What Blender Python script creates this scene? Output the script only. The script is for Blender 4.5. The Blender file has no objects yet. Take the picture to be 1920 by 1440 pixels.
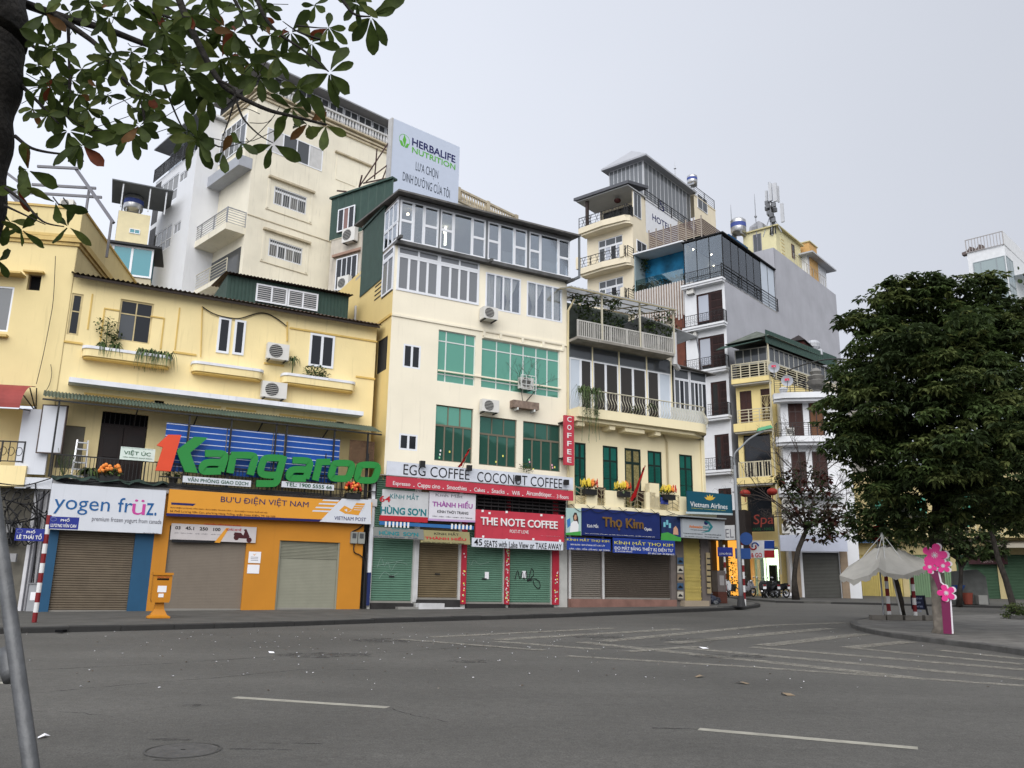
import bpy, bmesh, math, random
import numpy as np
from mathutils import Vector, Matrix
rnd = random.Random(7)
SC = bpy.context.scene
COL = SC.collection
rad = math.radians
# ---------------------------------------------------------------- camera
FPX, PITCH, ROLL, CH = 1588.0, rad(13.7), 0.0153, 1.65
CAM = Vector((0, 0, CH))
CF = Vector((0, math.cos(PITCH), math.sin(PITCH)))
_r0, _u0 = Vector((1, 0, 0)), Vector((0, -math.sin(PITCH), math.cos(PITCH)))
CR = _r0 * math.cos(ROLL) + _u0 * math.sin(ROLL)
CU = _u0 * math.cos(ROLL) - _r0 * math.sin(ROLL)
cd = bpy.data.cameras.new('camera')
cd.sensor_width = 36.0
cd.lens = 36.0 * FPX / 1920.0
cd.clip_start, cd.clip_end = 0.1, 3000
cam = bpy.data.objects.new('camera', cd)
COL.objects.link(cam)
mw = Matrix.Identity(4)
for i in range(3):
  mw[i][0], mw[i][1], mw[i][2], mw[i][3] = CR[i], CU[i], -CF[i], CAM[i]
cam.matrix_world = mw
SC.camera = cam
# ---------------------------------------------------------------- sky, sun, exposure
SUN_EL, SUN_AZ = rad(42), rad(-6)        # azimuth measured from behind the camera
wd = bpy.data.worlds.new('World')
SC.world = wd
wd.use_nodes = True
nt = wd.node_tree
nt.nodes.clear()
wo = nt.nodes.new('ShaderNodeOutputWorld')
bg = nt.nodes.new('ShaderNodeBackground')
sky = nt.nodes.new('ShaderNodeTexSky')
sky.sky_type = 'NISHITA'
sky.sun_disc = False
sky.sun_elevation = SUN_EL
sky.sun_rotation = rad(180) + SUN_AZ
sky.dust_density = 8.0
sky.air_density = 1.0
hs = nt.nodes.new('ShaderNodeHueSaturation')
hs.inputs['Saturation'].default_value = 0.25
nt.links.new(sky.outputs[0], hs.inputs['Color'])
# closed cloud deck: almost even, very faintly mottled
tc = nt.nodes.new('ShaderNodeTexCoord')
no = nt.nodes.new('ShaderNodeTexNoise')
no.inputs['Scale'].default_value = 1.6
no.inputs['Detail'].default_value = 3.0
nt.links.new(tc.outputs['Generated'], no.inputs['Vector'])
cr = nt.nodes.new('ShaderNodeMixRGB')
cr.inputs[1].default_value = (3.48, 3.70, 4.25, 1)
cr.inputs[2].default_value = (4.28, 4.48, 4.95, 1)
nt.links.new(no.outputs['Fac'], cr.inputs[0])
mx = nt.nodes.new('ShaderNodeMixRGB')
mx.inputs[0].default_value = 0.90
nt.links.new(hs.outputs[0], mx.inputs[1])
# the cloud thins towards the west (-x), where the hidden afternoon light comes from
sx = nt.nodes.new('ShaderNodeSeparateXYZ')
nt.links.new(tc.outputs['Generated'], sx.inputs[0])
gr_ = nt.nodes.new('ShaderNodeMapRange')
for i_, v_ in enumerate((-1.0, 1.0, 1.42, .62)): gr_.inputs[i_ + 1].default_value = v_
nt.links.new(sx.outputs['X'], gr_.inputs[0])
vm = nt.nodes.new('ShaderNodeVectorMath')
vm.operation = 'SCALE'
nt.links.new(cr.outputs[0], vm.inputs[0])
nt.links.new(gr_.outputs[0], vm.inputs['Scale'])
nt.links.new(vm.outputs[0], mx.inputs[2])
nt.links.new(mx.outputs[0], bg.inputs['Color'])
bg.inputs['Strength'].default_value = 0.10
nt.links.new(bg.outputs[0], wo.inputs['Surface'])
sl = bpy.data.lights.new('sun', 'SUN')
sl.energy = 1.5
sl.angle = rad(70)
sl.color = (1.0, 0.975, 0.94)
sun = bpy.data.objects.new('sun', sl)
COL.objects.link(sun)
_sd = Vector((math.sin(SUN_AZ) * math.cos(SUN_EL), -math.cos(SUN_AZ) * math.cos(SUN_EL), math.sin(SUN_EL)))
sun.rotation_euler = _sd.to_track_quat('Z', 'Y').to_euler()
sun.location = (0, -20, 40)
SC.view_settings.view_transform = 'Standard'
SC.view_settings.look = 'None'
SC.view_settings.exposure = 1.0
SC.view_settings.gamma = 1.0
SC.view_settings.use_curve_mapping = False
SC.render.engine = 'CYCLES'
SC.cycles.use_denoising = True
SC.cycles.max_bounces = 6
SC.cycles.transparent_max_bounces = 16
# ---------------------------------------------------------------- projection helpers
GS = 0.0235                                # the square rises gently towards the houses
def gz(y): return GS * y
def ray(x, y): return CF + CR * ((x - 960) / FPX) + CU * ((720 - y) / FPX)
def ground(x, y, h=0.0):
  d = ray(x, y)
  t = (h - CH) / (d.z - GS * d.y)
  return CAM + d * t
def at_depth(x, y, Y):
  d = ray(x, y)
  return CAM + d * (Y / d.y)
# ---------------------------------------------------------------- materials
def srgb(c):
  return tuple(((v / 255) / 12.92 if v <= 10 else (((v / 255) + .055) / 1.055) ** 2.4) for v in c)
_M = {}
def M(name, col, rough=.75, var=.06, scale=2.5, bump=.0, bscale=40, streak=0.0, metal=0.0, spec=.3, emit=None, fine=0.0):
  """procedural paint / plaster / metal: col is linear base colour"""
  if name in _M: return _M[name]
  m = bpy.data.materials.new(name)
  m.use_nodes = True
  t = m.node_tree
  b = t.nodes['Principled BSDF']
  b.inputs['Roughness'].default_value = rough
  b.inputs['Metallic'].default_value = metal
  b.inputs['Specular IOR Level'].default_value = spec
  L = t.links.new
  co = t.nodes.new('ShaderNodeTexCoord')
  n1 = t.nodes.new('ShaderNodeTexNoise')
  n1.inputs['Scale'].default_value = scale
  n1.inputs['Detail'].default_value = 5
  L(co.outputs['Object'], n1.inputs['Vector'])
  mr = t.nodes.new('ShaderNodeMapRange')
  mr.inputs[1].default_value, mr.inputs[2].default_value = .3, .7
  mr.inputs[3].default_value, mr.inputs[4].default_value = 1 - var, 1 + var
  L(n1.outputs['Fac'], mr.inputs[0])
  mul = t.nodes.new('ShaderNodeVectorMath')
  mul.operation = 'SCALE'
  mul.inputs[0].default_value = col
  L(mr.outputs[0], mul.inputs['Scale'])
  last = mul.outputs[0]
  if streak > 0:                          # rain streaks and grime with their own shape
    mp = t.nodes.new('ShaderNodeMapping')
    mp.inputs['Scale'].default_value = (3.2, 3.2, .22)
    L(co.outputs['Object'], mp.inputs[0])
    n2 = t.nodes.new('ShaderNodeTexNoise')
    n2.inputs['Scale'].default_value = 2.0
    n2.inputs['Detail'].default_value = 6
    n2.inputs['Roughness'].default_value = .65
    L(mp.outputs[0], n2.inputs['Vector'])
    m2 = t.nodes.new('ShaderNodeMapRange')
    m2.inputs[1].default_value, m2.inputs[2].default_value = .56, .8
    m2.inputs[3].default_value, m2.inputs[4].default_value = 0, streak
    L(n2.outputs['Fac'], m2.inputs[0])
    mixd = t.nodes.new('ShaderNodeMixRGB')
    mixd.inputs[2].default_value = (col[0] * .28 + .01, col[1] * .27 + .01, col[2] * .26 + .01, 1)
    L(m2.outputs[0], mixd.inputs[0])
    L(last, mixd.inputs[1])
    last = mixd.outputs[0]
  if fine > 0:
    n4 = t.nodes.new('ShaderNodeTexNoise')
    n4.inputs['Scale'].default_value = 90
    n4.inputs['Detail'].default_value = 2
    L(co.outputs['Object'], n4.inputs['Vector'])
    m4 = t.nodes.new('ShaderNodeMapRange')
    m4.inputs[1].default_value, m4.inputs[2].default_value = .3, .7
    m4.inputs[3].default_value, m4.inputs[4].default_value = 1 - fine, 1 + fine
    L(n4.outputs['Fac'], m4.inputs[0])
    mf = t.nodes.new('ShaderNodeVectorMath')
    mf.operation = 'SCALE'
    L(last, mf.inputs[0])
    L(m4.outputs[0], mf.inputs['Scale'])
    last = mf.outputs[0]
  L(last, b.inputs['Base Color'])
  if bump > 0:
    n3 = t.nodes.new('ShaderNodeTexNoise')
    n3.inputs['Scale'].default_value = bscale
    n3.inputs['Detail'].default_value = 4
    L(co.outputs['Object'], n3.inputs['Vector'])
    bp = t.nodes.new('ShaderNodeBump')
    bp.inputs['Strength'].default_value = bump
    bp.inputs['Distance'].default_value = .02
    L(n3.outputs['Fac'], bp.inputs['Height'])
    L(bp.outputs[0], b.inputs['Normal'])
  if emit:
    b.inputs['Emission Color'].default_value = (*emit[0], 1)
    b.inputs['Emission Strength'].default_value = emit[1]
  _M[name] = m
  return m
def S(name, rgb, k=.80, **kw):
  """material from an 8-bit colour as seen, scaled to a plausible base colour"""
  c = srgb(rgb)
  return M(name, tuple(max(.004, v * k) for v in c), **kw)
def glass(name, tint, clear=.6, rough=.02, mir=.07):
  """thin clear pane: part seen through, part mirror"""
  if name in _M: return _M[name]
  m = bpy.data.materials.new(name)
  m.use_nodes = True
  t = m.node_tree
  t.nodes.clear()
  o = t.nodes.new('ShaderNodeOutputMaterial')
  tr = t.nodes.new('ShaderNodeBsdfTransparent')
  tr.inputs[0].default_value = (*[v * clear for v in tint], 1)
  gl = t.nodes.new('ShaderNodeBsdfGlossy')
  gl.inputs['Roughness'].default_value = rough
  gl.inputs['Color'].default_value = (.9, .95, 1, 1)
  fr = t.nodes.new('ShaderNodeFresnel')
  fr.inputs[0].default_value = 1.6
  mixs = t.nodes.new('ShaderNodeMixShader')
  ad = t.nodes.new('ShaderNodeMath')
  ad.operation = 'ADD'
  ad.inputs[1].default_value = mir
  t.links.new(fr.outputs[0], ad.inputs[0])
  t.links.new(ad.outputs[0], mixs.inputs[0])
  t.links.new(tr.outputs[0], mixs.inputs[1])
  t.links.new(gl.outputs[0], mixs.inputs[2])
  t.links.new(mixs.outputs[0], o.inputs[0])
  _M[name] = m
  return m
def cloth(name, col, trans=.4):
  """thin sheet that lets some light through"""
  m = M(name, col, rough=.85, var=.08, streak=.2)
  t = m.node_tree
  b, o = t.nodes['Principled BSDF'], t.nodes['Material Output']
  tl, mxs = t.nodes.new('ShaderNodeBsdfTranslucent'), t.nodes.new('ShaderNodeMixShader')
  mxs.inputs[0].default_value = trans
  t.links.new(b.inputs['Base Color'].links[0].from_socket, tl.inputs[0])
  t.links.new(b.outputs[0], mxs.inputs[1])
  t.links.new(tl.outputs[0], mxs.inputs[2])
  t.links.new(mxs.outputs[0], o.inputs[0])
  return m
def coated(name, col, rough=.05, mir=.5):
  """reflective tinted glazing"""
  if name in _M: return _M[name]
  m = bpy.data.materials.new(name)
  m.use_nodes = True
  t = m.node_tree
  b = t.nodes['Principled BSDF']
  b.inputs['Base Color'].default_value = (*col, 1)
  b.inputs['Metallic'].default_value = mir
  b.inputs['Roughness'].default_value = rough
  co = t.nodes.new('ShaderNodeTexCoord')
  n3 = t.nodes.new('ShaderNodeTexNoise')
  n3.inputs['Scale'].default_value = .9
  t.links.new(co.outputs['Object'], n3.inputs['Vector'])
  bp = t.nodes.new('ShaderNodeBump')
  bp.inputs['Strength'].default_value = .12
  bp.inputs['Distance'].default_value = .03
  t.links.new(n3.outputs['Fac'], bp.inputs['Height'])
  t.links.new(bp.outputs[0], b.inputs['Normal'])
  _M[name] = m
  return m
# ---------------------------------------------------------------- mesh helpers
class MB:
  """collects shapes; build() links them as one mesh object"""
  def __init__(s): s.v, s.f, s.mi, s.cur = [], [], [], 0
  def add(s, vs, fs):
    o = len(s.v)
    s.v += [tuple(p) for p in vs]
    s.f += [tuple(i + o for i in f) for f in fs]
    s.mi += [s.cur] * len(fs)
    return s
  def box(s, x0, x1, y0, y1, z0, z1):
    return s.add([(x0, y0, z0), (x1, y0, z0), (x1, y1, z0), (x0, y1, z0), (x0, y0, z1), (x1, y0, z1), (x1, y1, z1), (x0, y1, z1)],
           [(0, 3, 2, 1), (4, 5, 6, 7), (0, 1, 5, 4), (1, 2, 6, 5), (2, 3, 7, 6), (3, 0, 4, 7)])
  def prism(s, pts, y0, y1):
    """polygon in the x-z plane pushed from y0 to y1 (points counter-clockwise seen from -y)"""
    n = len(pts)
    return s.add([(x, y0, z) for x, z in pts] + [(x, y1, z) for x, z in pts],
           [tuple(range(n)), tuple(range(2 * n - 1, n - 1, -1))] + [(i, i + n, (i + 1) % n + n, (i + 1) % n) for i in range(n)])
  def slab(s, pts, z0, z1):
    """polygon in the x-y plane (counter-clockwise from above) pushed from z0 to z1"""
    n = len(pts)
    return s.add([(x, y, z0) for x, y in pts] + [(x, y, z1) for x, y in pts],
           [tuple(range(n - 1, -1, -1)), tuple(range(n, 2 * n))] + [(i, (i + 1) % n, (i + 1) % n + n, i + n) for i in range(n)])
  def tube(s, pts, r, n=6, r1=None):
    pts = [Vector(p) for p in pts]
    k = len(pts)
    rings = []
    for i, p in enumerate(pts):
      d = (pts[min(i + 1, k - 1)] - pts[max(i - 1, 0)])
      if d.length < 1e-9: d = Vector((0, 0, 1))
      d.normalize()
      a = d.cross(Vector((0, 0, 1)))
      if a.length < .1: a = d.cross(Vector((0, 1, 0)))
      a.normalize()
      b = d.cross(a)
      rr = r[i] if isinstance(r, (list, tuple)) else (r if r1 is None else r + (r1 - r) * i / max(1, k - 1))
      rings.append([p + (a * math.cos(2 * math.pi * j / n) + b * math.sin(2 * math.pi * j / n)) * rr for j in range(n)])
    vs = [q for rg in rings for q in rg]
    fs = [(i * n + j, i * n + (j + 1) % n, (i + 1) * n + (j + 1) % n, (i + 1) * n + j) for i in range(k - 1) for j in range(n)]
    fs += [tuple(range(n - 1, -1, -1)), tuple(range((k - 1) * n, k * n))]
    return s.add(vs, fs)
  def bar(s, p, q, w, h=None):
    """square bar from p to q"""
    h = h or w
    p, q = Vector(p), Vector(q)
    d = (q - p).normalized()
    a = d.cross(Vector((0, 0, 1)))
    if a.length < .05: a = d.cross(Vector((0, 1, 0)))
    a.normalize()
    b = a.cross(d)
    a, b = a * w / 2, b * h / 2
    return s.add([p - a - b, p + a - b, p + a + b, p - a + b, q - a - b, q + a - b, q + a + b, q - a + b],
           [(0, 1, 2, 3), (7, 6, 5, 4), (4, 5, 1, 0), (5, 6, 2, 1), (6, 7, 3, 2), (7, 4, 0, 3)])
  def lathe(s, prof, c=(0, 0), n=14):
    """profile (radius, z) turned about a vertical axis at c"""
    vs = [(c[0] + r * math.cos(2 * math.pi * j / n), c[1] + r * math.sin(2 * math.pi * j / n), z) for r, z in prof for j in range(n)]
    k = len(prof)
    fs = [(i * n + j, i * n + (j + 1) % n, (i + 1) * n + (j + 1) % n, (i + 1) * n + j) for i in range(k - 1) for j in range(n)]
    fs += [tuple(range(n - 1, -1, -1)), tuple(range((k - 1) * n, k * n))]
    return s.add(vs, fs)
  def ball(s, c, r, n=8, m=5, sq=(1, 1, 1)):
    prof = [(max(.001, math.sin(math.pi * i / m)), -math.cos(math.pi * i / m)) for i in range(m + 1)]
    vs = [(c[0] + r * sq[0] * a * math.cos(2 * math.pi * j / n), c[1] + r * sq[1] * a * math.sin(2 * math.pi * j / n), c[2] + r * sq[2] * z) for a, z in prof for j in range(n)]
    return s.add(vs, [(i * n + j, i * n + (j + 1) % n, (i + 1) * n + (j + 1) % n, (i + 1) * n + j) for i in range(m) for j in range(n)])
  def mesh(s, name, mats, smooth=False):
    me = bpy.data.meshes.new(name)
    me.from_pydata(s.v, [], s.f)
    for m in (mats if isinstance(mats, (list, tuple)) else [mats]): me.materials.append(m)
    if any(s.mi): me.polygons.foreach_set('material_index', s.mi)
    if smooth: me.polygons.foreach_set('use_smooth', [True] * len(me.polygons))
    me.update()
    return me
def link(name, me, parent=None, loc=(0, 0, 0), rot=(0, 0, 0), kind=None):
  o = bpy.data.objects.new(name, me)
  COL.objects.link(o)
  o.location, o.rotation_euler = loc, rot
  if parent: o.parent = parent
  if kind: o['kind'] = kind
  return o
def tag(o, label, cat, group=None):
  o['label'], o['category'] = label, cat
  if group: o['group'] = group
  return o
TEXTS = []
class Fr:
  """a vertical plane: u runs along it, v into it (away from the viewer), z up; parts are made in these coordinates"""
  def __init__(s, ox, oy, ang, root=None, z0=0.0):
    s.o, s.a, s.z0 = Vector((ox, oy)), ang, z0
    s.d = Vector((math.cos(ang), math.sin(ang)))
    s.b = Vector((-math.sin(ang), math.cos(ang)))
    s.root = root
    s.par = None
  def thing(s, name, label, cat, group=None, z0=None):
    if z0 is not None: s.z0 = z0
    r = link(name, None, None, (s.o.x, s.o.y, s.z0), (0, 0, s.a))
    tag(r, label, cat, group)
    s.root, s.rp = r, (s.o.copy(), s.a, s.z0)
    s.loc, s.rot = Vector((0, 0, -s.z0)), 0.0
    return s
  def plane(s, ox, oy, ang):
    """another plane of the same thing"""
    f = Fr(ox, oy, ang)
    f.root, f.rp = s.root, s.rp
    o, a, z0 = s.rp
    dv = Vector((ox, oy)) - o
    c, sn = math.cos(a), math.sin(a)
    f.loc = Vector((dv.x * c + dv.y * sn, -dv.x * sn + dv.y * c, -z0))
    f.rot = ang - a
    return f
  def sub(s, u, v=0.0):
    """fresh plane (no thing yet) parallel to this one with its origin at u, v"""
    p = s.o + s.d * u + s.b * v
    return Fr(p.x, p.y, s.a)
  def side(s, u, left=True):
    """the plane u = const seen from the left (u axis runs forward-to-back reversed) or right; same thing"""
    p = s.o + s.d * u
    return s.plane(p.x, p.y, s.a + (-math.pi / 2 if left else math.pi / 2))
  def W(s, u, v, z):
    p = s.o + s.d * u + s.b * v
    return Vector((p.x, p.y, z))
  def px(s, x, y, d=0.0):
    r = ray(x, y)
    n = s.b
    o = s.o - n * d
    t = ((o.x - CAM.x) * n.x + (o.y - CAM.y) * n.y) / (r.x * n.x + r.y * n.y)
    p = CAM + r * t
    return ((p.x - s.o.x) * s.d.x + (p.y - s.o.y) * s.d.y, p.z)
  def rect(s, x0, y0, x1, y1, d=0.0):
    a, b = s.px(x0, y0, d), s.px(x1, y1, d)
    return (a[0], b[0], b[1], a[1])          # u0, u1, z0, z1
  def mk(s, name, mb, mat, parent=None, kind=None, smooth=False):
    me = mb.mesh(name, mat, smooth) if isinstance(mb, MB) else mb
    if parent is not None and parent is not s.root:
      o = link(name, me, parent, kind=kind)
    else:
      o = link(name, me, s.root, s.loc, (0, 0, s.rot), kind)
    return o
  def box(s, name, u0, u1, v0, v1, z0, z1, mat, parent=None):
    return s.mk(name, MB().box(u0, u1, v0, v1, z0, z1), mat, parent)
  def wall(s, name, u0, u1, z0, z1, holes, mat, v=0.0, depth=.14, parent=None):
    us = sorted({u0, u1, *[min(max(h[i], u0), u1) for h in holes for i in (0, 1)]})
    zs = sorted({z0, z1, *[min(max(h[i], z0), z1) for h in holes for i in (2, 3)]})
    mb = MB()
    for i in range(len(us) - 1):
      for j in range(len(zs) - 1):
        cu, cz = (us[i] + us[i + 1]) / 2, (zs[j] + zs[j + 1]) / 2
        if any(h[0] < cu < h[1] and h[2] < cz < h[3] for h in holes): continue
        mb.add([(us[i], v, zs[j]), (us[i + 1], v, zs[j]), (us[i + 1], v, zs[j + 1]), (us[i], v, zs[j + 1])], [(0, 1, 2, 3)])
    for a, b, c, d in [h[:4] for h in holes]:
      w = v + depth
      mb.add([(a, v, c), (b, v, c), (b, v, d), (a, v, d), (a, w, c), (b, w, c), (b, w, d), (a, w, d)],
           [(0, 4, 5, 1), (1, 5, 6, 2), (2, 6, 7, 3), (3, 7, 4, 0)])
    return s.mk(name, mb, mat, parent)
  def win(s, R, cols=1, rows=1, fm=None, pm=None, fw=.05, mw=.04, v=0.0, inset=.07, parent=None, name='window', back=None, pd=.012, skip=()):
    """framed window; cols / rows: counts or lists of fractions (rows from the bottom); every pane its own object"""
    u0, u1, z0, z1 = R
    cf = [i / cols for i in range(cols + 1)] if isinstance(cols, int) else [0, *cols, 1]
    rf = [i / rows for i in range(rows + 1)] if isinstance(rows, int) else [0, *rows, 1]
    cu = [u0 + fw + (u1 - u0 - 2 * fw) * c for c in cf]
    cz = [z0 + fw + (z1 - z0 - 2 * fw) * r for r in rf]
    a, b = v + inset - .03, v + inset + .03
    mb = MB()
    mb.box(u0, u0 + fw, a, b, z0, z1).box(u1 - fw, u1, a, b, z0, z1)
    mb.box(u0 + fw, u1 - fw, a, b, z0, z0 + fw).box(u0 + fw, u1 - fw, a, b, z1 - fw, z1)
    for c in cu[1:-1]: mb.box(c - mw / 2, c + mw / 2, a + .004, b - .004, z0 + fw, z1 - fw)
    for r in cz[1:-1]:
      for i in range(len(cu) - 1):
        mb.box(cu[i] + (mw / 2 if i else 0), cu[i + 1] - (mw / 2 if i < len(cu) - 2 else 0), a + .008, b - .008, r - mw / 2, r + mw / 2)
    w = s.mk(name, mb, fm, parent)
    vm = v + inset
    for i in range(len(cu) - 1):
      for j in range(len(cz) - 1):
        if (i, j) in skip: continue
        m = pm[(i + j * (len(cu) - 1)) % len(pm)] if isinstance(pm, list) else pm
        e = mw / 2
        s.mk('pane', MB().box(cu[i] + (e if i else 0), cu[i + 1] - (e if i < len(cu) - 2 else 0), vm - pd / 2, vm + pd / 2,
                    cz[j] + (e if j else 0), cz[j + 1] - (e if j < len(cz) - 2 else 0)), m, w)
    if back:
      s.mk('curtain' if back[1] else 'backing', back[0](u0, u1, z0, z1, v + inset + .12), back[2], w)
    return w
  def shutter(s, R, mat, pitch=.085, v=0.0, dep=.022, parent=None, bar=None, name='roller_shutter'):
    u0, u1, z0, z1 = R
    n = max(4, int((z1 - z0) / pitch))
    p = (z1 - z0) / n
    mb = MB()
    prof = []
    for i in range(n):
      z = z0 + i * p
      prof += [(v, z), (v - dep, z + p * .25), (v - dep, z + p * .7), (v, z + p * .92)]
    prof.append((v, z1))
    k = len(prof)
    mb.add([(u0, a, b) for a, b in prof] + [(u1, a, b) for a, b in prof], [(i, i + k, i + 1 + k, i + 1) for i in range(k - 1)])
    o = s.mk(name, mb, mat, parent)
    if bar: s.mk('bottom_rail', MB().box(u0, u1, v - dep - .03, v, z0 - .01, z0 + .07), bar, o)
    return o
  def rail(s, u0, u1, v, z0, z1, mat, gap=.11, bw=.018, top=.045, posts=0, parent=None, name='railing', horiz=0, ends=True):
    mb = MB()
    mb.box(u0, u1, v - top / 2, v + top / 2, z1 - top, z1)
    if horiz:
      for i in range(horiz):
        z = z0 + (z1 - z0) * (i + .3) / (horiz + .3)
        mb.box(u0, u1, v - bw / 2, v + bw / 2, z - bw / 2, z + bw / 2)
    else:
      mb.box(u0, u1, v - top / 2, v + top / 2, z0, z0 + top * .8)
      n = max(2, int((u1 - u0) / gap))
      for i in range(1, n):
        u = u0 + (u1 - u0) * i / n
        mb.box(u - bw / 2, u + bw / 2, v - bw / 2, v + bw / 2, z0 + top * .8, z1 - top)
    np_ = posts if posts else (2 if ends else 0)
    for i in range(np_):
      u = u0 + (u1 - u0) * i / max(1, np_ - 1)
      mb.box(u - top * .55, u + top * .55, v - top * .55, v + top * .55, z0 - .02, z1 + .004)
    return s.mk(name, mb, mat, parent)
  def text(s, txt, R, mat, d=0.0, ext=.006, bold=0.0, shear=0.0, parent=None, name='lettering', spacing=1.0):
    """lettering whose ink fills the rectangle R = u0, u1, z0, z1 at distance d in front of the plane"""
    c = bpy.data.curves.new(name, 'FONT')
    for a_, b_ in (('Ư', 'U\u2019'), ('ư', 'u\u2019'), ('Ơ', 'O\u2019'), ('ơ', 'o\u2019'), ('Ữ', '\u0168\u2019'), ('Ỡ', 'Õ\u2019'), ('Ờ', 'Ò\u2019'), ('ờ', 'ò\u2019'), ('Ự', 'U\u2019'), ('Ử', 'U\u2019'), ('ỡ', 'õ\u2019'), ('ướ', 'uo\u2019'), ('Đ', '\u00d0')): txt = txt.replace(a_, b_)
    c.body = txt
    c.offset = min(bold, 0) if 'M' in txt else bold
    c.extrude = .01
    c.shear = shear
    c.space_character = spacing
    c.resolution_u = 3
    o = link(name, c, parent or s.root, (0, 0, 0) if (parent and parent is not s.root) else s.loc, (0, 0, 0 if (parent and parent is not s.root) else s.rot))
    TEXTS.append((o, R, d, ext, mat))
    return o
  def tpx(s, txt, box, mat, d=0.0, **kw):
    return s.text(txt, s.rect(*box, d), mat, d, **kw)
def finish_texts():
  dg = bpy.context.evaluated_depsgraph_get()
  dg.update()
  for o, R, d, ext, mat in TEXTS:
    me = bpy.data.meshes.new_from_object(o.evaluated_get(dg))
    n = len(me.vertices)
    co = np.empty(n * 3)
    me.vertices.foreach_get('co', co)
    co = co.reshape(-1, 3)
    lo, hi = co.min(0), co.max(0)
    sp = np.maximum(hi - lo, 1e-6)
    t = (co - lo) / sp
    out = np.empty_like(co)
    out[:, 0] = R[0] + t[:, 0] * (R[1] - R[0])
    out[:, 2] = R[2] + t[:, 1] * (R[3] - R[2])
    out[:, 1] = -d - t[:, 2] * ext
    me.vertices.foreach_set('co', out.ravel())
    me.materials.clear()
    me.materials.append(mat)
    me.update()
    nm, par, loc, rot, cu = o.name, o.parent, o.location.copy(), o.rotation_euler.copy(), o.data
    bpy.data.objects.remove(o)
    bpy.data.curves.remove(cu)
    link(nm.split('.')[0], me, par, loc, rot)
  TEXTS.clear()
def clone(root, loc, rotz, label=None):
  r = root.copy()
  COL.objects.link(r)
  r.location, r.rotation_euler = loc, (0, 0, rotz)
  if label: r['label'] = label
  for ch in root.children:
    c = ch.copy()
    COL.objects.link(c)
    c.parent = r
    for g in ch.children:
      d = g.copy()
      COL.objects.link(d)
      d.parent = c
  return r
# ---------------------------------------------------------------- materials shared by many things
WHITE = S('white_paint', (236, 236, 236), .80, rough=.5, var=.03, streak=.15)
WPVC = M('white_pvc', (.72, .74, .78), rough=.3, var=.02)
WGREY = S('weathered_white', (205, 205, 205), .8, rough=.7, var=.1, streak=.5)
DARKP = coated('dark_pane', (.012, .014, .018), .08, 0.0)
DARKG = coated('grey_pane', (.085, .092, .10), .08, .2)
PALEG = coated('pale_pane', (.22, .23, .245), .07, .35)
BLACKM = M('black_iron', (.012, .012, .013), rough=.5, spec=.4)
STEEL = M('galvanised_steel', (.34, .35, .37), rough=.42, metal=.7, var=.15, scale=6)
ALU = M('aluminium', (.55, .56, .58), rough=.35, metal=.6)
DARKB = M('dark_void', (.006, .006, .007), rough=.9, spec=.1)
CABLE = M('cable', (.01, .01, .011), rough=.6)
PAPER = M('paper', (.75, .75, .78), rough=.8, var=.02)
def ink(name, rgb): return S('ink_' + name, rgb, .8, rough=.6, var=.01)
I_BLACK, I_NAVY, I_WHITE, I_RED = ink('black', (22, 22, 26)), ink('navy', (30, 34, 96)), ink('white', (240, 240, 240)), ink('red', (190, 36, 50))
I_TEAL, I_GREEN, I_YEL, I_GREY = ink('teal', (28, 122, 130)), ink('green', (34, 96, 62)), ink('yellow', (226, 214, 90)), ink('grey', (120, 120, 130))
# ---------------------------------------------------------------- ground
def asphalt():
  m = bpy.data.materials.new('asphalt')
  m.use_nodes = True
  t = m.node_tree
  b = t.nodes['Principled BSDF']
  L = t.links.new
  co = t.nodes.new('ShaderNodeTexCoord')
  def noise(sc, det, rough=.6, mapscale=None):
    n = t.nodes.new('ShaderNodeTexNoise')
    n.inputs['Scale'].default_value, n.inputs['Detail'].default_value, n.inputs['Roughness'].default_value = sc, det, rough
    if mapscale:
      mp = t.nodes.new('ShaderNodeMapping')
      mp.inputs['Scale'].default_value = mapscale
      mp.inputs['Rotation'].default_value = (0, 0, rad(-12))
      L(co.outputs['Object'], mp.inputs[0])
      L(mp.outputs[0], n.inputs['Vector'])
    else:
      L(co.outputs['Object'], n.inputs['Vector'])
    return n
  def rng(src, a, b_, c, d):
    r = t.nodes.new('ShaderNodeMapRange')
    for i, v in enumerate((a, b_, c, d)): r.inputs[i + 1].default_value = v
    L(src, r.inputs[0])
    return r.outputs[0]
  def mul(a, b_):
    n = t.nodes.new('ShaderNodeMath')
    n.operation = 'MULTIPLY'
    L(a, n.inputs[0])
    L(b_, n.inputs[1])
    return n.outputs[0]
  big = rng(noise(.22, 6).outputs['Fac'], .3, .7, .82, 1.18)
  lane = rng(noise(.5, 4, .6, (.12, 1.1, 1)).outputs['Fac'], .35, .7, .9, 1.1)
  mid = rng(noise(9, 6, .7).outputs['Fac'], .3, .7, .84, 1.16)
  fin = rng(noise(55, 3, .8).outputs['Fac'], .3, .7, .55, 1.45)
  spots = rng(noise(1.4, 6, .75).outputs['Fac'], .66, .78, 1.0, .62)
  f = mul(mul(mul(big, lane), mul(mid, fin)), spots)
  sc = t.nodes.new('ShaderNodeVectorMath')
  sc.operation = 'SCALE'
  sc.inputs[0].default_value = (.088, .085, .078)
  L(f, sc.inputs['Scale'])
  L(sc.outputs[0], b.inputs['Base Color'])
  b.inputs['Roughness'].default_value = .82
  b.inputs['Specular IOR Level'].default_value = .25
  bp = t.nodes.new('ShaderNodeBump')
  bp.inputs['Strength'].default_value = .5
  bp.inputs['Distance'].default_value = .008
  L(noise(90, 3).outputs['Fac'], bp.inputs['Height'])
  L(bp.outputs[0], b.inputs['Normal'])
  return m
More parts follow.
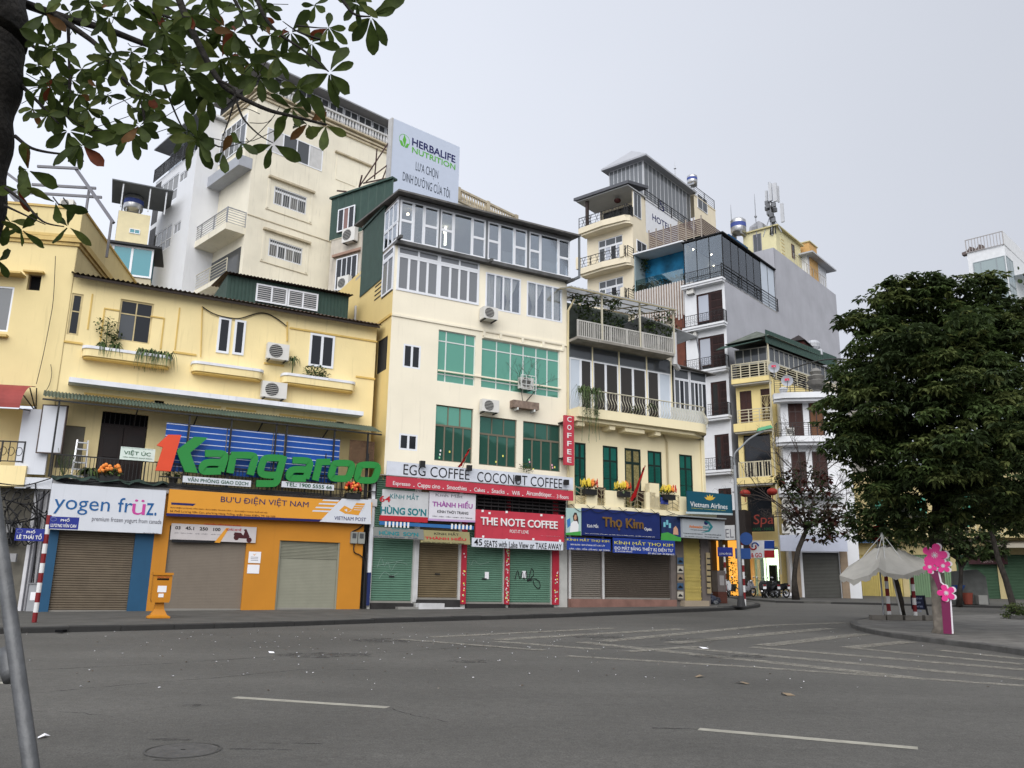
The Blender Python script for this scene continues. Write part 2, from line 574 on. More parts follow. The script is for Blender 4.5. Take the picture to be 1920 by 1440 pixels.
ASPH = asphalt()
def worn_paint(name, col, lo, hi):
  m = bpy.data.materials.new(name)
  m.use_nodes = True
  t = m.node_tree
  b = t.nodes['Principled BSDF']
  b.inputs['Base Color'].default_value = (*col, 1)
  b.inputs['Roughness'].default_value = .8
  L = t.links.new
  co = t.nodes.new('ShaderNodeTexCoord')
  n = t.nodes.new('ShaderNodeTexNoise')
  n.inputs['Scale'].default_value, n.inputs['Detail'].default_value, n.inputs['Roughness'].default_value = 5, 8, .75
  L(co.outputs['Object'], n.inputs['Vector'])
  r = t.nodes.new('ShaderNodeMapRange')
  r.inputs[1].default_value, r.inputs[2].default_value, r.inputs[3].default_value, r.inputs[4].default_value = .3, .7, lo, hi
  L(n.outputs['Fac'], r.inputs[0])
  L(r.outputs[0], b.inputs['Alpha'])
  return m
def sloped(pts, h0, h1=None):
  """polygon following the slope of the square; with h1 it becomes a raised slab"""
  n = len(pts)
  mb = MB()
  if h1 is None: return mb.add([(x, y, gz(y) + h0) for x, y in pts], [tuple(range(n))])
  vs = [(x, y, gz(y) + h0) for x, y in pts] + [(x, y, gz(y) + h1) for x, y in pts]
  return mb.add(vs, [tuple(range(n, 2 * n))] + [(i, (i + 1) % n, (i + 1) % n + n, i + n) for i in range(n)])
def gp(x, y, h=0.0):
  p = ground(x, y, h)
  return (p.x, p.y)
road = link('road', MB().add([(-600, -300, gz(-300)), (600, -300, gz(-300)), (600, 900, gz(900)), (-600, 900, gz(900))], [(0, 1, 2, 3)]).mesh('road', ASPH), kind='structure')
def ribbon(pts, w, h):
  P = [Vector((p[0], p[1])) for p in pts]
  k = len(P)
  L, Rr = [], []
  for i in range(k):
    d = (P[min(i + 1, k - 1)] - P[max(i - 1, 0)]).normalized()
    nrm = Vector((-d.y, d.x))
    ww = w[i] if isinstance(w, (list, tuple)) else w
    L.append(P[i] + nrm * ww / 2)
    Rr.append(P[i] - nrm * ww / 2)
  vs = [(q.x, q.y, gz(q.y) + h) for q in Rr + L]
  return MB().add(vs, [(i, i + 1, k + i + 1, k + i) for i in range(k - 1)])
PAINT = worn_paint('road_paint', (.36, .345, .29), .55, 1.0)
PAINTW = worn_paint('worn_road_paint', (.24, .225, .19), .0, 1.1)
for pts in ([(440, 1308), (727, 1327)], [(1310, 1367.5), (1721, 1403.5)], [(-150, 1272), (22, 1282)]):
  link('lane_dash', ribbon([gp(*p) for p in pts], .15, .004).mesh('lane_dash', PAINT), road)
def pz(x, y): return gp(960 + x / 2, 1120 + y / 2)
for k, (pts, w) in enumerate([([(-60, 165), (330, 196)], .3), ([(205, 220), (900, 262), (1920, 332), (2300, 360)], .26), ([(255, 168), (960, 243), (1500, 302)], .4),
        ([(650, 191), (1300, 250), (1920, 307), (2300, 340)], .4), ([(900, 187), (1920, 272), (2300, 300)], .4), ([(1270, 190), (1920, 252)], .35), ([(1600, 198), (1920, 233)], .35),
        ([(-300, 150), (380, 116)], .35), ([(-60, 160), (640, 119)], .45), ([(340, 166), (960, 106), (1250, 96)], .45), ([(600, 172), (1190, 117)], .5),
        ([(940, 182), (1320, 138)], .5), ([(1260, 190), (1490, 167)], .45), ([(430, 205), (700, 185)], .3), ([(-420, 158), (120, 200)], .25)]):
  link('chevron_marking', ribbon([pz(*p) for p in pts], w, .004 + .0004 * k).mesh('chevron_marking', PAINTW), road)
SEAM = M('seam_tar', (.035, .034, .033), rough=.9)
for pts, w in (([(60, 1300), (240, 1284), (460, 1266), (560, 1256), (690, 1256)], .035), ([(20, 1258), (300, 1245), (500, 1232), (720, 1224), (1000, 1205), (1260, 1206)], .05),
         ([(10, 1336), (110, 1334), (160, 1338), (210, 1344)], .018), ([(728, 1327), (760, 1338), (800, 1346), (840, 1354)], .02), ([(960 + 520 / 2, 1120 + 490 / 2), (1310, 1368)], .06), ([(1100, 1219), (1300, 1207)], .07)):
  q = [gp(*p) for p in pts]
  q2 = []
  for a, b in zip(q[:-1], q[1:]):
    for t in np.linspace(0, 1, 7)[:-1]: q2.append((a[0] + (b[0] - a[0]) * t + rnd.uniform(-.02, .02), a[1] + (b[1] - a[1]) * t + rnd.uniform(-.03, .03)))
  q2.append(q[-1])
  link('tar_seam', ribbon(q2, [w * rnd.uniform(.3, 1.2) for _ in q2], .0025).mesh('tar_seam', worn_paint('tar%d' % len(q2), (.03, .03, .03), -.2, 1.1)), road)
def blob(cx, cy, rx, ry, h, mat, name, parent):
  c = ground(cx, cy)
  pts = []
  for i in range(22):
    a = i / 22 * 2 * math.pi
    k = rnd.uniform(.65, 1.15)
    pts.append((c.x + rx * k * math.cos(a), c.y + ry * k * math.sin(a)))
  return link(name, sloped(pts, h).mesh(name, mat), parent)
PATCH = worn_paint('broken_patch', (.045, .043, .041), -.7, 1.1)
for a in ((608, 1228, 1.1, .55, .003, PATCH), (880, 1240, .5, .3, .003, PATCH), (1365, 1231, 1.0, .45, .009, PATCH), (1298, 1200, .9, .5, .009, PATCH), (715, 1201, .9, .6, .003, PATCH), (1120, 1194, .9, .6, .009, PATCH), (365, 1324, .2, .12, .003, PATCH)):
  blob(*a, 'broken_patch', road)
# manhole cover
mc = ground(343, 1407)
MANH = M('manhole_iron', (.075, .073, .07), rough=.65, var=.25, scale=9, bump=.5, bscale=30)
mh = tag(link('manhole_cover', None, None, (mc.x, mc.y, mc.z), (math.atan(GS), 0, 0)), 'round cast iron manhole cover set in the asphalt', 'manhole')
link('cover_plate', MB().lathe([(.001, .006), (.30, .006), (.305, .002)][::-1], n=40).mesh('plate', MANH), mh)
rg = MB()
for j in range(48):
  a, b = 2 * math.pi * j / 48, 2 * math.pi * (j + 1) / 48
  rg.add([(r * math.cos(t), r * math.sin(t), z) for t in (a, b) for r, z in ((.318, .008), (.338, .006))], [(0, 1, 3, 2)])
link('cover_ring', rg.mesh('ring', M('iron_ring', (.065, .063, .06), rough=.8, var=.3, scale=12)), mh)
link('lifting_hole', MB().box(-.02, .02, -.008, .008, .006, .0085).mesh('hole', DARKB), mh)
for a in ((320, 1387, .28, .06, .003, PATCH), (300, 1425, .3, .05, .003, PATCH), (470, 1405, .5, .03, .003, PATCH), (540, 1394, .35, .03, .003, PATCH)): blob(*a, 'broken_patch', road)
# pavements with kerb stones
PAVE = M('pavement_concrete', (.080, .078, .072), rough=.85, var=.22, scale=1.3, bump=.3, bscale=25, fine=.12)
KERB = M('kerb_stone', (.028, .0275, .027), rough=.85, var=.12, scale=3, bump=.4, bscale=30)
KERBL = M('kerb_stone_pale', (.085, .083, .079), rough=.85, var=.25, scale=3, bump=.4, bscale=30)
def catmull(P, n=6):
  out = []
  for i in range(len(P) - 1):
    p0, p1, p2, p3 = [Vector(P[max(0, min(len(P) - 1, i + k))]) for k in (-1, 0, 1, 2)]
    for j in range(n):
      t = j / n
      out.append(tuple(.5 * ((2 * p1) + (p2 - p0) * t + (2 * p0 - 5 * p1 + 4 * p2 - p3) * t * t + (3 * p1 - p0 - 3 * p2 + p3) * t ** 3)))
  out.append(tuple(P[-1]))
  return out
def kerb(parent, line, h, w, mat, step=1.0):
  """separate stones along a line, outer face on the line, body to its left"""
  L = [Vector(p) for p in line]
  acc, cur, run = [], [L[0]], 0.0
  for a, b in zip(L[:-1], L[1:]):
    run += (b - a).length
    cur.append(b)
    if run >= step:
      acc.append((cur[0], cur[-1]))
      cur, run = [b], 0.0
  for a, b in acc:
    d = (b - a)
    ln = d.length
    d.normalize()
    n = Vector((-d.y, d.x))
    a2, b2 = a + d * .006, b - d * .006
    hh = h + rnd.uniform(-.008, .008)
    q = [a2 - n * .05, b2 - n * .05, b2 + n * w, a2 + n * w]
    ch = .02
    t = [a2 + n * (ch - .05), b2 + n * (ch - .05), b2 + n * w, a2 + n * w]
    vs = [(p.x, p.y, gz(p.y) - .05) for p in q] + [(p.x, p.y, gz(p.y) + hh - ch) for p in q] + [(p.x, p.y, gz(p.y) + hh) for p in t]
    link('kerb_stone', MB().add(vs, [(0, 1, 5, 4), (1, 2, 6, 5), (2, 3, 7, 6), (3, 0, 4, 7), (4, 5, 9, 8), (5, 6, 10, 9), (6, 7, 11, 10), (7, 4, 8, 11), (8, 9, 10, 11)]).mesh('kerb_stone', mat), parent)
PH = .135
kl = catmull([gp(x, y) for x, y in ((-330, 1199), (-100, 1191), (100, 1186), (250, 1182.5), (400, 1178.5), (550, 1174), (700, 1168.5), (850, 1164), (1000, 1159.5), (1120, 1155), (1250, 1149.5), (1340, 1146), (1395, 1142.5), (1422, 1138.5), (1420, 1135), (1400, 1131), (1375, 1126))])
pav = link('pavement', sloped(kl + [(8, 70), (-40, 60), (-50, 20)], -.02, PH - .004).mesh('pavement', PAVE), kind='structure')
kerb(pav, kl, PH, .2, KERB)
for x in (115, 555, 778, 1310):
  p = ground(x, 1183 - (x - 115) * .03 - (4 if x > 700 else 0) - (6 if x > 1200 else 0), .05)
  link('drain_hole', MB().box(p.x - .09, p.x + .09, p.y - .12, p.y + .1, p.z - .03, p.z + .03).mesh('drain', DARKB), pav)
ki = catmull([gp(x, y) for x, y in ((1760, 1161), (1690, 1160), (1640, 1163), (1603, 1169), (1598, 1175), (1615, 1183), (1660, 1193), (1720, 1202), (1800, 1212), (1860, 1220), (1930, 1231), (2060, 1252), (2300, 1295))])
IPAVE = M('island_paving', (.135, .13, .12), rough=.9, var=.3, scale=1.8, bump=.35, bscale=20, fine=.14)
isl = link('pavement_island', sloped(ki + [(60, 14), (60, 38), gp(1890, 1157.5)], -.02, PH - .004).mesh('island', IPAVE), kind='structure')
kerb(isl, ki, PH, .16, KERBL)
fp = [gp(1455, 1130), gp(1600, 1133), gp(1780, 1138), gp(2100, 1146)]
fpav = link('far_pavement', sloped(fp + [(80, 90), (10, 90)], -.02, PH - .02).mesh('far_pavement', PAVE), kind='structure')
kerb(fpav, catmull(fp), PH - .02, .2, KERB, 2.0)
# litter: uncountable scraps
lm = MB()
for i in range(420):
  x, y = rnd.uniform(40, 1900), 1175 + 120 * rnd.random() ** 1.6
  if rnd.random() < .6: x, y = rnd.gauss(800, 330), 1180 + abs(rnd.gauss(0, 45))
  if y > 1420: continue
  p = ground(x, y, .006)
  s, a = rnd.uniform(.008, .03), rnd.uniform(0, 6.3)
  c, sn = math.cos(a) * s, math.sin(a) * s
  lm.cur = rnd.choice((0, 0, 1, 2))
  lm.add([(p.x + c, p.y + sn, p.z), (p.x - sn, p.y + c, p.z + .01), (p.x - c, p.y - sn, p.z + .004), (p.x + sn * .6, p.y - c * .6, p.z + .012)], [(0, 1, 2, 3)])
lo = link('litter_scraps', lm.mesh('litter', [PAPER, M('dry_leaf', (.10, .06, .03)), M('dust', (.25, .22, .18))]), kind='stuff')
tag(lo, 'tiny scraps of paper and leaf scattered over the road', 'litter')
# ---------------------------------------------------------------- small things used on several houses
ACW = M('ac_casing', (.62, .61, .58), rough=.45, var=.05, streak=.25)
ACD = M('ac_grille', (.05, .05, .05), rough=.6)
def ac_unit(F, box, d, label, depth=.3, tone=None, louvre=False):
  u0, u1, z0, z1 = F.rect(*box, d + depth)
  T = F.sub((u0 + u1) / 2, -d - depth).thing('air_conditioner', label, 'air conditioner', 'outdoor air conditioner units', z0)
  w, h = (u1 - u0) / 2, z1 - z0
  body = T.mk('casing', MB().box(-w, w, 0, depth - .02, z0, z1), tone or ACW)
  cx, cz, r = -w * .22, z0 + h * .5, min(h * .42, w * .66)
  g = MB()
  for k in range(24):
    a, b = 2 * math.pi * k / 24, 2 * math.pi * (k + 1) / 24
    g.add([(cx + r * math.cos(a), -.006, cz + r * math.sin(a)), (cx + r * math.cos(b), -.006, cz + r * math.sin(b)), (cx, -.006, cz)], [(0, 2, 1)])
  T.mk('fan_opening', g, ACD)
  b = MB()
  for k in range(7):
    z = cz - r + 2 * r * (k + .5) / 7
    hw = math.sqrt(max(.0, r * r - (z - cz) ** 2))
    b.box(cx - hw, cx + hw, -.022, -.012, z - .006, z + .006)
  T.mk('fan_guard', b, tone or ACW)
  T.mk('bracket', MB().box(-w * .8, -w * .7, 0, depth + d, z0 - .05, z0 - .002).box(w * .7, w * .8, 0, depth + d, z0 - .05, z0 - .002), BLACKM)
  return T
def sign(F, box, d, mat, label, texts=(), thick=.08, name='shop_sign', tilt=0.0, rim=None, group=None, cat='sign'):
  """flat board; texts: (string, px box, ink, options); returns its frame"""
  u0, u1, z0, z1 = F.rect(*box, d)
  T = F.sub((u0 + u1) / 2, -d).thing(name, label, cat, group, z0)
  w = (u1 - u0) / 2
  T.w, T.z1 = w, z1
  T.mk('panel', MB().box(-w, w, 0, thick, z0, z1), mat)
  if rim:
    e = .035
    T.mk('frame', MB().box(-w - e, w + e, -.012, thick - .01, z0 - e, z0).box(-w - e, w + e, -.012, thick - .01, z1, z1 + e).box(-w - e, -w, -.012, thick - .01, z0, z1).box(w, w + e, -.012, thick - .01, z0, z1), rim)
  for t in texts:
    T.tpx(t[0], t[1], t[2], .004, **(t[3] if len(t) > 3 else {}))
  if tilt: T.root.rotation_euler.x = tilt
  return T
def flat(T, pts, mat, name='printed_shape', d=.003, parent=None):
  """printed polygon on a board, px points"""
  q = [T.px(x, y, d) for x, y in pts]
  a = sum(q[i][0] * q[(i + 1) % len(q)][1] - q[(i + 1) % len(q)][0] * q[i][1] for i in range(len(q)))
  if a < 0: q = q[::-1]
  return T.mk(name, MB().add([(u, -d, z) for u, z in q], [tuple(range(len(q)))]), mat, parent)
LEAFM = [M('leaf_a', (.055, .09, .026), rough=.5, var=.25, scale=8), M('leaf_b', (.085, .13, .036), rough=.5, var=.25, scale=8), M('leaf_c', (.034, .054, .02), rough=.5, var=.25, scale=8)]
def leaves(mb, c, r, n, ln, droop=.3, sq=(1, 1, 1), w=.3):
  for _ in range(n):
    while True:
      p = Vector((rnd.uniform(-1, 1), rnd.uniform(-1, 1), rnd.uniform(-1, 1)))
      if p.length < 1: break
    q = Vector((c[0] + p.x * r * sq[0], c[1] + p.y * r * sq[1], c[2] + p.z * r * sq[2]))
    d = Vector((rnd.uniform(-1, 1), rnd.uniform(-1, 1), rnd.uniform(-.7, .7) - droop)).normalized()
    s = d.cross(Vector((rnd.uniform(-.3, .3), rnd.uniform(-.3, .3), 1))).normalized()
    l = ln * rnd.uniform(.6, 1.3)
    mb.cur = rnd.choice((0, 0, 1, 2))
    mb.add([q, q + d * l * .5 + s * l * w, q + d * l, q + d * l * .5 - s * l * w], [(0, 1, 2, 3)])
  mb.cur = 0
def blades(mb, c, n, ln, spread=1.0, fall=1.0, w=.02):
  """long arching strap leaves"""
  for _ in range(n):
    a = rnd.uniform(0, 6.28)
    d = Vector((math.cos(a), math.sin(a), 0))
    l = ln * rnd.uniform(.5, 1.2)
    s = Vector((-d.y, d.x, 0)) * w
    c0 = Vector(c) + Vector((rnd.uniform(-.05, .05), rnd.uniform(-.05, .05), 0))
    pts = [c0, c0 + d * l * .25 * spread + Vector((0, 0, l * .4)), c0 + d * l * .6 * spread + Vector((0, 0, l * .35 - fall * l * .2)), c0 + d * l * .85 * spread + Vector((0, 0, -fall * l * .5))]
    mb.cur = rnd.choice((0, 1, 2))
    mb.add([p + s * k for p, k in zip(pts, (1, 1, .8, .1))] + [p - s * k for p, k in zip(pts, (1, 1, .8, .1))], [(i, i + 1, i + 5, i + 4) for i in range(3)])
  mb.cur = 0
def plant(F, x, y, d, label, fn, name='potted_plant', pot=None, cat='plant', group=None):
  u, z = F.px(x, y, d)
  T = F.sub(u, -d).thing(name, label, cat, group, z)
  mb = MB()
  fn(mb, z)
  T.mk('foliage', mb, LEAFM, kind='stuff')
  if pot: T.mk('pot', MB().lathe([(pot * .7, z - pot * 1.4), (pot, z - .02), (pot * 1.08, z), (pot * .9, z - .01)], n=12), M('pot_dark', (.03, .028, .027), rough=.6), smooth=False)
  return T
def flower_pot(F, x, y, d, w, cols, label, green=.35, spiky=False):
  """pot of blossoms; x, y marks the pot rim"""
  u, z = F.px(x, y, d)
  T = F.sub(u, -d).thing('flower_pot', label, 'flower pot', 'pots of flowers on the balconies', z)
  T.mk('pot', MB().box(-w * .55, w * .55, -w * .28, w * .28, z - w * .42, z), M('pot_black', (.015, .015, .016), rough=.5))
  mb = MB()
  leaves(mb, (0, 0, z + w * .25), w * .62, 90, w * .3, -.1, (1, .7, .6))
  T.mk('foliage', mb, LEAFM, kind='stuff')
  for ci, c in enumerate(cols):
    b = MB()
    for _ in range(26 if spiky else 16):
      a, e = rnd.uniform(0, 6.28), rnd.uniform(.0, 1.0)
      xx = w * .62 * math.cos(a) * (1 - .3 * e) if not spiky else w * (-.6 + 1.2 * (ci + rnd.random()) / len(cols))
      p = Vector((xx, w * .4 * math.sin(a), z + w * (.25 + .5 * e)))
      if spiky:
        q = Vector((p.x, p.y, z + .05))
        b.tube([q + (p - q) * .45, p, p + (p - q) * .25], [w * .02, w * .045, w * .01], 5)
      else: b.ball(p, w * .13, 7, 4)
    T.mk('blossom', b, c, kind='stuff')
  return T
def cable(F, pts, r, d=None, name='cable', parent=None):
  """wire through px points at given distances in front of the plane: (x, y, d)"""
  P = []
  for x, y, dd in pts:
    u, z = F.px(x, y, dd)
    P.append((u, -dd, z))
  P = [tuple(p) for p in catmull([Vector(p) for p in P], 5)] if len(P) > 2 else P
  return F.mk(name, MB().tube(P, r, 5), CABLE, parent)
def corrugated(F, u0, u1, va, za, vb, zb, mat, pitch=.12, amp=.03, name='corrugated_sheet', parent=None, u0b=None, u1b=None):
  """corrugated sheet from the upper edge (va, za) down to the lower edge (vb, zb)"""
  n = max(4, int((u1 - u0) / pitch) * 4)
  mb = MB()
  nv = Vector((-(zb - za), (vb - va))).normalized()
  if nv.y < 0: nv = -nv
  vs = []
  for i in range(n + 1):
    t = i / n
    a = math.sin(i / 4 * 2 * math.pi) * amp
    ua = u0 + (u1 - u0) * t
    ub = (u0 if u0b is None else u0b) + ((u1 if u1b is None else u1b) - (u0 if u0b is None else u0b)) * t
    vs += [(ua, va + nv.x * a, za + nv.y * a), (ub, vb + nv.x * a, zb + nv.y * a)]
  mb.add(vs, [(2 * i, 2 * i + 2, 2 * i + 3, 2 * i + 1) for i in range(n)])
  return F.mk(name, mb, mat, parent)
def stroke(F, P, w, d, t, closed=False, smooth=2):
  """thick flat stroke (px points) as a raised letter"""
  q = [Vector(F.px(x, y, d)) for x, y in P]
  for _ in range(smooth):
    r = [] if closed else [q[0]]
    for i in range(len(q) if closed else len(q) - 1):
      a, b = q[i], q[(i + 1) % len(q)]
      r += [a * .75 + b * .25, a * .25 + b * .75]
    if not closed: r.append(q[-1])
    q = r
  k = len(q)
  L, R = [], []
  for i in range(k):
    if closed: a, b = q[i - 1], q[(i + 1) % k]
    else: a, b = q[max(0, i - 1)], q[min(k - 1, i + 1)]
    dd = (b - a).normalized()
    n = Vector((-dd.y, dd.x)) * w / 2
    L.append(q[i] + n)
    R.append(q[i] - n)
  vs = [(p.x, -d - t, p.y) for p in R] + [(p.x, -d - t, p.y) for p in L] + [(p.x, -d, p.y) for p in R] + [(p.x, -d, p.y) for p in L]
  fs = []
  for i in range(k if closed else k - 1):
    j = (i + 1) % k
    fs += [(i, j, k + j, k + i), (2 * k + i, 2 * k + j, j, i), (k + i, k + j, 3 * k + j, 3 * k + i)]
  if not closed: fs += [(0, k, 3 * k, 2 * k), (k - 1, 3 * k - 1, 4 * k - 1, 2 * k - 1)]
  return MB().add(vs, fs)
# ---------------------------------------------------------------- the row of shops: common front plane
A29 = rad(29.02)
C = Fr(-2.0, 34.5, A29)
YEL = S('yellow_plaster', (243, 224, 170), .90, rough=.8, var=.07, scale=.6, streak=.34, bump=.15, bscale=12)
YELR = S('yellow_relief', (226, 192, 112), .8, rough=.8, var=.08, streak=.3)
CREAM = S('cream_plaster', (242, 234, 213), .90, rough=.8, var=.05, scale=.6, streak=.2, bump=.1, bscale=12)
ORANGE = S('post_orange', (224, 150, 46), .66, rough=.6, var=.05, scale=1.2, streak=.1)
BLUEP = S('blue_pillar', (40, 90, 126), .72, rough=.6, var=.06, streak=.12)
K = C.sub(0, 1.0).thing('yellow_shop_house', 'long two storey yellow shop house with planters and a rusty roof', 'shop house', None, .6)
kx = lambda x, y, d=0: K.px(x, y, d)[0]
kz = lambda x, y, d=0: K.px(x, y, d)[1]
ku0, ku1 = kx(139, 512) + .01, kx(704, 650) + .02
zeave = (kz(240, 540) + kz(600, 592)) / 2
zbal = kz(500, 922, 1.1)
wins = {}
holes = []
def kwin(box, **kw):
  R = K.rect(*box)
  holes.append(R)
  return R
w1 = kwin((136, 549, 146.5, 629.5))
w2 = kwin((227, 560, 280, 646))
w3 = kwin((411, 594, 428, 664))
w4 = kwin((441, 599, 456, 667))
w5 = kwin((582, 624, 624, 692))
dr = K.rect(193, 770, 264, 908)
dr = (dr[0], dr[1], zbal, dr[3])
holes.append(dr)
pn = K.rect(113, 796, 150, 880)
holes.append(pn)
v1, v2 = K.rect(290, 750, 307, 762), K.rect(631, 790, 645, 803)
holes += [v1, v2]
K.wall('wall', ku0, ku1, zbal - .3, zeave, holes, YEL)
AGEF = S('aged_window_frame', (214, 196, 150), .8, var=.2, streak=.4)
K.win(w1, 1, [.58], AGEF, DARKP, fw=.07, inset=.06)
K.win(w2, 2, [.68], AGEF, [DARKG, DARKP, DARKP, DARKP], fw=.06, inset=.08)
for w, c in ((w3, 1), (w4, 1), (w5, 2)): K.win(w, c, 1, WPVC, DARKP, fw=.085, mw=.1, inset=-.01)
K.box('door_backing', dr[0], dr[1], .14, .2, dr[2], dr[3], DARKB)
DOORB = S('dark_brown_door', (38, 26, 24), .8, rough=.5, var=.2)
for a, b in ((dr[0] + .03, (dr[0] + dr[1]) / 2 - .01), ((dr[0] + dr[1]) / 2 + .01, dr[1] - .03)):
  dd = K.box('door_leaf', a, b, .06, .11, dr[2], dr[3] - .5, DOORB)
  for z0, z1 in ((.15, .75), (.95, 1.75)):
    K.mk('door_panel', MB().box(a + .12, b - .12, .035, .06, dr[2] + z0, dr[2] + z1), S('door_panel_brown', (30, 20, 19), .8, rough=.45), dd)
K.box('door_head', dr[0], dr[1], .05, .12, dr[3] - .5, dr[3] - .42, DOORB)
for a in np.linspace(dr[0] + .1, dr[1] - .1, 9): K.box('transom_bar', a - .012, a + .012, .07, .09, dr[3] - .42, dr[3], BLACKM)
GREYP = S('grey_panel', (120, 116, 104), .8, var=.12)
K.box('grey_door', pn[0], pn[1], .05, .1, pn[2], pn[3], GREYP)
for v in (v1, v2): K.box('vent', v[0], v[1], .1, .13, v[2], v[3], DARKB)
# relief mouldings and frames round the window
def strip(x0, y0, x1, y1, w=.07, p=.04, mat=YELR, horizontal=True):
  a, b = K.px(x0, y0), K.px(x1, y1)
  if horizontal:
    z = (a[1] + b[1]) / 2
    K.box('moulding', a[0], b[0], -p, .0, z - w / 2, z + w / 2, mat)
  else:
    u = (a[0] + b[0]) / 2
    K.box('moulding', u - w / 2, u + w / 2, -p, .0, min(a[1], b[1]), max(a[1], b[1]), mat)
for a in ((119, 642, 155, 643), (324, 660, 368, 666), (495, 680, 532, 687), (667, 705, 703, 712), (543, 616, 707, 640)): strip(*a)
for x0, y0, x1, y1 in ((195, 578, 224, 583), (282, 593, 307, 597)): strip(x0, y0, x1, y1, .05, .025)
for x0, y0, x1, y1 in ((195, 580, 189, 640), (307, 596, 302, 655), (172, 551, 166, 618), (337, 577, 328, 656)): strip(x0, y0, x1, y1, .05, .02, YELR, False)
for x0, y0, x1, y1 in ((158, 737, 288, 752), (356, 757, 414, 764), (424, 765, 480, 772), (524, 777, 630, 789)): strip(x0, y0, x1, y1, .06, .03)
# planters
RIMW = S('white_rim', (236, 238, 244), .84, var=.08, streak=.35)
def kplanter(xl, yl, xr, yr, hp):
  a, b = K.px(xl, yl, .3), K.px(xr, yr, .3)
  z = (a[1] + b[1]) / 2
  h = hp
  def shape(g, dep):
    pts = [(a[0] - g, 0)]
    for k in range(6):
      t = math.pi / 2 * k / 5
      pts.append((a[0] - g + .25 * (1 - math.cos(t)), -dep + .25 * (1 - math.sin(t))))
    for k in range(6):
      t = math.pi / 2 * k / 5
      pts.append((b[0] + g - .25 * (1 - math.sin(t)), -dep + .25 * (1 - math.cos(t))))
    pts.append((b[0] + g, 0))
    return pts
  K.mk('planter_box', MB().slab(shape(0, .42), z - h, z - .1), YEL)
  K.mk('planter_rim', MB().slab(shape(.03, .45), z - .1, z), RIMW)
  K.mk('planter_base', MB().slab(shape(-.05, .37), z - h - .07, z - h), YELR)
  return a[0], b[0], z
P1 = kplanter(157, 645, 322, 672, .36)
P2 = kplanter(362, 675, 494, 696, .36)
P3 = kplanter(531, 698, 666, 718, .36)
# projecting white slab
LE = K.rect(130, 707, 682, 771, .55)
zl = (kz(130, 707, .55) + kz(682, 771, .55)) / 2
K.box('ledge_slab', LE[0], LE[1], -.55, 0, zl - .17, zl, RIMW)
# roof of rusty corrugated sheets
RUST = S('rusty_sheet', (92, 76, 66), .75, rough=.85, var=.35, scale=3, streak=.4)
corrugated(K, ku0 - .1, ku1 + .1, 3.2, zeave + 1.0, -.42, zeave + .02, RUST, .16, .03, 'roof_sheet')
K.box('eave_board', ku0, ku1, -.36, -.33, zeave - .12, zeave - .03, S('eave_brown', (52, 44, 40), .8, var=.3))
K.box('roof_body', ku0, ku1, .26, 7.0, zbal, zeave - .1, YEL)
# balcony floor, awning and its posts
K.box('balcony_slab', kx(100, 905, 1.1), ku1, -1.12, 0, zbal - .28, zbal, WGREY)
AWG = S('green_awning_sheet', (82, 96, 84), .8, rough=.6, var=.2, streak=.3)
za = (kz(80, 747, 1.25) + kz(716, 806, 1.25)) / 2
au0, au1 = kx(80, 745, 1.25), kx(717, 806, 1.25)
corrugated(K, au0, au1, -.15, za + .40, -1.25, za, AWG, .105, .022, 'awning_sheet')
K.box('awning_beam', au0, au1, -1.22, -1.17, za - .12, za - .07, BLACKM)
for x in (102, 352, 432, 517, 537, 627, 690):
  u = kx(x, 820, 1.15)
  K.box('awning_post', u - .03, u + .03, -1.18, -1.12, zbal, za - .05, BLACKM)
for x in (250, 360, 480, 600):
  u = kx(x, 790, 0)
  K.mk('awning_strut', MB().bar((u, -.05, za - .5), (u, -1.2, za - .08), .04), BLACKM)
# railing of the balcony
rz = kz(200, 858, 1.08)
K.rail(kx(100, 860, 1.08), ku1 - .05, -1.05, zbal + .02, rz, BLACKM, .12, .02, .04, posts=9)
# ground floor front (plane C is at d = 1)
zt = zbal - .05
sh1 = K.rect(110, 1003, 236, 1159, 1.0)
sh2 = K.rect(319, 985, 451, 1151, 1.0)
sh3 = K.rect(525, 1013, 630, 1148, 1.0)
base = .45
o0, o1 = kx(272, 1157, 1.0), kx(673, 1147, 1.0)
K.wall('shop_front', o0, o1, base, zt, [(sh2[0], sh2[1], base + .001, sh2[3]), (sh3[0], sh3[1], base + .001, sh3[3])], ORANGE, v=-1.0, depth=.15)
K.box('shop_front_end', o1, o1 + .02, -.99, 0, base, zt, ORANGE)
b0, b1 = kx(70, 1160, 1.0), kx(236, 1158, 1.0)
s10 = kx(88, 1160, 1.0)
K.wall('blue_front', b0, o0, base, zt, [(s10, b1, base + .001, sh1[3] + .3)], BLUEP, v=-1.002, depth=.18)
BROWNSH = S('brown_shutter', (118, 106, 90), .8, rough=.55, var=.12, streak=.35)
TAUPE = S('taupe_shutter', (128, 118, 106), .8, rough=.6, var=.04, streak=.12)
GREYSH = S('grey_green_shutter', (146, 146, 130), .8, rough=.6, var=.05, streak=.15)
RAILC = M('shutter_rail', (.22, .21, .19), rough=.5)
gb = lambda u, v: gz(K.W(u, v, 0).y) + PH
K.shutter((s10, b1, gb(s10, -1) - .02, sh1[3] + .3), BROWNSH, .075, v=-.85, dep=.03, bar=RAILC)
K.shutter((sh2[0], sh2[1], gb(sh2[0], -1), sh2[3]), TAUPE, .05, v=-.88, dep=.002, bar=RAILC)
K.shutter((sh3[0], sh3[1], gb(sh3[0], -1), sh3[3] - .62), GREYSH, .05, v=-.88, dep=.002, bar=RAILC)
K.shutter((sh3[0], sh3[1], sh3[3] - .62, sh3[3]), GREYSH, .05, v=-.885, dep=.02, name='shutter_grille')
for u in (sh3[0], sh3[1] - .06): K.box('shutter_guide', u, u + .06, -.96, -.9, base, sh3[3], GREYSH)
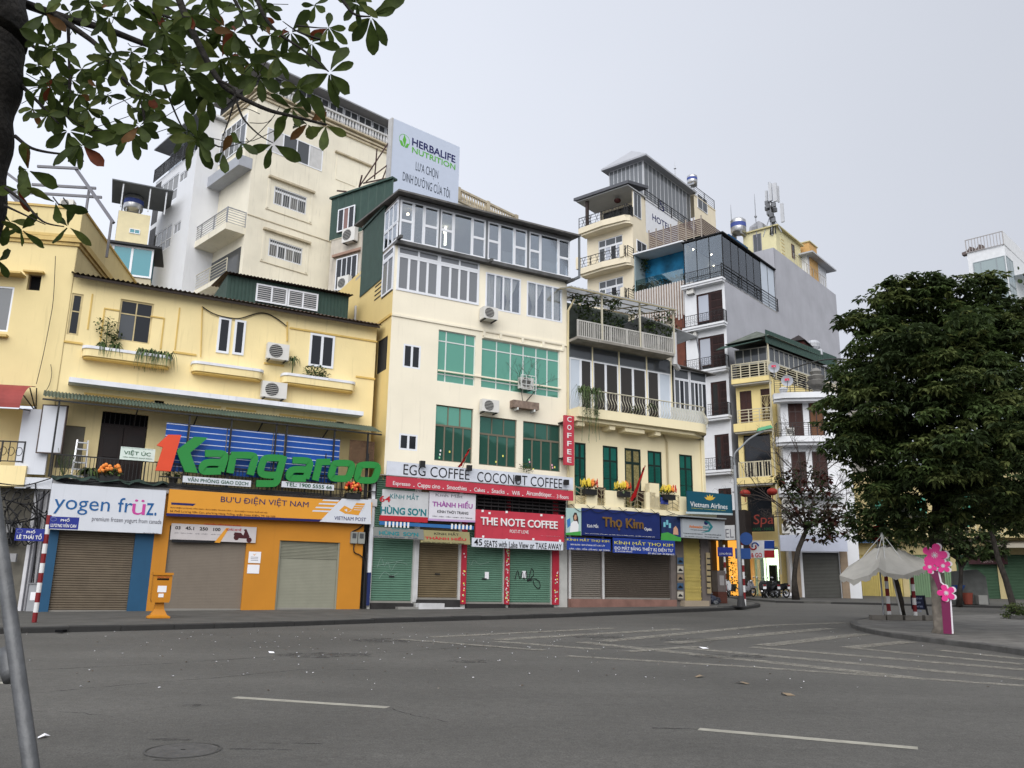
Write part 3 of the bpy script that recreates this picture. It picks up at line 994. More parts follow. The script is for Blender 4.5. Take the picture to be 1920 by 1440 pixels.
K.box('threshold', s10 - .2, o1, -1.25, -.8, base - .3, gb(s10, -1) + .0, M('threshold_concrete', (.09, .087, .08), var=.2, scale=4))
# cable on the facade
cable(K, [(379, 575, .06), (400, 588, .06), (425, 595, .06), (450, 597, .06), (480, 588, .06), (500, 588, .06), (520, 598, .06), (538, 612, .06)], .022, name='drain_hose')
K.mk('drain_pipe', MB().tube([(kx(538, 604), -.05, kz(538, 604)), (kx(538, 640), -.05, kz(538, 640))], .03, 6), YELR)
K.mk('drain_pipe', MB().tube([(kx(379, 575), -.05, kz(379, 575)), (kx(376, 670), -.05, kz(376, 670))], .02, 6), YELR)
cable(K, [(104, 480, .05), (100, 560, .05), (92, 610, .05), (80, 670, .05), (68, 720, .05)], .012)
cable(K, [(95, 683, .05), (97, 700, .05), (93, 720, .05), (85, 735, .05)], .01)
# blue PVC screens behind the letters
PVCB = S('blue_pvc_sheet', (28, 82, 170), .8, rough=.35, var=.08, scale=5)
us = [kx(x, 800, .95) for x in (311, 356, 427, 514, 536, 640)]
zs0, zs1 = zbal + .5, kz(311, 794, .95)
zs1 = (kz(311, 794, .95) + kz(640, 823, .95)) / 2
for i in range(5):
  sc_ = K.box('blue_screen', us[i] + .015, us[i + 1] - .015, -.96, -.95, zs0, zs1, PVCB)
  n = 8
  sb = MB()
  for k in range(n):
    z = zs1 - .03 - (zs1 - zs0) * k / n
    sb.box(us[i] + .015, us[i + 1] - .015, -.966, -.96, z - .017, z + .010)
  K.mk('white_stripe', sb, M('stripe_white', (.52, .57, .70), var=.1), sc_)
BAMB = S('bamboo_blind', (112, 86, 66), .8, var=.3, scale=6)
R = K.rect(656, 824, 700, 872, .9)
bl = MB()
for k in range(34):
  z = R[2] + (R[3] - R[2]) * k / 34
  bl.box(R[0], R[1], -.92 - .01 * (k % 2), -.9, z, z + (R[3] - R[2]) / 34 * .8)
K.mk('bamboo_blind', bl, BAMB)
# ladder on the balcony
u0, u1, z0, z1 = K.rect(140, 822, 161, 905, .6)
T = K.sub((u0 + u1) / 2, -.6).thing('step_ladder', 'aluminium step ladder leaning on the yellow balcony wall', 'ladder', None, zbal)
w = .2
for sx in (-1, 1): T.mk('rail', MB().bar((sx * w, -.1, zbal), (sx * w * .8, .25, z1), .05), ALU)
for k in range(6):
  t = (k + .6) / 6
  T.mk('rung', MB().box(-w * (1 - .2 * t), w * (1 - .2 * t), -.1 + .35 * t - .04, -.1 + .35 * t + .04, zbal + (z1 - zbal) * t - .02, zbal + (z1 - zbal) * t + .02), ALU)
# air conditioners
ac_unit(K, (503, 641, 541, 676), .12, 'white air conditioner unit between the narrow white windows and the planter')
ac_unit(K, (493, 713, 537, 748), .1, 'white air conditioner unit resting on the long white ledge')
# plants of the planters
def pl1(mb, z):
  blades(mb, (-.55, 0, z), 34, .5, .8, 1.4)
  blades(mb, (-.1, 0, z), 30, .45, .8, 1.4)
  leaves(mb, (-.25, .05, z + .25), .35, 130, .13)
  leaves(mb, (-.45, .05, z + .85), .38, 150, .11, .2, (1.1, .7, 1))
  leaves(mb, (-.15, .05, z + .55), .25, 60, .11)
  mb.tube([(-.4, .05, z), (-.42, .05, z + .5), (-.45, .05, z + 1.0)], .018, 5)
plant(K, 222, 657, .22, 'small bushy tree with strap leaves in the planter by the tall window', pl1, 'planter_shrub')
def pl2(mb, z):
  for k in range(6): blades(mb, (-.5 + k * .2, -.05, z - .02), 22, .55, .7, 1.7)
plant(K, 288, 668, .3, 'spider plant trailing over the front of the planter', pl2, 'trailing_plant')
def pl3(mb, z):
  leaves(mb, (0, 0, z + .22), .42, 240, .13, .2, (1.2, .5, .75))
  leaves(mb, (.5, 0, z + .1), .18, 30, .1)
plant(K, 590, 708, .25, 'dense dark shrub in the planter under the white double window', pl3, 'planter_shrub')
def pl4(mb, z):
  mb.tube([(0, 0, z - .3), (.02, 0, z + .1), (0, 0, z + .3)], .022, 5)
  blades(mb, (0, 0, z + .28), 40, .38, 1, 1.0)
plant(K, 548, 690, .25, 'small palm like plant beside the lower air conditioner', pl4, 'small_palm')
def pl5(mb, z):
  leaves(mb, (0, 0, z + .15), .3, 130, .12, .2, (1.3, .6, .8))
plant(K, 325, 895, .9, 'dark leafy pot plants behind the black railing under the red digit', pl5, 'balcony_plant', pot=.16)
def pl6(mb, z):
  leaves(mb, (0, 0, z + .45), .45, 150, .05, .0, (.8, .5, 1))
  for k in range(14): mb.tube([(0, 0, z), (rnd.uniform(-.35, .35), rnd.uniform(-.2, .2), z + rnd.uniform(.5, .95))], .008, 4)
plant(K, 118, 893, .8, 'twiggy bare shrub behind the railing beside the ladder', pl6, 'twiggy_shrub', pot=.18)
def pl7(mb, z):
  blades(mb, (0, 0, z), 26, .5, 1, .5, .05)
plant(K, 168, 890, .85, 'broad leaved pot plant behind the railing next to the dark door', pl7, 'broad_leaf_plant', pot=.18)
FO, FR_, FY = S('blossom_orange', (246, 150, 70), .85, rough=.6, var=.15), S('blossom_red', (196, 48, 38), .85, rough=.6, var=.15), S('blossom_yellow', (226, 200, 70), .85, rough=.6, var=.15)
flower_pot(K, 205, 893, 1.15, .52, [FO, FO], 'pot of round orange flowers hung on the black railing')
flower_pot(K, 661, 925, 1.2, .5, [FO, FR_, FR_], 'pot of red and orange flowers under the last green letter')
# sign with the big letters
T = K.sub(kx(500, 870, 1.2), -1.2).thing('letter_sign', 'huge green letters with a red digit in front of the blue screens', 'sign', None, zbal)
KG, KR = S('letter_green', (46, 142, 66), .8, rough=.4, var=.03), S('letter_red', (234, 84, 52), .8, rough=.4, var=.03)
z4 = lambda x, y: (300 + x / 4, 800 + y / 4)
def letter(*strokes, w=.245, mat=None):
  o = None
  for i, (pts, cl) in enumerate(strokes):
    mb = stroke(T, [z4(*p) for p in pts], w, 0, .12 + .004 * i, cl)
    o2 = T.mk('letter' if o is None else 'letter_stroke', mb, mat or KG, o)
    o = o or o2
def poly_letter(pts, mat):
  q = [T.px(*p) for p in pts]
  a = sum(q[i][0] * q[(i + 1) % len(q)][1] - q[(i + 1) % len(q)][0] * q[i][1] for i in range(len(q)))
  if a < 0: q = q[::-1]
  T.mk('letter', MB().prism(q, -.12, 0), mat)
z2 = lambda x, y: (x / 4, 800 + y / 4)
poly_letter([z2(*p) for p in ((1172, 142), (1258, 63), (1356, 66), (1276, 338), (1163, 331), (1218, 158))], KR)
poly_letter([z2(*p) for p in ((1452, 78), (1555, 86), (1508, 128), (1424, 197), (1438, 240), (1480, 350), (1384, 342), (1352, 268), (1322, 188), (1336, 168))], KG)
letter(([(335, 203), (448, 203), (487, 214), (470, 275), (450, 338)], 0), ([(466, 273), (352, 268), (316, 290), (312, 336), (350, 338), (452, 336)], 0))
letter(([(545, 218), (520, 350)], 0), ([(530, 216), (680, 216), (712, 232), (690, 300), (672, 364)], 0))
letter(([(915, 240), (800, 234), (770, 250), (742, 345), (780, 366), (885, 366)], 0), ([(924, 222), (888, 350), (868, 425), (830, 430), (718, 428)], 0))
letter(([(990, 254), (1090, 256), (1124, 268), (1108, 325), (1088, 392)], 0), ([(1100, 326), (1000, 320), (968, 340), (960, 386), (1000, 390), (1088, 390)], 0))
letter(([(1195, 250), (1158, 405)], 0), ([(1180, 268), (1272, 266)], 0))
for dx, dy in ((0, 0), (193, 13)):
  letter(([(x + dx, y + dy) for x, y in ((1306, 275), (1420, 275), (1438, 300), (1414, 378), (1390, 394), (1290, 390), (1276, 370), (1296, 296))], 1), w=.25)
fr_ = MB()
for x in (345, 430, 520, 610, 690):
  u = T.px(x, 880)[0]
  fr_.box(u - .02, u + .02, .02, .06, zbal, T.px(x, 850)[1])
fr_.box(T.px(300, 880)[0], T.px(708, 890)[0], .02, .06, zbal + .25, zbal + .29)
T.mk('steel_frame', fr_, BLACKM)
# shop signs of the yellow house
SW = S('sign_white', (230, 234, 242), .74, rough=.35, var=.04, scale=1, streak=.22)
T = sign(K, (98, 906, 303, 1001), 1.32, SW, 'white frozen yogurt sign with blue lettering over the brown shutter',
   [('yogen fr', (104, 926, 246, 970), ink('yogurt_blue', (30, 96, 156))), ('ü', (250, 936, 271, 966), ink('yogurt_pink', (206, 74, 160))), ('z.', (276, 943, 293, 967), ink('yogurt_blue', (30, 96, 156))),
    ('premium frozen yogurt from canada', (173, 968, 302, 985), I_GREY), ('68 Lương Văn Can', (269, 998, 297, 1001), I_BLACK)], thick=.24)
POY = S('sign_orange', (236, 164, 56), .76, rough=.4, var=.02)
T = sign(K, (318, 917, 696, 983), 1.28, POY, 'orange and white post office sign board with navy lettering',
   [('BƯU ĐIỆN VIỆT NAM', (415, 927, 578, 954), I_NAVY, dict(bold=.012)), ('BƯU ĐIỆN LƯƠNG VĂN CAN - BƯU ĐIỆN TRUNG TÂM 1 - BƯU ĐIỆN THÀNH PHỐ HÀ NỘI', (320, 949, 501, 963), ink('brown', (110, 60, 30))),
    ('66 Phố Lương Văn Can, phường Hàng Trống, quận Hoàn Kiếm, TP. Hà Nội', (319, 955, 516, 971), ink('brown', (110, 60, 30)))], thick=.2)
flat(T, [(641, 935), (696, 937), (696, 983), (599, 978)], SW, 'white_field')
flat(T, [(312, 962), (312, 967.5), (598, 978), (605, 974)], S('navy_band', (34, 32, 96), .8), 'navy_band')
flat(T, [(321, 942), (367, 944.5), (362, 948.5), (321, 946)], I_NAVY, 'navy_label', .004)
for i, (x0, x1, y) in enumerate(((606, 636, 936.5), (599, 631, 943), (593, 626, 950), (587, 622, 956.5))): flat(T, [(x0, y), (x1, y + 1), (x1 - 2, y + 4), (x0 - 2, y + 2.5)], SW, 'white_bar', .004)
flat(T, [(636, 957), (646, 948), (660, 955), (648, 963.5)], POY, 'post_emblem', .006)
flat(T, [(648, 963), (672, 966), (685, 944), (668, 943), (658, 958)], POY, 'post_emblem', .008)
flat(T, [(645, 956), (651, 954), (651, 960)], SW, 'emblem_notch', .010)
for y in (947, 951, 955): flat(T, [(664, y), (686 - (y - 947) * .6, y + 1.2), (685 - (y - 947) * .6, y + 2.2), (663, y + 1)], SW, 'emblem_line', .011)
T.tpx('VIETNAM POST', (627, 967.5, 686, 977.5), I_NAVY, .006, bold=.01)
sign(K, (343.5, 892, 470, 913), 1.28, SW, 'narrow white board with green lettering under the green letters', [('VĂN PHÒNG GIAO DỊCH', (352, 893.5, 465, 912), ink('dark_green', (24, 84, 58)), dict(bold=.015))], .03)
sign(K, (528.5, 902, 626, 920), 1.28, SW, 'narrow white board with a telephone number under the green letters', [('TEL: 1900 5555 66', (536, 904, 622, 917.5), ink('dark_green', (24, 84, 58)), dict(bold=.015))], .03)
sign(K, (227, 837, 289, 866), 1.12, S('sign_mint', (226, 240, 232), .8), 'small pale green office sign hung on the black railing',
   [('CÔNG TY CỔ PHẦN TẬP ĐOÀN VIỄN LIÊN MIỀN ĐẤT', (229, 838, 287, 844), I_GREEN, dict(bold=.01)), ('VIỆT ÚC', (233, 842.5, 282, 857.5), I_GREEN, dict(bold=.005)), ('VĂN PHÒNG GIAO DỊCH', (230, 855, 285, 862), I_GREEN, dict(bold=.01)), ('SỐ 5 LÊ THÁI TỔ', (244, 862, 270, 865), I_GREEN)], .02)
T = sign(K, (322, 981, 479, 1018), 1.06, S('banner_white', (206, 200, 200), .8, var=.06), 'pale vinyl banner with a red scooter hung over the taupe shutter',
   [('CHUYỂN TIỀN ĐÓN XUÂN', (383, 980, 451, 987), I_RED, dict(bold=.02)), ('RƯỚC XE VỀ', (425, 989, 452, 996), I_RED, dict(bold=.02)),
    ('03   45.1   250   100', (329, 986, 413, 996), I_BLACK, dict(bold=.02)), ('giải đặc biệt   giải nhất    giải nhì', (327, 998, 414, 1003), I_GREY)], .015, 'banner', cat='banner')
flat(T, [(322, 1011), (410, 1014), (402, 1017.5), (322, 1017)], I_BLACK, 'black_band')
flat(T, [(402, 1017), (424, 990), (430, 990), (412, 1018)], POY, 'orange_stripe', .004)
sc_ = S('scooter_print', (74, 30, 34), .8)
for c in ((443, 1008), (467, 1012.5)):
  flat(T, [(c[0] + 5 * math.cos(a), c[1] + 5 * math.sin(a)) for a in np.linspace(0, 6.28, 13)[:-1]], sc_, 'scooter_print', .005)
flat(T, [(438, 1003), (440, 998), (452, 999), (456, 1004), (459, 997), (457, 993), (462, 992), (468, 1006), (464, 1010), (446, 1009)], sc_, 'scooter_print', .006)
for (bx, lab) in (((467, 1034, 488, 1056), 'white notice with a small orange tick pasted on the orange wall'), ((464.5, 1058.5, 485.5, 1075.5), 'plain white sheet pasted below the notice on the orange wall')):
  T = sign(K, bx, 1.015, PAPER, lab, [], .008, 'paper_notice', cat='notice')
  if bx[1] < 1050:
    flat(T, [(474, 1038), (477, 1040), (481, 1037), (477, 1042)], POY, 'tick')
    for y in (1044, 1047, 1050): flat(T, [(470, y), (484, y + .5), (484, y + 1.3), (470, y + .8)], I_GREY, 'print_line')
# electricity meters and cables at the end of the orange wall
for bx, lab in (((659, 997, 669.5, 1019), 'grey electricity meter box nearer the shutter on the orange wall'), ((672.5, 997.5, 683.5, 1019.5), 'grey electricity meter box at the end of the orange wall')):
  u0, u1, z0, z1 = K.rect(*bx, 1.12)
  T = K.sub((u0 + u1) / 2, -1.12).thing('meter_box', lab, 'meter box', 'electricity meters', z0)
  w = (u1 - u0) / 2
  T.mk('case', MB().box(-w, w, 0, .12, z0, z1), M('meter_case', (.25, .26, .24), rough=.4))
  T.mk('meter_glass', MB().box(-w * .6, w * .6, -.01, 0, z0 + (z1 - z0) * .45, z1 - .05), DARKG)
for pts in ([(664, 1019, 1.05), (664, 1035, 1.05), (676, 1042, 1.05), (684, 1060, 1.05), (682, 1145, 1.05)], [(678, 1019, 1.05), (686, 1030, 1.05), (686, 1145, 1.05)], [(660, 997, 1.06), (680, 985, 1.06), (692, 960, 1.1)], [(683, 1000, 1.06), (688, 1030, 1.05), (683, 1085, 1.06), (680, 1147, 1.05)]):
  cable(K, pts, .022)

for k in range(5):        # cable bundle sagging along the balcony edge
  cable(K, [(92 + 3 * k, 893 + 2 * k, 1.2), (180, 903 + 3 * k, 1.26), (300, 905 + 2 * k, 1.24), (420, 914 + 2 * k, 1.26), (560, 923 + 2 * k, 1.24), (690, 930 + 3 * k, 1.18)], .014 + .004 * (k % 3))
TARP = S('green_tarp', (44, 60, 54), .8, rough=.6, var=.3)
mb = MB()
for i in range(25):
  t = i / 24
  x, y = 97 + 217 * t, 893 + 15 * t + 3 * math.sin(i * 1.3)
  u, z = K.px(x, y, 1.2)
  mb.v += [(u, -1.16, z + .06), (u, -1.38, z - .06 - .03 * math.sin(i * 2.1))]
mb.f = [(2 * i, 2 * i + 1, 2 * i + 3, 2 * i + 2) for i in range(24)]
mb.mi = [0] * 24
K.mk('ledge_tarp', mb, TARP)
# ---------------------------------------------------------------- yellow corner house at the end of the row
pc = K.W(*((lambda q: (q[0], -.02, q[1]))(K.px(139, 512))))
YELC = S('corner_yellow', (238, 219, 164), .80, rough=.8, var=.07, scale=.6, streak=.34, bump=.15, bscale=12)
Lh = Fr(pc.x, pc.y, rad(10.2)).thing('yellow_corner_house', 'tall yellow corner house with a stepped cornice and a red awning', 'house', None, .5)
lx = lambda x, y, d=0: Lh.px(x, y, d)
ztop = lx(110, 390)[1]
zc = lx(100, 449)[1]
zlo = kz(140, 900)
lw = Lh.rect(54, 513, 74, 545)
lw2 = Lh.rect(-60, 532, 14, 622)
lrec = Lh.rect(-80, 752, 46, 915)
Lh.wall('wall', -9, 0, .3, ztop, [lw, lw2, (-8.9, lrec[1], lrec[2], lrec[3])], YELC, depth=.3)
Lh.box('side_wall', -.02, 0, .0, 9, .3, ztop, YELC)
Lh.box('roof_deck', -9, -.03, .35, 9, ztop - 1.0, ztop - .9, WGREY)
Lh.box('recess_back', -8.9, lrec[1], .9, 1.0, lrec[2], lrec[3], YEL)
CORN = S('cornice_yellow', (214, 186, 120), .8, var=.12, streak=.45)
for (dz, p, h) in ((-.14, .06, .12), (0, .13, .15), (.16, .07, .1)):
  Lh.mk('cornice', MB().box(-9, p, -p, 0, zc + dz - h / 2, zc + dz + h / 2).box(0, p, 0, 9, zc + dz - h / 2, zc + dz + h / 2), CORN)
Lh.mk('coping', MB().box(-9, .05, -.05, .1, ztop, ztop + .08).box(-.1, .05, .1, 9, ztop, ztop + .08), CORN)
Lh.win(lw, 1, 1, S('old_frame', (90, 74, 62), .8), DARKB, fw=.04, inset=.2)
Lh.box('window_hood', lw[0] - .12, lw[1] + .1, -.22, 0, lw[3], lw[3] + .06, CORN)
Lh.win(lw2, 3, 1, WPVC, DARKG, fw=.06, inset=.05)
hd = Lh.rect(-80, 500, 38, 512, .5)
Lh.box('window_canopy', hd[0], hd[1], -.5, 0, hd[2], hd[3], CORN)
led = Lh.px(6, 626, .2)
Lh.box('window_sill', led[0] - 2, led[0] + .1, -.2, 0, led[1] - .08, led[1], CORN)
# curved red awning
RED = S('red_awning', (150, 66, 62), .8, rough=.7, var=.12, scale=3)
a0, a1 = Lh.px(-70, 722, .4), Lh.px(66, 724, .4)
mb = MB()
n = 10
for i in range(n + 1):
  t = math.pi / 2 * i / n
  v, z = -.25 - 1.15 * math.sin(t), a1[1] - .95 * (1 - math.cos(t))
  mb.v += [(a0[0], v, z), (a1[0], v, z)]
mb.f += [(2 * i, 2 * i + 2, 2 * i + 3, 2 * i + 1) for i in range(n)]
mb.mi += [0] * n
Lh.mk('awning', mb, RED)
aw = MB()
for k in range(4):
  t = math.pi / 2 * k / 3
  aw.bar((a1[0], 0, a1[1] - .8), (a1[0], -.25 - 1.15 * math.sin(t), a1[1] - .95 * (1 - math.cos(t)) - .03), .03)
Lh.mk('awning_frame', aw, BLACKM)
rr = Lh.rect(-80, 822, 41, 866, .55)
Lh.rail(rr[0], rr[1], -.5, rr[2], rr[3], BLACKM, .22, .022, .04, posts=4)
mb = MB()
for k in range(12):
  u = rr[1] - .15 - .24 * k
  mb.tube([(u + .1 * math.cos(t), -.5, (rr[2] + rr[3]) / 2 + .14 * math.sin(t)) for t in np.linspace(0, 6.28, 12)], .011, 4)
Lh.mk('railing_scroll', mb, BLACKM)
sb = Lh.rect(-80, 866, 44, 912, .6)
Lh.box('balcony_parapet', sb[0], sb[1], -.6, .3, sb[2], sb[3] - .05, YEL)
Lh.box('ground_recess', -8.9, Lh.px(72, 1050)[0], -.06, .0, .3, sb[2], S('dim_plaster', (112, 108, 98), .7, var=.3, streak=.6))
pw = S('white_column', (214, 214, 218), .78, var=.1, streak=.5)
for x0, x1, p in ((30, 46, .22), (50, 66, .16), (69, 80, .1)):
  q0, q1 = Lh.px(x0, 1160, p)[0], Lh.px(x1, 1160, p)[0]
  Lh.box('pier', q0, q1, -p, 0, .3, Lh.px(60, 915)[1], pw)
for x, r in ((47.5, .04), (40, .03), (60, .025)):
  q = Lh.px(x, 1150, .3)
  q1 = Lh.px(x + 22, 925, .3)
  Lh.mk('down_pipe', MB().tube([(q[0], -.3, .4), (q[0], -.3, q1[1])], r, 8), S('pipe_grey', (98, 98, 104), .8))
# white boards on the corner
for bx, d, lab in (((44, 766, 83, 890), .5, 'tall blank white panel fixed to the corner above the street signs'), ((82, 760, 113, 849), .7, 'framed blank white light box beside the green awning'), ((30, 894, 96, 917), .55, 'low white board under the blank panel on the corner')):
  T = sign(Lh, bx, d, SW, lab, [], .1, 'blank_board', rim=S('rim_brown', (92, 80, 76), .8) if d == .7 else None)
T = sign(Lh, (3, 975, 28, 1020), .35, S('black_board', (18, 18, 20), .8), 'black shop board half hidden behind the slanted pipe', [('ỦY', (9, 983, 22, 1004), I_WHITE), ('Cafe', (10, 1007, 19, 1011), I_WHITE)], .05)
u0, u1, z0, z1 = Lh.rect(53, 1095, 72, 1150, .4)
T = Lh.sub((u0 + u1) / 2, -.4).thing('switch_cabinet', 'grey metal switch cabinet standing behind the striped sign post', 'cabinet', None, z0)
T.mk('case', MB().box(-.17, .17, 0, .25, z0 - .15, z1), S('cabinet_grey', (158, 160, 164), .8, var=.15, streak=.5))
T.mk('lid', MB().box(-.2, .2, -.03, .27, z1, z1 + .04), S('cabinet_lid', (130, 130, 134), .8))
T.mk('notice', MB().box(-.1, .06, -.008, 0, z1 - .5, z1 - .25), PAPER)
for i in range(26):        # tangle of cables at the corner
  x, y = rnd.uniform(2, 80), rnd.uniform(905, 985)
  pts = [(x, y, .4 + rnd.random() * .2)]
  for k in range(4):
    x += rnd.uniform(-24, 24)
    y += rnd.uniform(-5, 28)
    pts.append((min(max(x, -4), 88), y, .35 + rnd.random() * .25))
  cable(Lh, pts, rnd.choice((.012, .018, .024)))
for pts in ([(-10, 905, .6), (45, 910, .6), (95, 897, .7)], [(0, 935, .5), (60, 945, .45), (92, 920, .7)], [(30, 980, .45), (60, 975, .45), (85, 966, .7)], [(38, 1000, .4), (45, 1022, .42), (58, 1015, .4)], [(66, 905, .6), (70, 1000, .4), (55, 1160, .35)]): cable(Lh, pts, .02)
for x, y in ((18, 990), (24, 1045), (35, 985)):
  q = Lh.px(x, y, .4)
  Lh.box('junction_box', q[0] - .1, q[0] + .1, -.42, -.3, q[1] - .14, q[1] + .12, S('junction_grey', (150, 150, 152), .8, var=.2))
# roof pergola and rooftop unit
Pg = Lh.sub(-1.5, 2.5).thing('roof_pergola', 'bare steel pergola frame above the yellow corner house', 'pergola', None, ztop)
PGM = M('pergola_steel', (.16, .16, .18), rough=.5)
pj = lambda x, y, d=0: (lambda q: (q[0], -d, q[1]))(Pg.px(x, y, d))
for a, b in (((70, 312), (147, 316)), ((60, 346), (180, 353)), ((-20, 357), (191, 370)), ((40, 345), (-20, 300))):
  Pg.mk('beam', MB().bar(pj(*a), pj(*b), .09), PGM)
Pg.mk('rafter', MB().bar(pj(142, 316, -.1), pj(213, 418, 1.0), .1), PGM)
Pg.mk('rafter', MB().bar(pj(10, 352, -.1), pj(60, 410, 1.0), .1), PGM)
for x, y in ((167, 356), (209, 415)): Pg.mk('post', MB().bar((pj(x, y)[0], 0, ztop - .8), pj(x, y), .08), PGM)
ac_unit(Lh, (113, 372, 136, 389), -1.2, 'small air conditioner unit on the parapet of the corner house', depth=.35)
# ---------------------------------------------------------------- cream coffee house
B = C.sub(0, 0).thing('cream_coffee_house', 'narrow cream four storey coffee house with green glass and a glazed top floor', 'house', None, .9)
bx_ = lambda x, y, d=0: B.px(x, y, d)[0]
bz = lambda x, y, d=0: B.px(x, y, d)[1]
c0, c1 = -3.36, 5.11
GREENG = coated('green_reflective_glass', (.16, .42, .32), .04, .6)
GREEND = coated('green_glass_dark_reflection', (.05, .15, .115), .04, .5)  # lower panes: the dark reflection of trees is put into the glass colour
zt4 = bz(745, 447, .2)           # floor of the glazed top storey
zt4 = (bz(745, 449, .2) + bz(1062, 521, .2)) / 2
WA, WB = B.rect(744, 462, 821, 556), B.rect(824, 475, 897, 575)
zA0, zA1 = (WA[2] + WB[2]) / 2, (WA[3] + WB[3]) / 2
WA, WB = (c0 + .12, WA[1], zA0, zA1), (WB[0], WB[1], zA0, zA1)
WCc, WD = B.rect(911, 509, 976, 590), B.rect(988, 527, 1054, 606)
zC0, zC1 = (WCc[2] + WD[2]) / 2, (WCc[3] + WD[3]) / 2
WCc, WD = (WCc[0], WCc[1], zC0, zC1), (WD[0], WD[1], zC0, zC1)
sm1, sm2 = B.rect(757, 644, 787.5, 693), B.rect(749, 812, 782, 846)
G1, G2 = B.rect(823, 613, 890, 724), B.rect(904, 636, 1049, 747)
gz0, gz1 = (G1[2] + G2[2]) / 2, (G1[3] + G2[3]) / 2
G1, G2 = (G1[0], G1[1], gz0, gz1), (G2[0], G2[1], gz0, gz1 - .05)
L1, L2, L3 = B.rect(818, 758, 885, 868), B.rect(900, 780, 968, 878), B.rect(981, 788, 1051, 886)
lz0 = (L1[2] + L2[2] + L3[2]) / 3
L1, L2, L3 = (L1[0], L1[1], lz0, L1[3]), (L2[0], L2[1], lz0, (L2[3] + L3[3]) / 2), (L3[0], L3[1], lz0, (L2[3] + L3[3]) / 2)
zshop = bz(900, 905)              # top of the shop fronts (behind the banner)
B.wall('front_wall', c0, c1, zshop, zt4 - .1, [WA, WB, WCc, WD, sm1, sm2, G1, G2, L1, L2, L3], CREAM, depth=.16)
YCR = S('side_yellow', (240, 214, 146), .82, rough=.8, var=.05, scale=.8, streak=.2)
SL = B.side(c0)
zsd = SL.px(700, 508)[1]
sw = SL.rect(709, 641, 724, 692)
sw = (sw[0], sw[1], sw[2], sw[3])
SL.wall('side_wall', -9, 0, zshop - .2, zA0 - .05, [sw], YCR, v=.001, depth=.1)
SL.wall('side_wall', -9, -1.35, zA0 - .05, SL.px(672, 512)[1], [], YCR, v=.001)
SL.win(sw, 2, 1, S('bronze_frame', (120, 104, 84), .8), DARKG, fw=.05, inset=.06)
SL.box('drain_pipe', -4.6, -4.52, -.1, -.02, zeave, zA0 + .6, WGREY)
SL.box('band', -5, .0, -.05, .0, bz(737, 588) - .09, bz(737, 588) + .02, YELR)
B.box('band', c0, c1, -.05, 0, (bz(737, 589) + bz(1062, 650)) / 2 - .03, (bz(737, 589) + bz(1062, 650)) / 2 + .06, CREAM)
B.box('core', c0 + .02, c1, .5, 9, .3, zt4 - .15, M('interior_dark', (.03, .03, .03)))
# windows
for w in (WA, WB):
  zt_ = w[2] + (w[3] - w[2]) * .80
  B.win((w[0], w[1], zt_, w[3]), 2, 1, WPVC, PALEG, fw=.08, mw=.08, inset=.0)
  B.win((w[0], w[1], w[2], zt_ - .004), 4, 1, WPVC, PALEG, fw=.1, mw=.1, inset=.0)
swr = SL.rect(718, 475, 741, 551)
SL.win((-1.3, -.03, zA0, zA0 + (zA1 - zA0) * .80), 2, 1, WPVC, DARKG, fw=.08, mw=.08, inset=-.02)
SL.win((-1.3, -.03, zA0 + (zA1 - zA0) * .805, zA1), 1, 1, WPVC, DARKG, fw=.08, inset=-.02)
SL.box('louvred_opening', -2.2, -1.34, .05, .1, zA0 + .1, zA1, DARKB)
for k in range(9): SL.box('louvre_blade', -2.2, -1.34, -.02, .04, zA0 + .15 + .2 * k, zA0 + .19 + .2 * k, S('louvre_dark', (46, 48, 54), .8))
CURT = S('cream_curtain', (246, 240, 226), .95, rough=.9, var=.05)
def drape(a, b):
  def fn(u0, u1, z0, z1, v):
    mb = MB()
    n = 26
    x0, x1 = u0 + (u1 - u0) * a, u0 + (u1 - u0) * b
    for i in range(n + 1):
      u = x0 + (x1 - x0) * i / n
      vv = v + .03 * math.sin(i * 1.9)
      mb.v += [(u, vv, z0), (u, vv, z1)]
    mb.f += [(2 * i, 2 * i + 2, 2 * i + 3, 2 * i + 1) for i in range(n)]
    mb.mi += [0] * n
    return mb
  return fn
def tied(a, b):
  def fn(u0, u1, z0, z1, v):
    mb = MB()
    n = 18
    x0, x1 = u0 + (u1 - u0) * a, u0 + (u1 - u0) * b
    m = (x0 + x1) / 2 - .1
    rows = [(1, 1.0), (.75, .75), (.45, .3), (.33, .14), (.15, .3), (0, .42)]
    for r, (tz, k) in enumerate(rows):
      for i in range(n + 1):
        t = i / n
        mb.v.append((m + ((x0 + (x1 - x0) * t) - m) * k, v + .03 * math.sin(i * 2.1), z0 + (z1 - z0) * tz))
    for r in range(len(rows) - 1):
      for i in range(n):
        q = r * (n + 1) + i
        mb.f.append((q, q + n + 1, q + n + 2, q + 1))
        mb.mi.append(0)
    return mb
  return fn
CLR = glass('clear_pane', (.95, .97, 1.0), .97, mir=.12)
for w, fs in ((WCc, (drape(.02, .46), tied(.5, .98))), (WD, (tied(.02, .5), drape(.55, .98)))):
  o = B.win(w, 4, 1, WPVC, CLR, fw=.07, mw=.08, inset=.02)
  for f in fs: B.mk('curtain', f(w[0] + .05, w[1] - .05, w[2] + .05, w[3] - .05, .16), CURT, o)
  B.mk('room_back', MB().box(w[0] - .1, w[1] + .1, .45, .48, w[2] - .1, w[3] + .1), S('room_grey', (110, 108, 106), .7), o)
for w in (sm1, sm2): B.win(w, 2, 1, WPVC, DARKP, fw=.07, mw=.09, inset=.03)
WBAR = S('white_bar_paint', (226, 230, 228), .8)
B.win(G1, [.21, .74], [.14, .80], WBAR, GREENG, fw=.035, mw=.05, inset=.1)
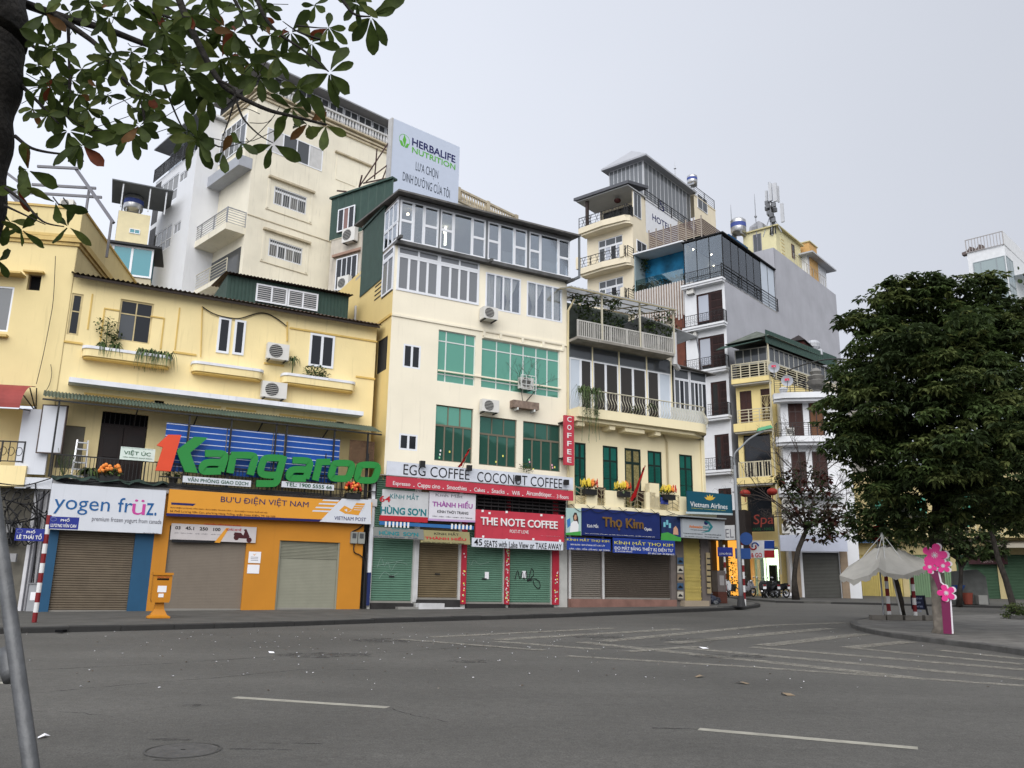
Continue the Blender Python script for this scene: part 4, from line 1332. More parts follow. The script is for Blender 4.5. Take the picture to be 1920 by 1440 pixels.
o = B.win(G2, [.185, .365, .53, .70, .85], [.14, .80], WBAR, [GREENG], fw=.035, mw=.05, inset=.1)
BRZ = S('bronze_bar', (124, 116, 100), .8)
for w, g in ((L1, [GREENG, GREEND, GREEND]), (L2, GREEND), (L3, GREEND)):
  zt_ = w[2] + (w[3] - w[2]) * .64
  B.win((w[0], w[1], zt_, w[3]), 3, 1, BRZ, GREENG if w is L1 else GREEND, fw=.035, mw=.05, inset=.1)
  B.win((w[0], w[1], w[2], zt_ - .003), [.25, .5, .77], 1, BRZ, GREEND, fw=.04, mw=.06, inset=.1)
B.box('window_ledge', bx_(821, 705), bx_(1051, 735), -.06, .02, gz0 + .42, gz0 + .48, CREAM)
B.box('window_hood', bx_(906, 633), bx_(1056, 656), -.06, 0, G2[3] + .32, G2[3] + .40, CREAM)
B.box('window_hood', bx_(906, 645), bx_(1056, 668), -.05, 0, G2[3] + .03, G2[3] + .10, CREAM)
for x in (907, 938, 979, 1018, 1055): B.box('hood_stub', bx_(x, 640) - .06, bx_(x, 640) + .06, -.055, 0, G2[3] + .1, G2[3] + .32, CREAM)
STK = [S('sticky_%d' % i, c, .85) for i, c in enumerate(((240, 236, 120), (240, 180, 200), (150, 220, 170), (240, 240, 240)))]
for x, y in ((943, 855), (949, 878), (992, 862), (993, 866), (1035, 872), (1036, 877), (1040, 876), (826, 845), (825, 852), (824, 858), (843, 847), (930, 866), (1000, 880)):
  q = B.px(x, y, -.06)
  B.mk('sticky_note', MB().box(q[0] - .03, q[0] + .03, .058, .064, q[1] - .04, q[1] + .04), STK[int(x * 7 + y) % 4])
# glazed top floor
GV = -.22
zr = (bz(757, 356, .75) + bz(1076, 437, .75)) / 2
zg1 = (bz(748, 372, .22) + bz(1060, 452, .22)) / 2
tx = [355, 455, 530, 640, 650, 750, 885, 985, 1000, 1090, 1195, 1290, 1305, 1390, 1520, 1605]
tu = [c0 + .05 + (c1 - c0 - .05) * (B.px(660 + x / 4, 330 + (350 + (x - 355) * .23) / 4, .22)[0] - B.px(748.75, 417, .22)[0]) / (B.px(1061.25, 490, .22)[0] - B.px(748.75, 417, .22)[0]) for x in tx]
CLR2 = glass('roof_room_glass', (.92, .95, .97), .9, mir=.22)
for k in range(4):
  a = tu[4 * k: 4 * k + 4]
  B.win((a[0], a[1], zt4, zg1), 1, [.5], WPVC, CLR2, fw=.075, mw=.11, v=GV, inset=.0)
  B.win((a[1] + .003, a[2] - .003, zt4, zg1), 1, 1, WPVC, CLR2, fw=.045, v=GV, inset=.0)
  B.win((a[2], a[3], zt4, zg1), 1, [.5], WPVC, CLR2, fw=.075, mw=.11, v=GV, inset=.0)
  if k < 3: B.box('mullion_post', a[3], tu[4 * k + 4], GV - .05, GV + .05, zt4, zg1, S('post_grey', (120, 124, 128), .8))
B.box('sill_beam', c0 - .05, c1 + .05, GV - .08, .15, zt4 - .16, zt4 - .003, S('beam_dark', (92, 92, 92), .8, var=.3, streak=.5))
B.box('head_beam', c0 - .05, c1 + .05, GV - .06, .1, zg1 + .003, zg1 + .12, S('beam_grey', (140, 140, 142), .8))
for x, y in ((749, 444), (918, 488), (1070, 525)):
  q = B.px(x, y, .4)
  B.mk('beam_end', MB().bar((q[0], -.65, q[1] - .06), (q[0], .1, q[1] + .02), .12), S('beam_dark', (92, 92, 92), .8))
sg = SL.rect(706, 372, 745, 462)
for z0, z1 in ((zt4, zt4 + (zg1 - zt4) * .45), (zt4 + (zg1 - zt4) * .46, zg1)):
  SL.win((-1.35, GV * -1 - .02, z0, z1), 3, 1, WPVC, CLR2, fw=.06, mw=.08, inset=-.02)
ROOFM = S('roof_grey', (108, 106, 104), .8, rough=.8, var=.3, streak=.4)
rf = MB()
rf.add([(c0 - .25, -.75, zr - .08), (c1 + .3, -.75, zr - .08), (c1 + .3, 5, zr + .55), (c0 - .25, 5, zr + .55), (c0 - .25, -.75, zr), (c1 + .3, -.75, zr), (c1 + .3, 5, zr + .63), (c0 - .25, 5, zr + .63)],
     [(0, 3, 2, 1), (4, 5, 6, 7), (0, 1, 5, 4), (1, 2, 6, 5), (2, 3, 7, 6), (3, 0, 4, 7)])
B.mk('roof', rf, ROOFM)
B.box('corner_post', c1 + .2, c1 + .28, -.72, -.64, zt4 - .1, zr - .06, S('post_grey', (120, 124, 128), .8))
B.mk('roof_strut', MB().bar((c1 + .24, -.68, zt4 - .05), (c1, .2, zt4 - .15), .1), S('post_grey', (120, 124, 128), .8))
B.box('room_floor', c0, c1, GV + .05, 5, zt4 - .14, zt4 - .02, S('floor_grey', (190, 180, 168), .8))
B.box('room_back', c0, c1, 4.4, 4.5, zt4, zr + .4, S('room_tan', (216, 208, 194), .8))
B.box('room_end', c1 - .02, c1 + .02, .1, 4.4, zt4, zr + .4, S('room_pale', (226, 222, 212), .8))
CLOTH = S('white_cloth', (226, 224, 218), .85, rough=.9)
for u in (2.2, 3.2, 4.3): B.box('draped_table', u - .42, u + .42, .15, 1.0, zt4, zt4 + .75, CLOTH)
BULB = M('warm_bulb', (.9, .8, .6), emit=((1.0, .84, .6), 7.0))
for u, v in ((-2.6, .7), (-.45, 1.6)): B.mk('ceiling_lamp', MB().ball((u, v, zg1 - .12), .06), BULB)
B.box('strip_lamp', -.5, -.42, 1.4, 1.5, zt4 + 1.0, zt4 + 1.9, M('strip_light', (.9, .9, .8), emit=((1, .95, .75), 2.5)))
B.box('ceiling', c0, c1, GV, 4.4, zg1 + .13, zg1 + .16, S('ceiling_grey', (214, 212, 208), .8))
# green metal cladding on the side
GRM = S('green_cladding', (56, 80, 72), .78, rough=.55, var=.12, streak=.15)
def ribbed(F, name, u0, u1, z0, z1, v, mat, pitch=.16, dep=.02, parent=None):
  mb = MB()
  n = max(2, int((u1 - u0) / pitch))
  P = []
  for i in range(n):
    a = u0 + (u1 - u0) * i / n
    p = (u1 - u0) / n
    P += [(a, v), (a + p * .7, v), (a + p * .78, v - dep), (a + p * .92, v - dep)]
  P.append((u1, v))
  k = len(P)
  mb.add([(a, b, z0) for a, b in P] + [(a, b, z1) for a, b in P], [(i, i + 1, i + 1 + k, i + k) for i in range(k - 1)])
  return F.mk(name, mb, mat, parent)
ribbed(SL, 'metal_cladding', -4.2, -1.38, zA0 + .9, zr + .1, -.03, GRM)
SL.box('cladding_trim', -4.25, -1.3, -.1, .05, zr + .1, zr + .2, GRM)
# shop level of the coffee house
zf = lambda u: gz(B.W(u, 0, 0).y) + PH
def cu(x, y): return bx_(x, y)
fronts = [(cu(694, 1129), cu(771, 1129)), (cu(780, 1124), cu(858, 1124)), (cu(872, 1132), cu(943, 1132)), (cu(953, 1132), cu(1033, 1132))]
ztops = [bz(700, 1000), bz(800, 1010), bz(900, 1010), bz(1000, 1015)]
zbot = [bz(694, 1130), bz(800, 1124), bz(900, 1132), bz(1000, 1133)]
GSH = S('green_shutter', (104, 142, 122), .76, rough=.5, var=.06, streak=.25)
BSH = S('brown_ribbed_shutter', (120, 106, 82), .8, rough=.5, var=.1, streak=.3)
B.wall('shop_wall', cu(686, 1130), c1, .5, zshop + .01, [(a, b, zb - .3, zshop - .02) for (a, b), zb in zip(fronts, zbot)], S('pale_wall', (190, 190, 186), .8, var=.1, streak=.4), v=-.02, depth=.2)
for i, ((a, b), zb) in enumerate(zip(fronts, zbot)):
  B.shutter((a, b, zb, zshop - .05), BSH if i == 1 else GSH, .085, v=.1, dep=.03, bar=RAILC)
  B.box('plinth', a - .02, b + .02, -.2, .12, .4, zb - .003, S('plinth_dark', (46, 44, 44), .8, var=.3))
  lk = B.px(0, 0)
  B.mk('shutter_lock', MB().box((a + b) / 2 - .1, (a + b) / 2 + .1, .03, .07, zb + .95, zb + 1.0), BLACKM)
REDP = S('red_post', (178, 44, 62), .8, rough=.5, var=.05)
for a, b in ((cu(861, 1130), cu(871, 1130)), (cu(944, 1132), cu(952.5, 1132)), (cu(1034, 1132), cu(1046, 1132))):
  p = B.box('red_post', a, b, -.1, .1, zbot[2] - .02, zshop - .3, REDP)
for i in range(95):
  x = rnd.choice((944, 944, 862, 1036))
  a, b = cu(x + 1, 1100), cu(x + (8 if x != 1036 else 9), 1100)
  u = rnd.uniform(a, b - .05)
  z = zbot[2] + rnd.random() * (2.2 if x != 1036 else 1.4)
  if x == 862 and rnd.random() < .4: continue
  B.mk('sticky_note', MB().box(u, u + .05, -.106, -.102, z, z + .05), STK[i % 4])
for x, m in ((687, M('strip_white', (.62, .64, .68))),):
  B.box('door_post', cu(686, 1120), cu(692, 1120), -.08, .05, zbot[0] + 1.1, zshop - .4, m)
  B.box('door_post', cu(686, 1120), cu(692, 1120), -.08, .05, zbot[0] - .1, zbot[0] + 1.1, S('strip_navy', (30, 44, 96), .8))
for x in (773, 777, 860): B.box('door_post', cu(x, 1124), cu(x, 1124) + .09, -.06, .08, zbot[1] - .1, zshop - .4, WGREY)
stp = S('white_step', (206, 206, 208), .8, var=.12, streak=.3)
u0, u1, z0, z1 = B.rect(786, 1131, 833, 1148, .55)
B.box('step', u0, u1, -.55, -.2, .4, z1, stp)
u0, u1, z0, z1 = B.rect(834, 1135, 871, 1144, .55)
B.box('step', u0, u1, -.55, -.2, .4, z1 - .08, stp)
u0, u1, z0, z1 = B.rect(747, 1138, 784, 1150, .5)
B.box('step', u0, u1, -.5, -.2, .4, z1, S('grey_step', (150, 148, 144), .8, var=.2))
for x, y in ((914, 1079), (984, 1077)):
  q = B.px(x, y, 0)
  B.mk('paper_sheet', MB().box(q[0] - .09, q[0] + .09, .055, .062, q[1] - .14, q[1] + .14), PAPER)
gr = MB()
for pts in ([(967, 1086), (972, 1070), (976, 1085), (981, 1072), (984, 1087), (988, 1070), (991, 1090), (998, 1066), (1002, 1078), (990, 1090), (1002, 1085), (1012, 1090), (1014, 1100), (1010, 1104), (1003, 1096), (1001, 1088)],):
  P = [(B.px(x, y)[0], .062, B.px(x, y)[1]) for x, y in pts]
  gr.tube(catmull([Vector(p) for p in P], 3), .017, 5)
B.mk('graffiti_tag', gr, I_BLACK)
# black slatted grille above the coffee sign
R = B.rect(893, 926, 1058, 960, .05)
B.box('grille_backing', R[0], R[1], -.1, -.05, R[2] - .2, R[3] + .3, DARKB)
mb = MB()
for k in range(7): mb.box(R[0], R[1], -.2, -.16, R[2] + k * .14, R[2] + k * .14 + .05)
for k in range(14): mb.box(R[0] + (R[1] - R[0]) * k / 13 - .015, R[0] + (R[1] - R[0]) * k / 13 + .015, -.16, -.12, R[2] - .2, R[3] + .3)
B.mk('grille_slats', mb, S('grille_dark', (44, 42, 44), .8, var=.5, scale=14))
# signs of the coffee house
BANW = S('banner_cloth', (222, 227, 238), .78, rough=.7, var=.06, scale=2, streak=.1, bump=1.0, bscale=3.5)
T = sign(B, (726, 864, 1075, 919), .62, BANW, 'long white cloth banner with black lettering across the coffee house', [('EGG COFFEE', (757, 870, 880, 900), I_BLACK, dict(bold=-.004)), ('COCONUT COFFEE', (895, 884, 1054, 916), I_BLACK, dict(bold=-.004))], .05, 'banner', cat='banner')
COR = S('coral_red', (200, 66, 82), .78, rough=.45, var=.07, scale=1.5, streak=.2)
T = sign(B, (725, 892, 1075, 939), .60, COR, 'red strip sign with white lettering below the white cloth banner',
   [(s, b, I_WHITE, dict(bold=.004)) for s, b in (('Espresso', (737, 902, 769, 914)), ('.', (775, 911, 777, 913)), ('Cappu cino', (783, 905, 825, 919)), ('.', (830, 915, 832, 917)), ('Smoothies', (838, 909, 875, 920)), ('.', (881, 919, 883, 921)), ('Cakes', (889, 914, 909, 923)), ('.', (914, 922, 916, 924)), ('Snacks', (922, 916, 946, 926)), ('.', (951, 925, 953, 927)), ('Wifi', (960, 920, 974, 929)), ('.', (979, 928, 981, 930)), ('Airconditioper. .', (987, 920, 1039, 935)), ('3 floors', (1044, 927, 1066, 936)))], .06)
T = sign(B, (718, 917, 802, 978), .42, S('sign_grey_white', (206, 208, 210), .8, streak=.1), 'white optician board with teal lettering and red base band',
   [('KÍNH MẮT', (732, 921, 785, 938), I_TEAL, dict(bold=.02)), ('64', (712, 929, 732, 942), I_RED, dict(bold=.02)), ('HÙNG SƠN', (714, 946, 799, 968), I_TEAL, dict(bold=.03))], .08)
flat(T, [(712, 966), (802, 970), (802, 980), (711, 976)], I_RED, 'red_band')
T = sign(B, (806, 921, 891, 979), .44, S('sign_pinkish', (226, 224, 232), .8), 'white optician board with purple lettering beside the coffee sign',
   [('Kính Mắt', (817, 923, 867, 934), I_GREY), ('THÀNH HIẾU', (811, 935, 886, 954), ink('purple', (166, 96, 168)), dict(bold=.03)), ('KÍNH THỜI TRANG', (820, 955, 878, 965), I_BLACK, dict(bold=.01)), ('RÂM - CẬN - VIỄN - LOẠN - ĐA TRÒNG', (811, 966, 885, 973), I_BLACK)], .08)
flat(T, [(803, 972), (891, 976), (891, 979.5), (803, 976)], S('pink_band', (196, 160, 206), .8), 'pink_band')
STRB = S('stripe_blue', (52, 110, 170), .8)
T = sign(B, (712, 977, 888, 993), .5, STRB, 'blue and white striped valance under the two optician boards', [], .03, 'valance', cat='valance')
for k in range(7): flat(T, [(722 + k * 7, 977.5 + k * .3), (725.5 + k * 7, 977.7 + k * .3), (725 + k * 7, 988 + k * .3), (721.5 + k * 7, 987.8 + k * .3)], I_WHITE, 'white_stripe')
for k in range(6): flat(T, [(846 + k * 7, 982 + k * .5), (849.5 + k * 7, 982.3 + k * .5), (849 + k * 7, 992 + k * .2), (845.5 + k * 7, 991.8 + k * .2)], I_WHITE, 'white_stripe')
T = sign(B, (702, 987, 795, 1012), .6, S('sign_greygreen', (122, 126, 122), .8), 'grey slanted optician board with teal lettering over the green shutter', [('KÍNH MẮT', (737, 986.5, 768, 993), I_TEAL, dict(bold=.01)), ('HÙNG  SƠN', (712, 993, 785, 1006), I_TEAL, dict(bold=.03)), ('ĐC: 64 LƯƠNG VĂN CAN     ĐT: 0438', (702, 1004, 783, 1010), I_NAVY)], .04, tilt=-.25)
T = sign(B, (790, 992, 882, 1021), .6, S('sign_khaki', (148, 140, 100), .8), 'khaki slanted optician board with red lettering over the brown shutter', [('KÍNH MẮT', (816, 995, 862, 1004), I_BLACK, dict(bold=.02)), ('THÀNH HIẾU', (798, 1003, 875, 1014), I_RED, dict(bold=.03)), ('CHUYÊN CÁC LOẠI KÍNH CỔ - THỜI TRANG', (793, 1014, 870, 1021), I_BLACK)], .04, tilt=-.25)
T = sign(B, (893, 955, 1058, 1017), .5, COR, 'red coffee sign with raised white lettering above the green shutters',
   [('THE NOTE COFFEE', (901, 969, 1045, 992), I_WHITE, dict(bold=.014, ext=.04)), ('POST-IT LOVE', (956, 993, 991, 1001), I_WHITE), ('Lầu 1   http://www.thenote.vn', (1014, 1003, 1050, 1007), ink('pink', (230, 150, 160)))], .1)
for x, y in ((905, 958), (918, 962), (950, 960), (1015, 966), (1054, 970), (906, 1006), (950, 1012), (1000, 1011), (1050, 1014)):
  flat(T, [(x - 2, y - 2), (x + 2, y - 2), (x + 2, y + 2), (x - 2, y + 2)], STK[3], 'sticky_note', .012)
T = sign(B, (885, 1008, 1056, 1032), .56, BANW, 'white banner advertising lake view seats below the red coffee sign', [('45', (889, 1010, 904, 1023), I_BLACK, dict(bold=.01)), ('SEATS with Lake View or TAKE AWAY', (908, 1013, 1053, 1031), I_BLACK, dict(bold=.008))], .02, 'banner', cat='banner')
T = sign(B, (1058.5, 778, 1076.5, 873), .55, COR, 'tall narrow red blade sign spelling coffee downwards', [(c, (1063.5, 781 + 15.2 * k, 1071.5, 791.5 + 15.2 * k), I_WHITE, dict(bold=.012)) for k, c in enumerate('COFFEE')], .12)
T.mk('bracket', MB().box(-T.w, T.w, .12, .55, T.z1 - .3, T.z1 - .26).box(-T.w, T.w, .12, .55, T.z0 + .3, T.z0 + .34), BLACKM)
# air conditioners, floodlights, flag, planter
ac_unit(B, (905, 747, 936, 774), .1, 'white air conditioner unit above the lower green windows')
T = ac_unit(B, (908, 573, 934, 600), .05, 'box shaped air conditioner under the curtained windows', depth=.45)
T = ac_unit(B, (977, 706, 1001, 730), .02, 'caged window air conditioner beside the bare bonsai', depth=.3)
mb = MB()
R = T.rect(975, 703, 1003, 733)
for u in np.linspace(R[0], R[1], 4): mb.box(u - .012, u + .012, -.12, -.1, R[2], R[3])
for z in np.linspace(R[2], R[3], 4): mb.box(R[0], R[1], -.12, -.1, z - .012, z + .012)
T.mk('cage', mb, WBAR)
def floodlight(x, y, lab):
  u, z = B.px(x, y, .8)
  T = B.sub(u, -.8).thing('floodlight', lab, 'floodlight', 'floodlights over the banner', z)
  T.mk('lamp_head', MB().box(-.1, .1, -.06, .08, z - .12, z + .1), BLACKM)
  T.mk('arm', MB().bar((0, .08, z), (-.25, .78, z - .02), .03), BLACKM)
for x, y, lab in ((792, 869, 'black floodlight above the word egg on the banner'), (880, 877, 'black floodlight above the gap between the banner words'), (971, 896, 'black floodlight above the letter u of the banner'), (1062, 904, 'black floodlight at the far end of the banner')): floodlight(x, y, lab)
FLAG = S('flag_red', (204, 30, 36), .8, rough=.8, var=.06)
def flag(F, x, y, d, h, w, lab, lean=.25):
  u, z = F.px(x, y, d)
  T = F.sub(u, -d).thing('flag', lab, 'flag', 'red flags on the house fronts', z)
  T.mk('pole', MB().tube([(0, .25, z - .3), (lean * h, -.25, z + h)], .014, 6), S('flag_pole', (150, 140, 120), .8))
  mb = MB()
  n = 8
  for i in range(n + 1):
    t = i / n
    p = Vector((lean * h * (1 - t * .75), -.25 + .4 * t, z + h * (1 - t * .8)))
    for j in range(6):
      s = j / 5
      mb.v.append((p.x - w * s * (.35 + .65 * t) * .9 + .03 * math.sin(j * 2.2 + i), p.y - .06 * math.sin(j * 2.5), p.z - h * .18 * s + .02 * math.sin(i * 2)))
  for i in range(n):
    for j in range(5):
      q = i * 6 + j
      mb.f.append((q, q + 1, q + 7, q + 6))
      mb.mi.append(0)
  T.mk('cloth', mb, FLAG, smooth=True)
flag(B, 866, 880, .7, .85, .22, 'small red flag hung limp above the white banner')
u0, u1, z0, z1 = B.rect(963, 749, 1011, 769, .35)
T = B.sub((u0 + u1) / 2, -.35).thing('bonsai_planter', 'weathered concrete trough with a bare bonsai below the caged unit', 'planter', None, z0)
w = (u1 - u0) / 2
CONC = S('rough_concrete', (140, 122, 110), .8, rough=.95, var=.3, scale=6, bump=.6, bscale=14)
T.mk('trough', MB().box(-w, w, 0, .33, z0, z1), CONC)
T.mk('bracket', MB().box(-w * .7, -w * .6, .0, .35, z0 - .1, z0).box(w * .6, w * .7, 0, .35, z0 - .1, z0), WBAR)
mb = MB()
def twig(p, d, l, r, n):
  q = p + d * l
  mb.tube([p, p + d * l * .5 + Vector((rnd.uniform(-.03, .03), rnd.uniform(-.03, .03), .02)), q], r, 4, r * .6)
  if n:
    for _ in range(rnd.choice((2, 3))):
      twig(q, (d + Vector((rnd.uniform(-.9, .9), rnd.uniform(-.5, .5), rnd.uniform(-.4, .7)))).normalized(), l * rnd.uniform(.6, .85), r * .6, n - 1)
twig(Vector((.05, .15, z1)), Vector((.6, -.1, .75)).normalized(), .55, .03, 5)
twig(Vector((-.1, .15, z1)), Vector((-.25, -.1, .95)).normalized(), .75, .022, 4)
T.mk('branches', mb, M('twig_bark', (.06, .05, .042), rough=.9))
mb = MB()
leaves(mb, (-.15, 0, z1 + 1.05), .4, 60, .06)
leaves(mb, (.5, 0, z1 + .95), .5, 60, .06)
T.mk('foliage', mb, LEAFM, kind='stuff')
plant(B, 988, 877, .35, 'small dark shrub sprouting above the coconut banner', lambda mb, z: leaves(mb, (0, 0, z), .35, 130, .1, .1, (1.1, .6, .6)), 'ledge_shrub')

# chalk scribbles on the shutters
mb = MB()
for pts in ([(708, 1065), (716, 1045), (722, 1062), (728, 1052), (735, 1070), (745, 1055), (765, 1058)], [(702, 1062), (730, 1056), (758, 1050)], [(712, 1085), (722, 1072), (735, 1080), (748, 1074)], [(878, 1048), (884, 1060), (890, 1050), (900, 1058), (918, 1054)]):
  mb.tube([Vector(q) for q in catmull([Vector((B.px(x, y)[0], .064, B.px(x, y)[1])) for x, y in pts], 3)], .008, 4)
B.mk('chalk_scribble', mb, S('chalk', (150, 176, 164), .8), kind='stuff')
# ---------------------------------------------------------------- cream corner house with the optician
D = C.sub(5.14, 0).thing('cream_corner_house', 'cream three storey corner house with green shutters and a curved balcony', 'house', None, .9)
dx = lambda x, y, d=0: D.px(x, y, d)[0]
dz = lambda x, y, d=0: D.px(x, y, d)[1]
d1 = dx(1322, 870)
avg = lambda *q: sum(q) / len(q)
zp0 = avg(dz(1062, 949, .45), dz(1277, 964, .45))          # underside of the parapet
zp1 = avg(dz(1076, 914, .45), dz(1285, 928, .45))
zs_b = avg(dz(1066, 777, .9), dz(1262, 803, .9))           # second floor slab
zs_t = avg(dz(1066, 760, .9), dz(1262, 786, .9))
gw = [D.rect(1077, 829, 1099, 925), D.rect(1130, 834, 1159.5, 917), D.rect(1171, 843, 1203, 922), D.rect(1214, 843.5, 1242.5, 925), D.rect(1273, 850, 1300.5, 930)]
zw1 = avg(*[g[3] for g in gw])
zw0 = zp0 + .55
gw = [(g[0], g[1], zp0 + .1 if i == 2 else zw0, zw1) for i, g in enumerate(gw)]
vent = D.rect(1277, 809, 1291, 818)
CREAM2 = S('cream_yellow_plaster', (241, 229, 192), .90, rough=.8, var=.04, scale=.7, streak=.12, bump=.1, bscale=12)
D.wall('front_wall', .01, d1, zp0, zs_b, gw + [vent], CREAM2, depth=.18)
D.box('vent', vent[0], vent[1], .12, .15, vent[2], vent[3], DARKB)
DGR = S('dark_green_frame', (24, 44, 38), .8, rough=.45, var=.1)
LGR = S('green_louvre', (22, 104, 92), .8, rough=.5, var=.1)
for i, g in enumerate(gw):
  if i == 2: continue
  w = D.win(g, 2, [.36, .72], DGR, LGR, fw=.07, mw=.1, inset=.06)
  lv = MB()
  for c in range(2):
    a = g[0] + .07 + (g[1] - g[0] - .14) * c / 2 + .05
    b = g[0] + .07 + (g[1] - g[0] - .14) * (c + 1) / 2 - .05
    z = g[2] + .12
    while z < g[2] + (g[3] - g[2]) * .68:
      lv.box(a, b, .025, .05, z, z + .03)
      z += .07
  D.mk('louvre_slats', lv, LGR, w)
g = gw[2]
w = D.win(g, 2, [.78], DGR, S('door_gold_glass', (150, 140, 96), .7, rough=.2, var=.4, scale=14), fw=.09, mw=.12, inset=.06, name='balcony_door')
D.box('core', .05, d1 - .3, .4, 8, .4, zs_b, M('interior_dark', (.03, .03, .03)))
DS = D.side(d1, left=False)
DS.wall('side_wall', 0, 8, .4, zs_b, [], CREAM2, v=.0)
for u, m in ((d1 - .25, CREAM2), (dx(1249, 850), S('pipe_cream', (190, 176, 140), .8))):
  D.mk('rain_pipe', MB().tube([(u, -.08, zp1), (u, -.08, zs_b - .5), (u - (.25 if u < d1 - 1 else 0), -.08, zs_b - .1)], .045, 8), m)
# first floor balcony: parapet blocks and iron panels
D.box('balcony_slab', .0, d1 + .1, -.55, 0, zp0 - .12, zp0 + .12, CREAM2)
blocks = [(1000 + a / 4, 1000 + b / 4) for a, b in ((400, 480), (540, 680), (1095, 1160))]
for a, b in blocks: D.box('parapet_block', dx(a, 935, .5), dx(b, 935, .5), -.5, -.38, zp0 + .12, zp1 - .05, CREAM2)
D.box('parapet_block', dx(1211, 930, .5), dx(1229, 930, .5), -.5, -.38, zp0 + .12, zp1 + .02, CREAM2)
D.box('parapet_pier', dx(1218, 920, .5), dx(1236, 920, .5), -.5, -.2, zp0 + .12, zp1 + .45, CREAM2)
D.box('parapet_pier', dx(1228, 935, .52), dx(1237, 935, .52), -.5, -.36, zp0 + .12, zp1 - .15, CREAM2)
IRON = S('cream_iron', (168, 158, 128), .8, rough=.5)
for a, b in ((315, 400), (480, 540), (680, 830), (945, 1092)):
  u0, u1 = dx(1000 + a / 4, 935, .45), dx(1000 + b / 4, 935, .45)
  mb = MB()
  mb.box(u0, u1, -.46, -.43, zp1 - .03, zp1)
  n = max(2, int((u1 - u0) / .33))
  for k in range(n + 1):
    u = u0 + (u1 - u0) * k / n
    mb.box(u - .012, u + .012, -.46, -.44, zp0 + .12, zp1 - .03)
    if k < n:
      un = u0 + (u1 - u0) * (k + 1) / n
      s = 1 if k % 2 else -1
      for j in range(4):
        z = zp0 + .15 + j * .2
        mb.bar((u, -.45, z if s > 0 else z + .16), (un, -.45, z + .16 if s > 0 else z), .02)
  D.mk('iron_panel', mb, IRON)
q = D.rect(1238, 932, 1253, 946, .47)
D.box('blue_cloth', q[0], q[1], -.49, -.475, q[2], q[3], S('cloth_blue', (60, 74, 150), .8, var=.5, scale=12))
for x, y, lab in ((1105, 918, 'pot of yellow and red flowers beside the coffee blade sign'), (1168, 922, 'pot of yellow and red flowers in front of the balcony door'), (1253, 928, 'pot of yellow and red flowers beside the parapet pier')):
  flower_pot(D, x, y, .55, .55, [FY, FY, FO, FR_], lab, spiky=True)
flag(D, 1193, 945, .6, 1.75, .42, 'dark red flag hanging from the balcony beside the door', lean=.2)
for u in (dx(1127, 917, .2), dx(1200, 922, .2)): D.box('balcony_chair', u - .2, u + .2, -.3, 0, zp0 + .5, zp0 + .95, S('chair_brown', (60, 40, 34), .8))
# second floor slab with rounded end
se = dx(1346, 808, .9)
pts = [(.0, 0), (.0, -.9), (se - 1.1, -.9)]
for k in range(1, 9):
  t = math.pi / 2 * k / 8
  pts.append((se - 1.1 + 1.1 * math.sin(t), -.9 + 1.6 * (1 - math.cos(t))))
pts += [(se, 6), (d1, 6), (d1, 0)]
D.mk('balcony_slab', MB().slab(pts, zs_b, zs_t), CREAM2)
ins = [(a, b + .12) if b < 0 else (a - .12, b) for a, b in pts]
D.mk('slab_moulding', MB().slab([(.01, 0), (.01, -.7), (se - 1.3, -.7), (se - .5, -.3), (se - .35, .6), (se - .35, 6), (d1 + .01, 6), (d1 + .01, 0)], zs_b - .16, zs_b - .002), CREAM2)
for x, y, w_ in ((1083, 790, .35), (1141, 797, .3), (1183, 801, 1.1), (1226, 806, .3)):
  u = dx(x, y, .3)
  D.box('slab_bracket', u - w_ / 2, u + w_ / 2, -.6, 0, zs_b - .36, zs_b - .16, CREAM2)
# bellied railing
zr0, zr1 = zs_t, avg(dz(1066, 725, .9), dz(1262, 754, .9))
RAILW = S('cream_rail', (206, 200, 178), .8, rough=.5)
line = [(.02 + (se - 1.1) * t, -.86) for t in np.linspace(0, 1, 46)] + [(se - 1.1 + 1.06 * math.sin(t), -.86 + 1.55 * (1 - math.cos(t))) for t in np.linspace(.15, math.pi / 2, 12)] + [(se - .05, .9 + .2 * k) for k in range(1, 8)]
mb = MB()
h = zr1 - zr0
for i, (a, b) in enumerate(line):
  j = min(i + 1, len(line) - 1)
  k = max(i - 1, 0)
  t = Vector((line[j][0] - line[k][0], line[j][1] - line[k][1])).normalized()
  nx, ny = t.y, -t.x
  P = [(a + nx * o, b + ny * o, zr0 + h * z) for o, z in ((.0, .02), (.13, .16), (.15, .3), (.07, .5), (-.02, .68), (-.04, .84), (.0, 1))]
  mb.tube(P, .012, 4)
D.mk('bellied_baluster', mb, RAILW, kind='stuff')
D.mk('hand_rail', MB().tube([(a, b, zr1) for a, b in line], .028, 6), RAILW)
wl = MB()
for i in range(34, len(line) - 1):
  (a, b), (c, e) = line[i], line[i + 1]
  wl.add([(a, b + .06, zr0 + .02), (c, e + .06, zr0 + .02), (c, e + .06, zr0 + h * .75), (a, b + .06, zr0 + h * .75)], [(0, 1, 2, 3)])
D.mk('white_sheet', wl, S('sheet_white', (214, 216, 212), .8, var=.08, streak=.3))
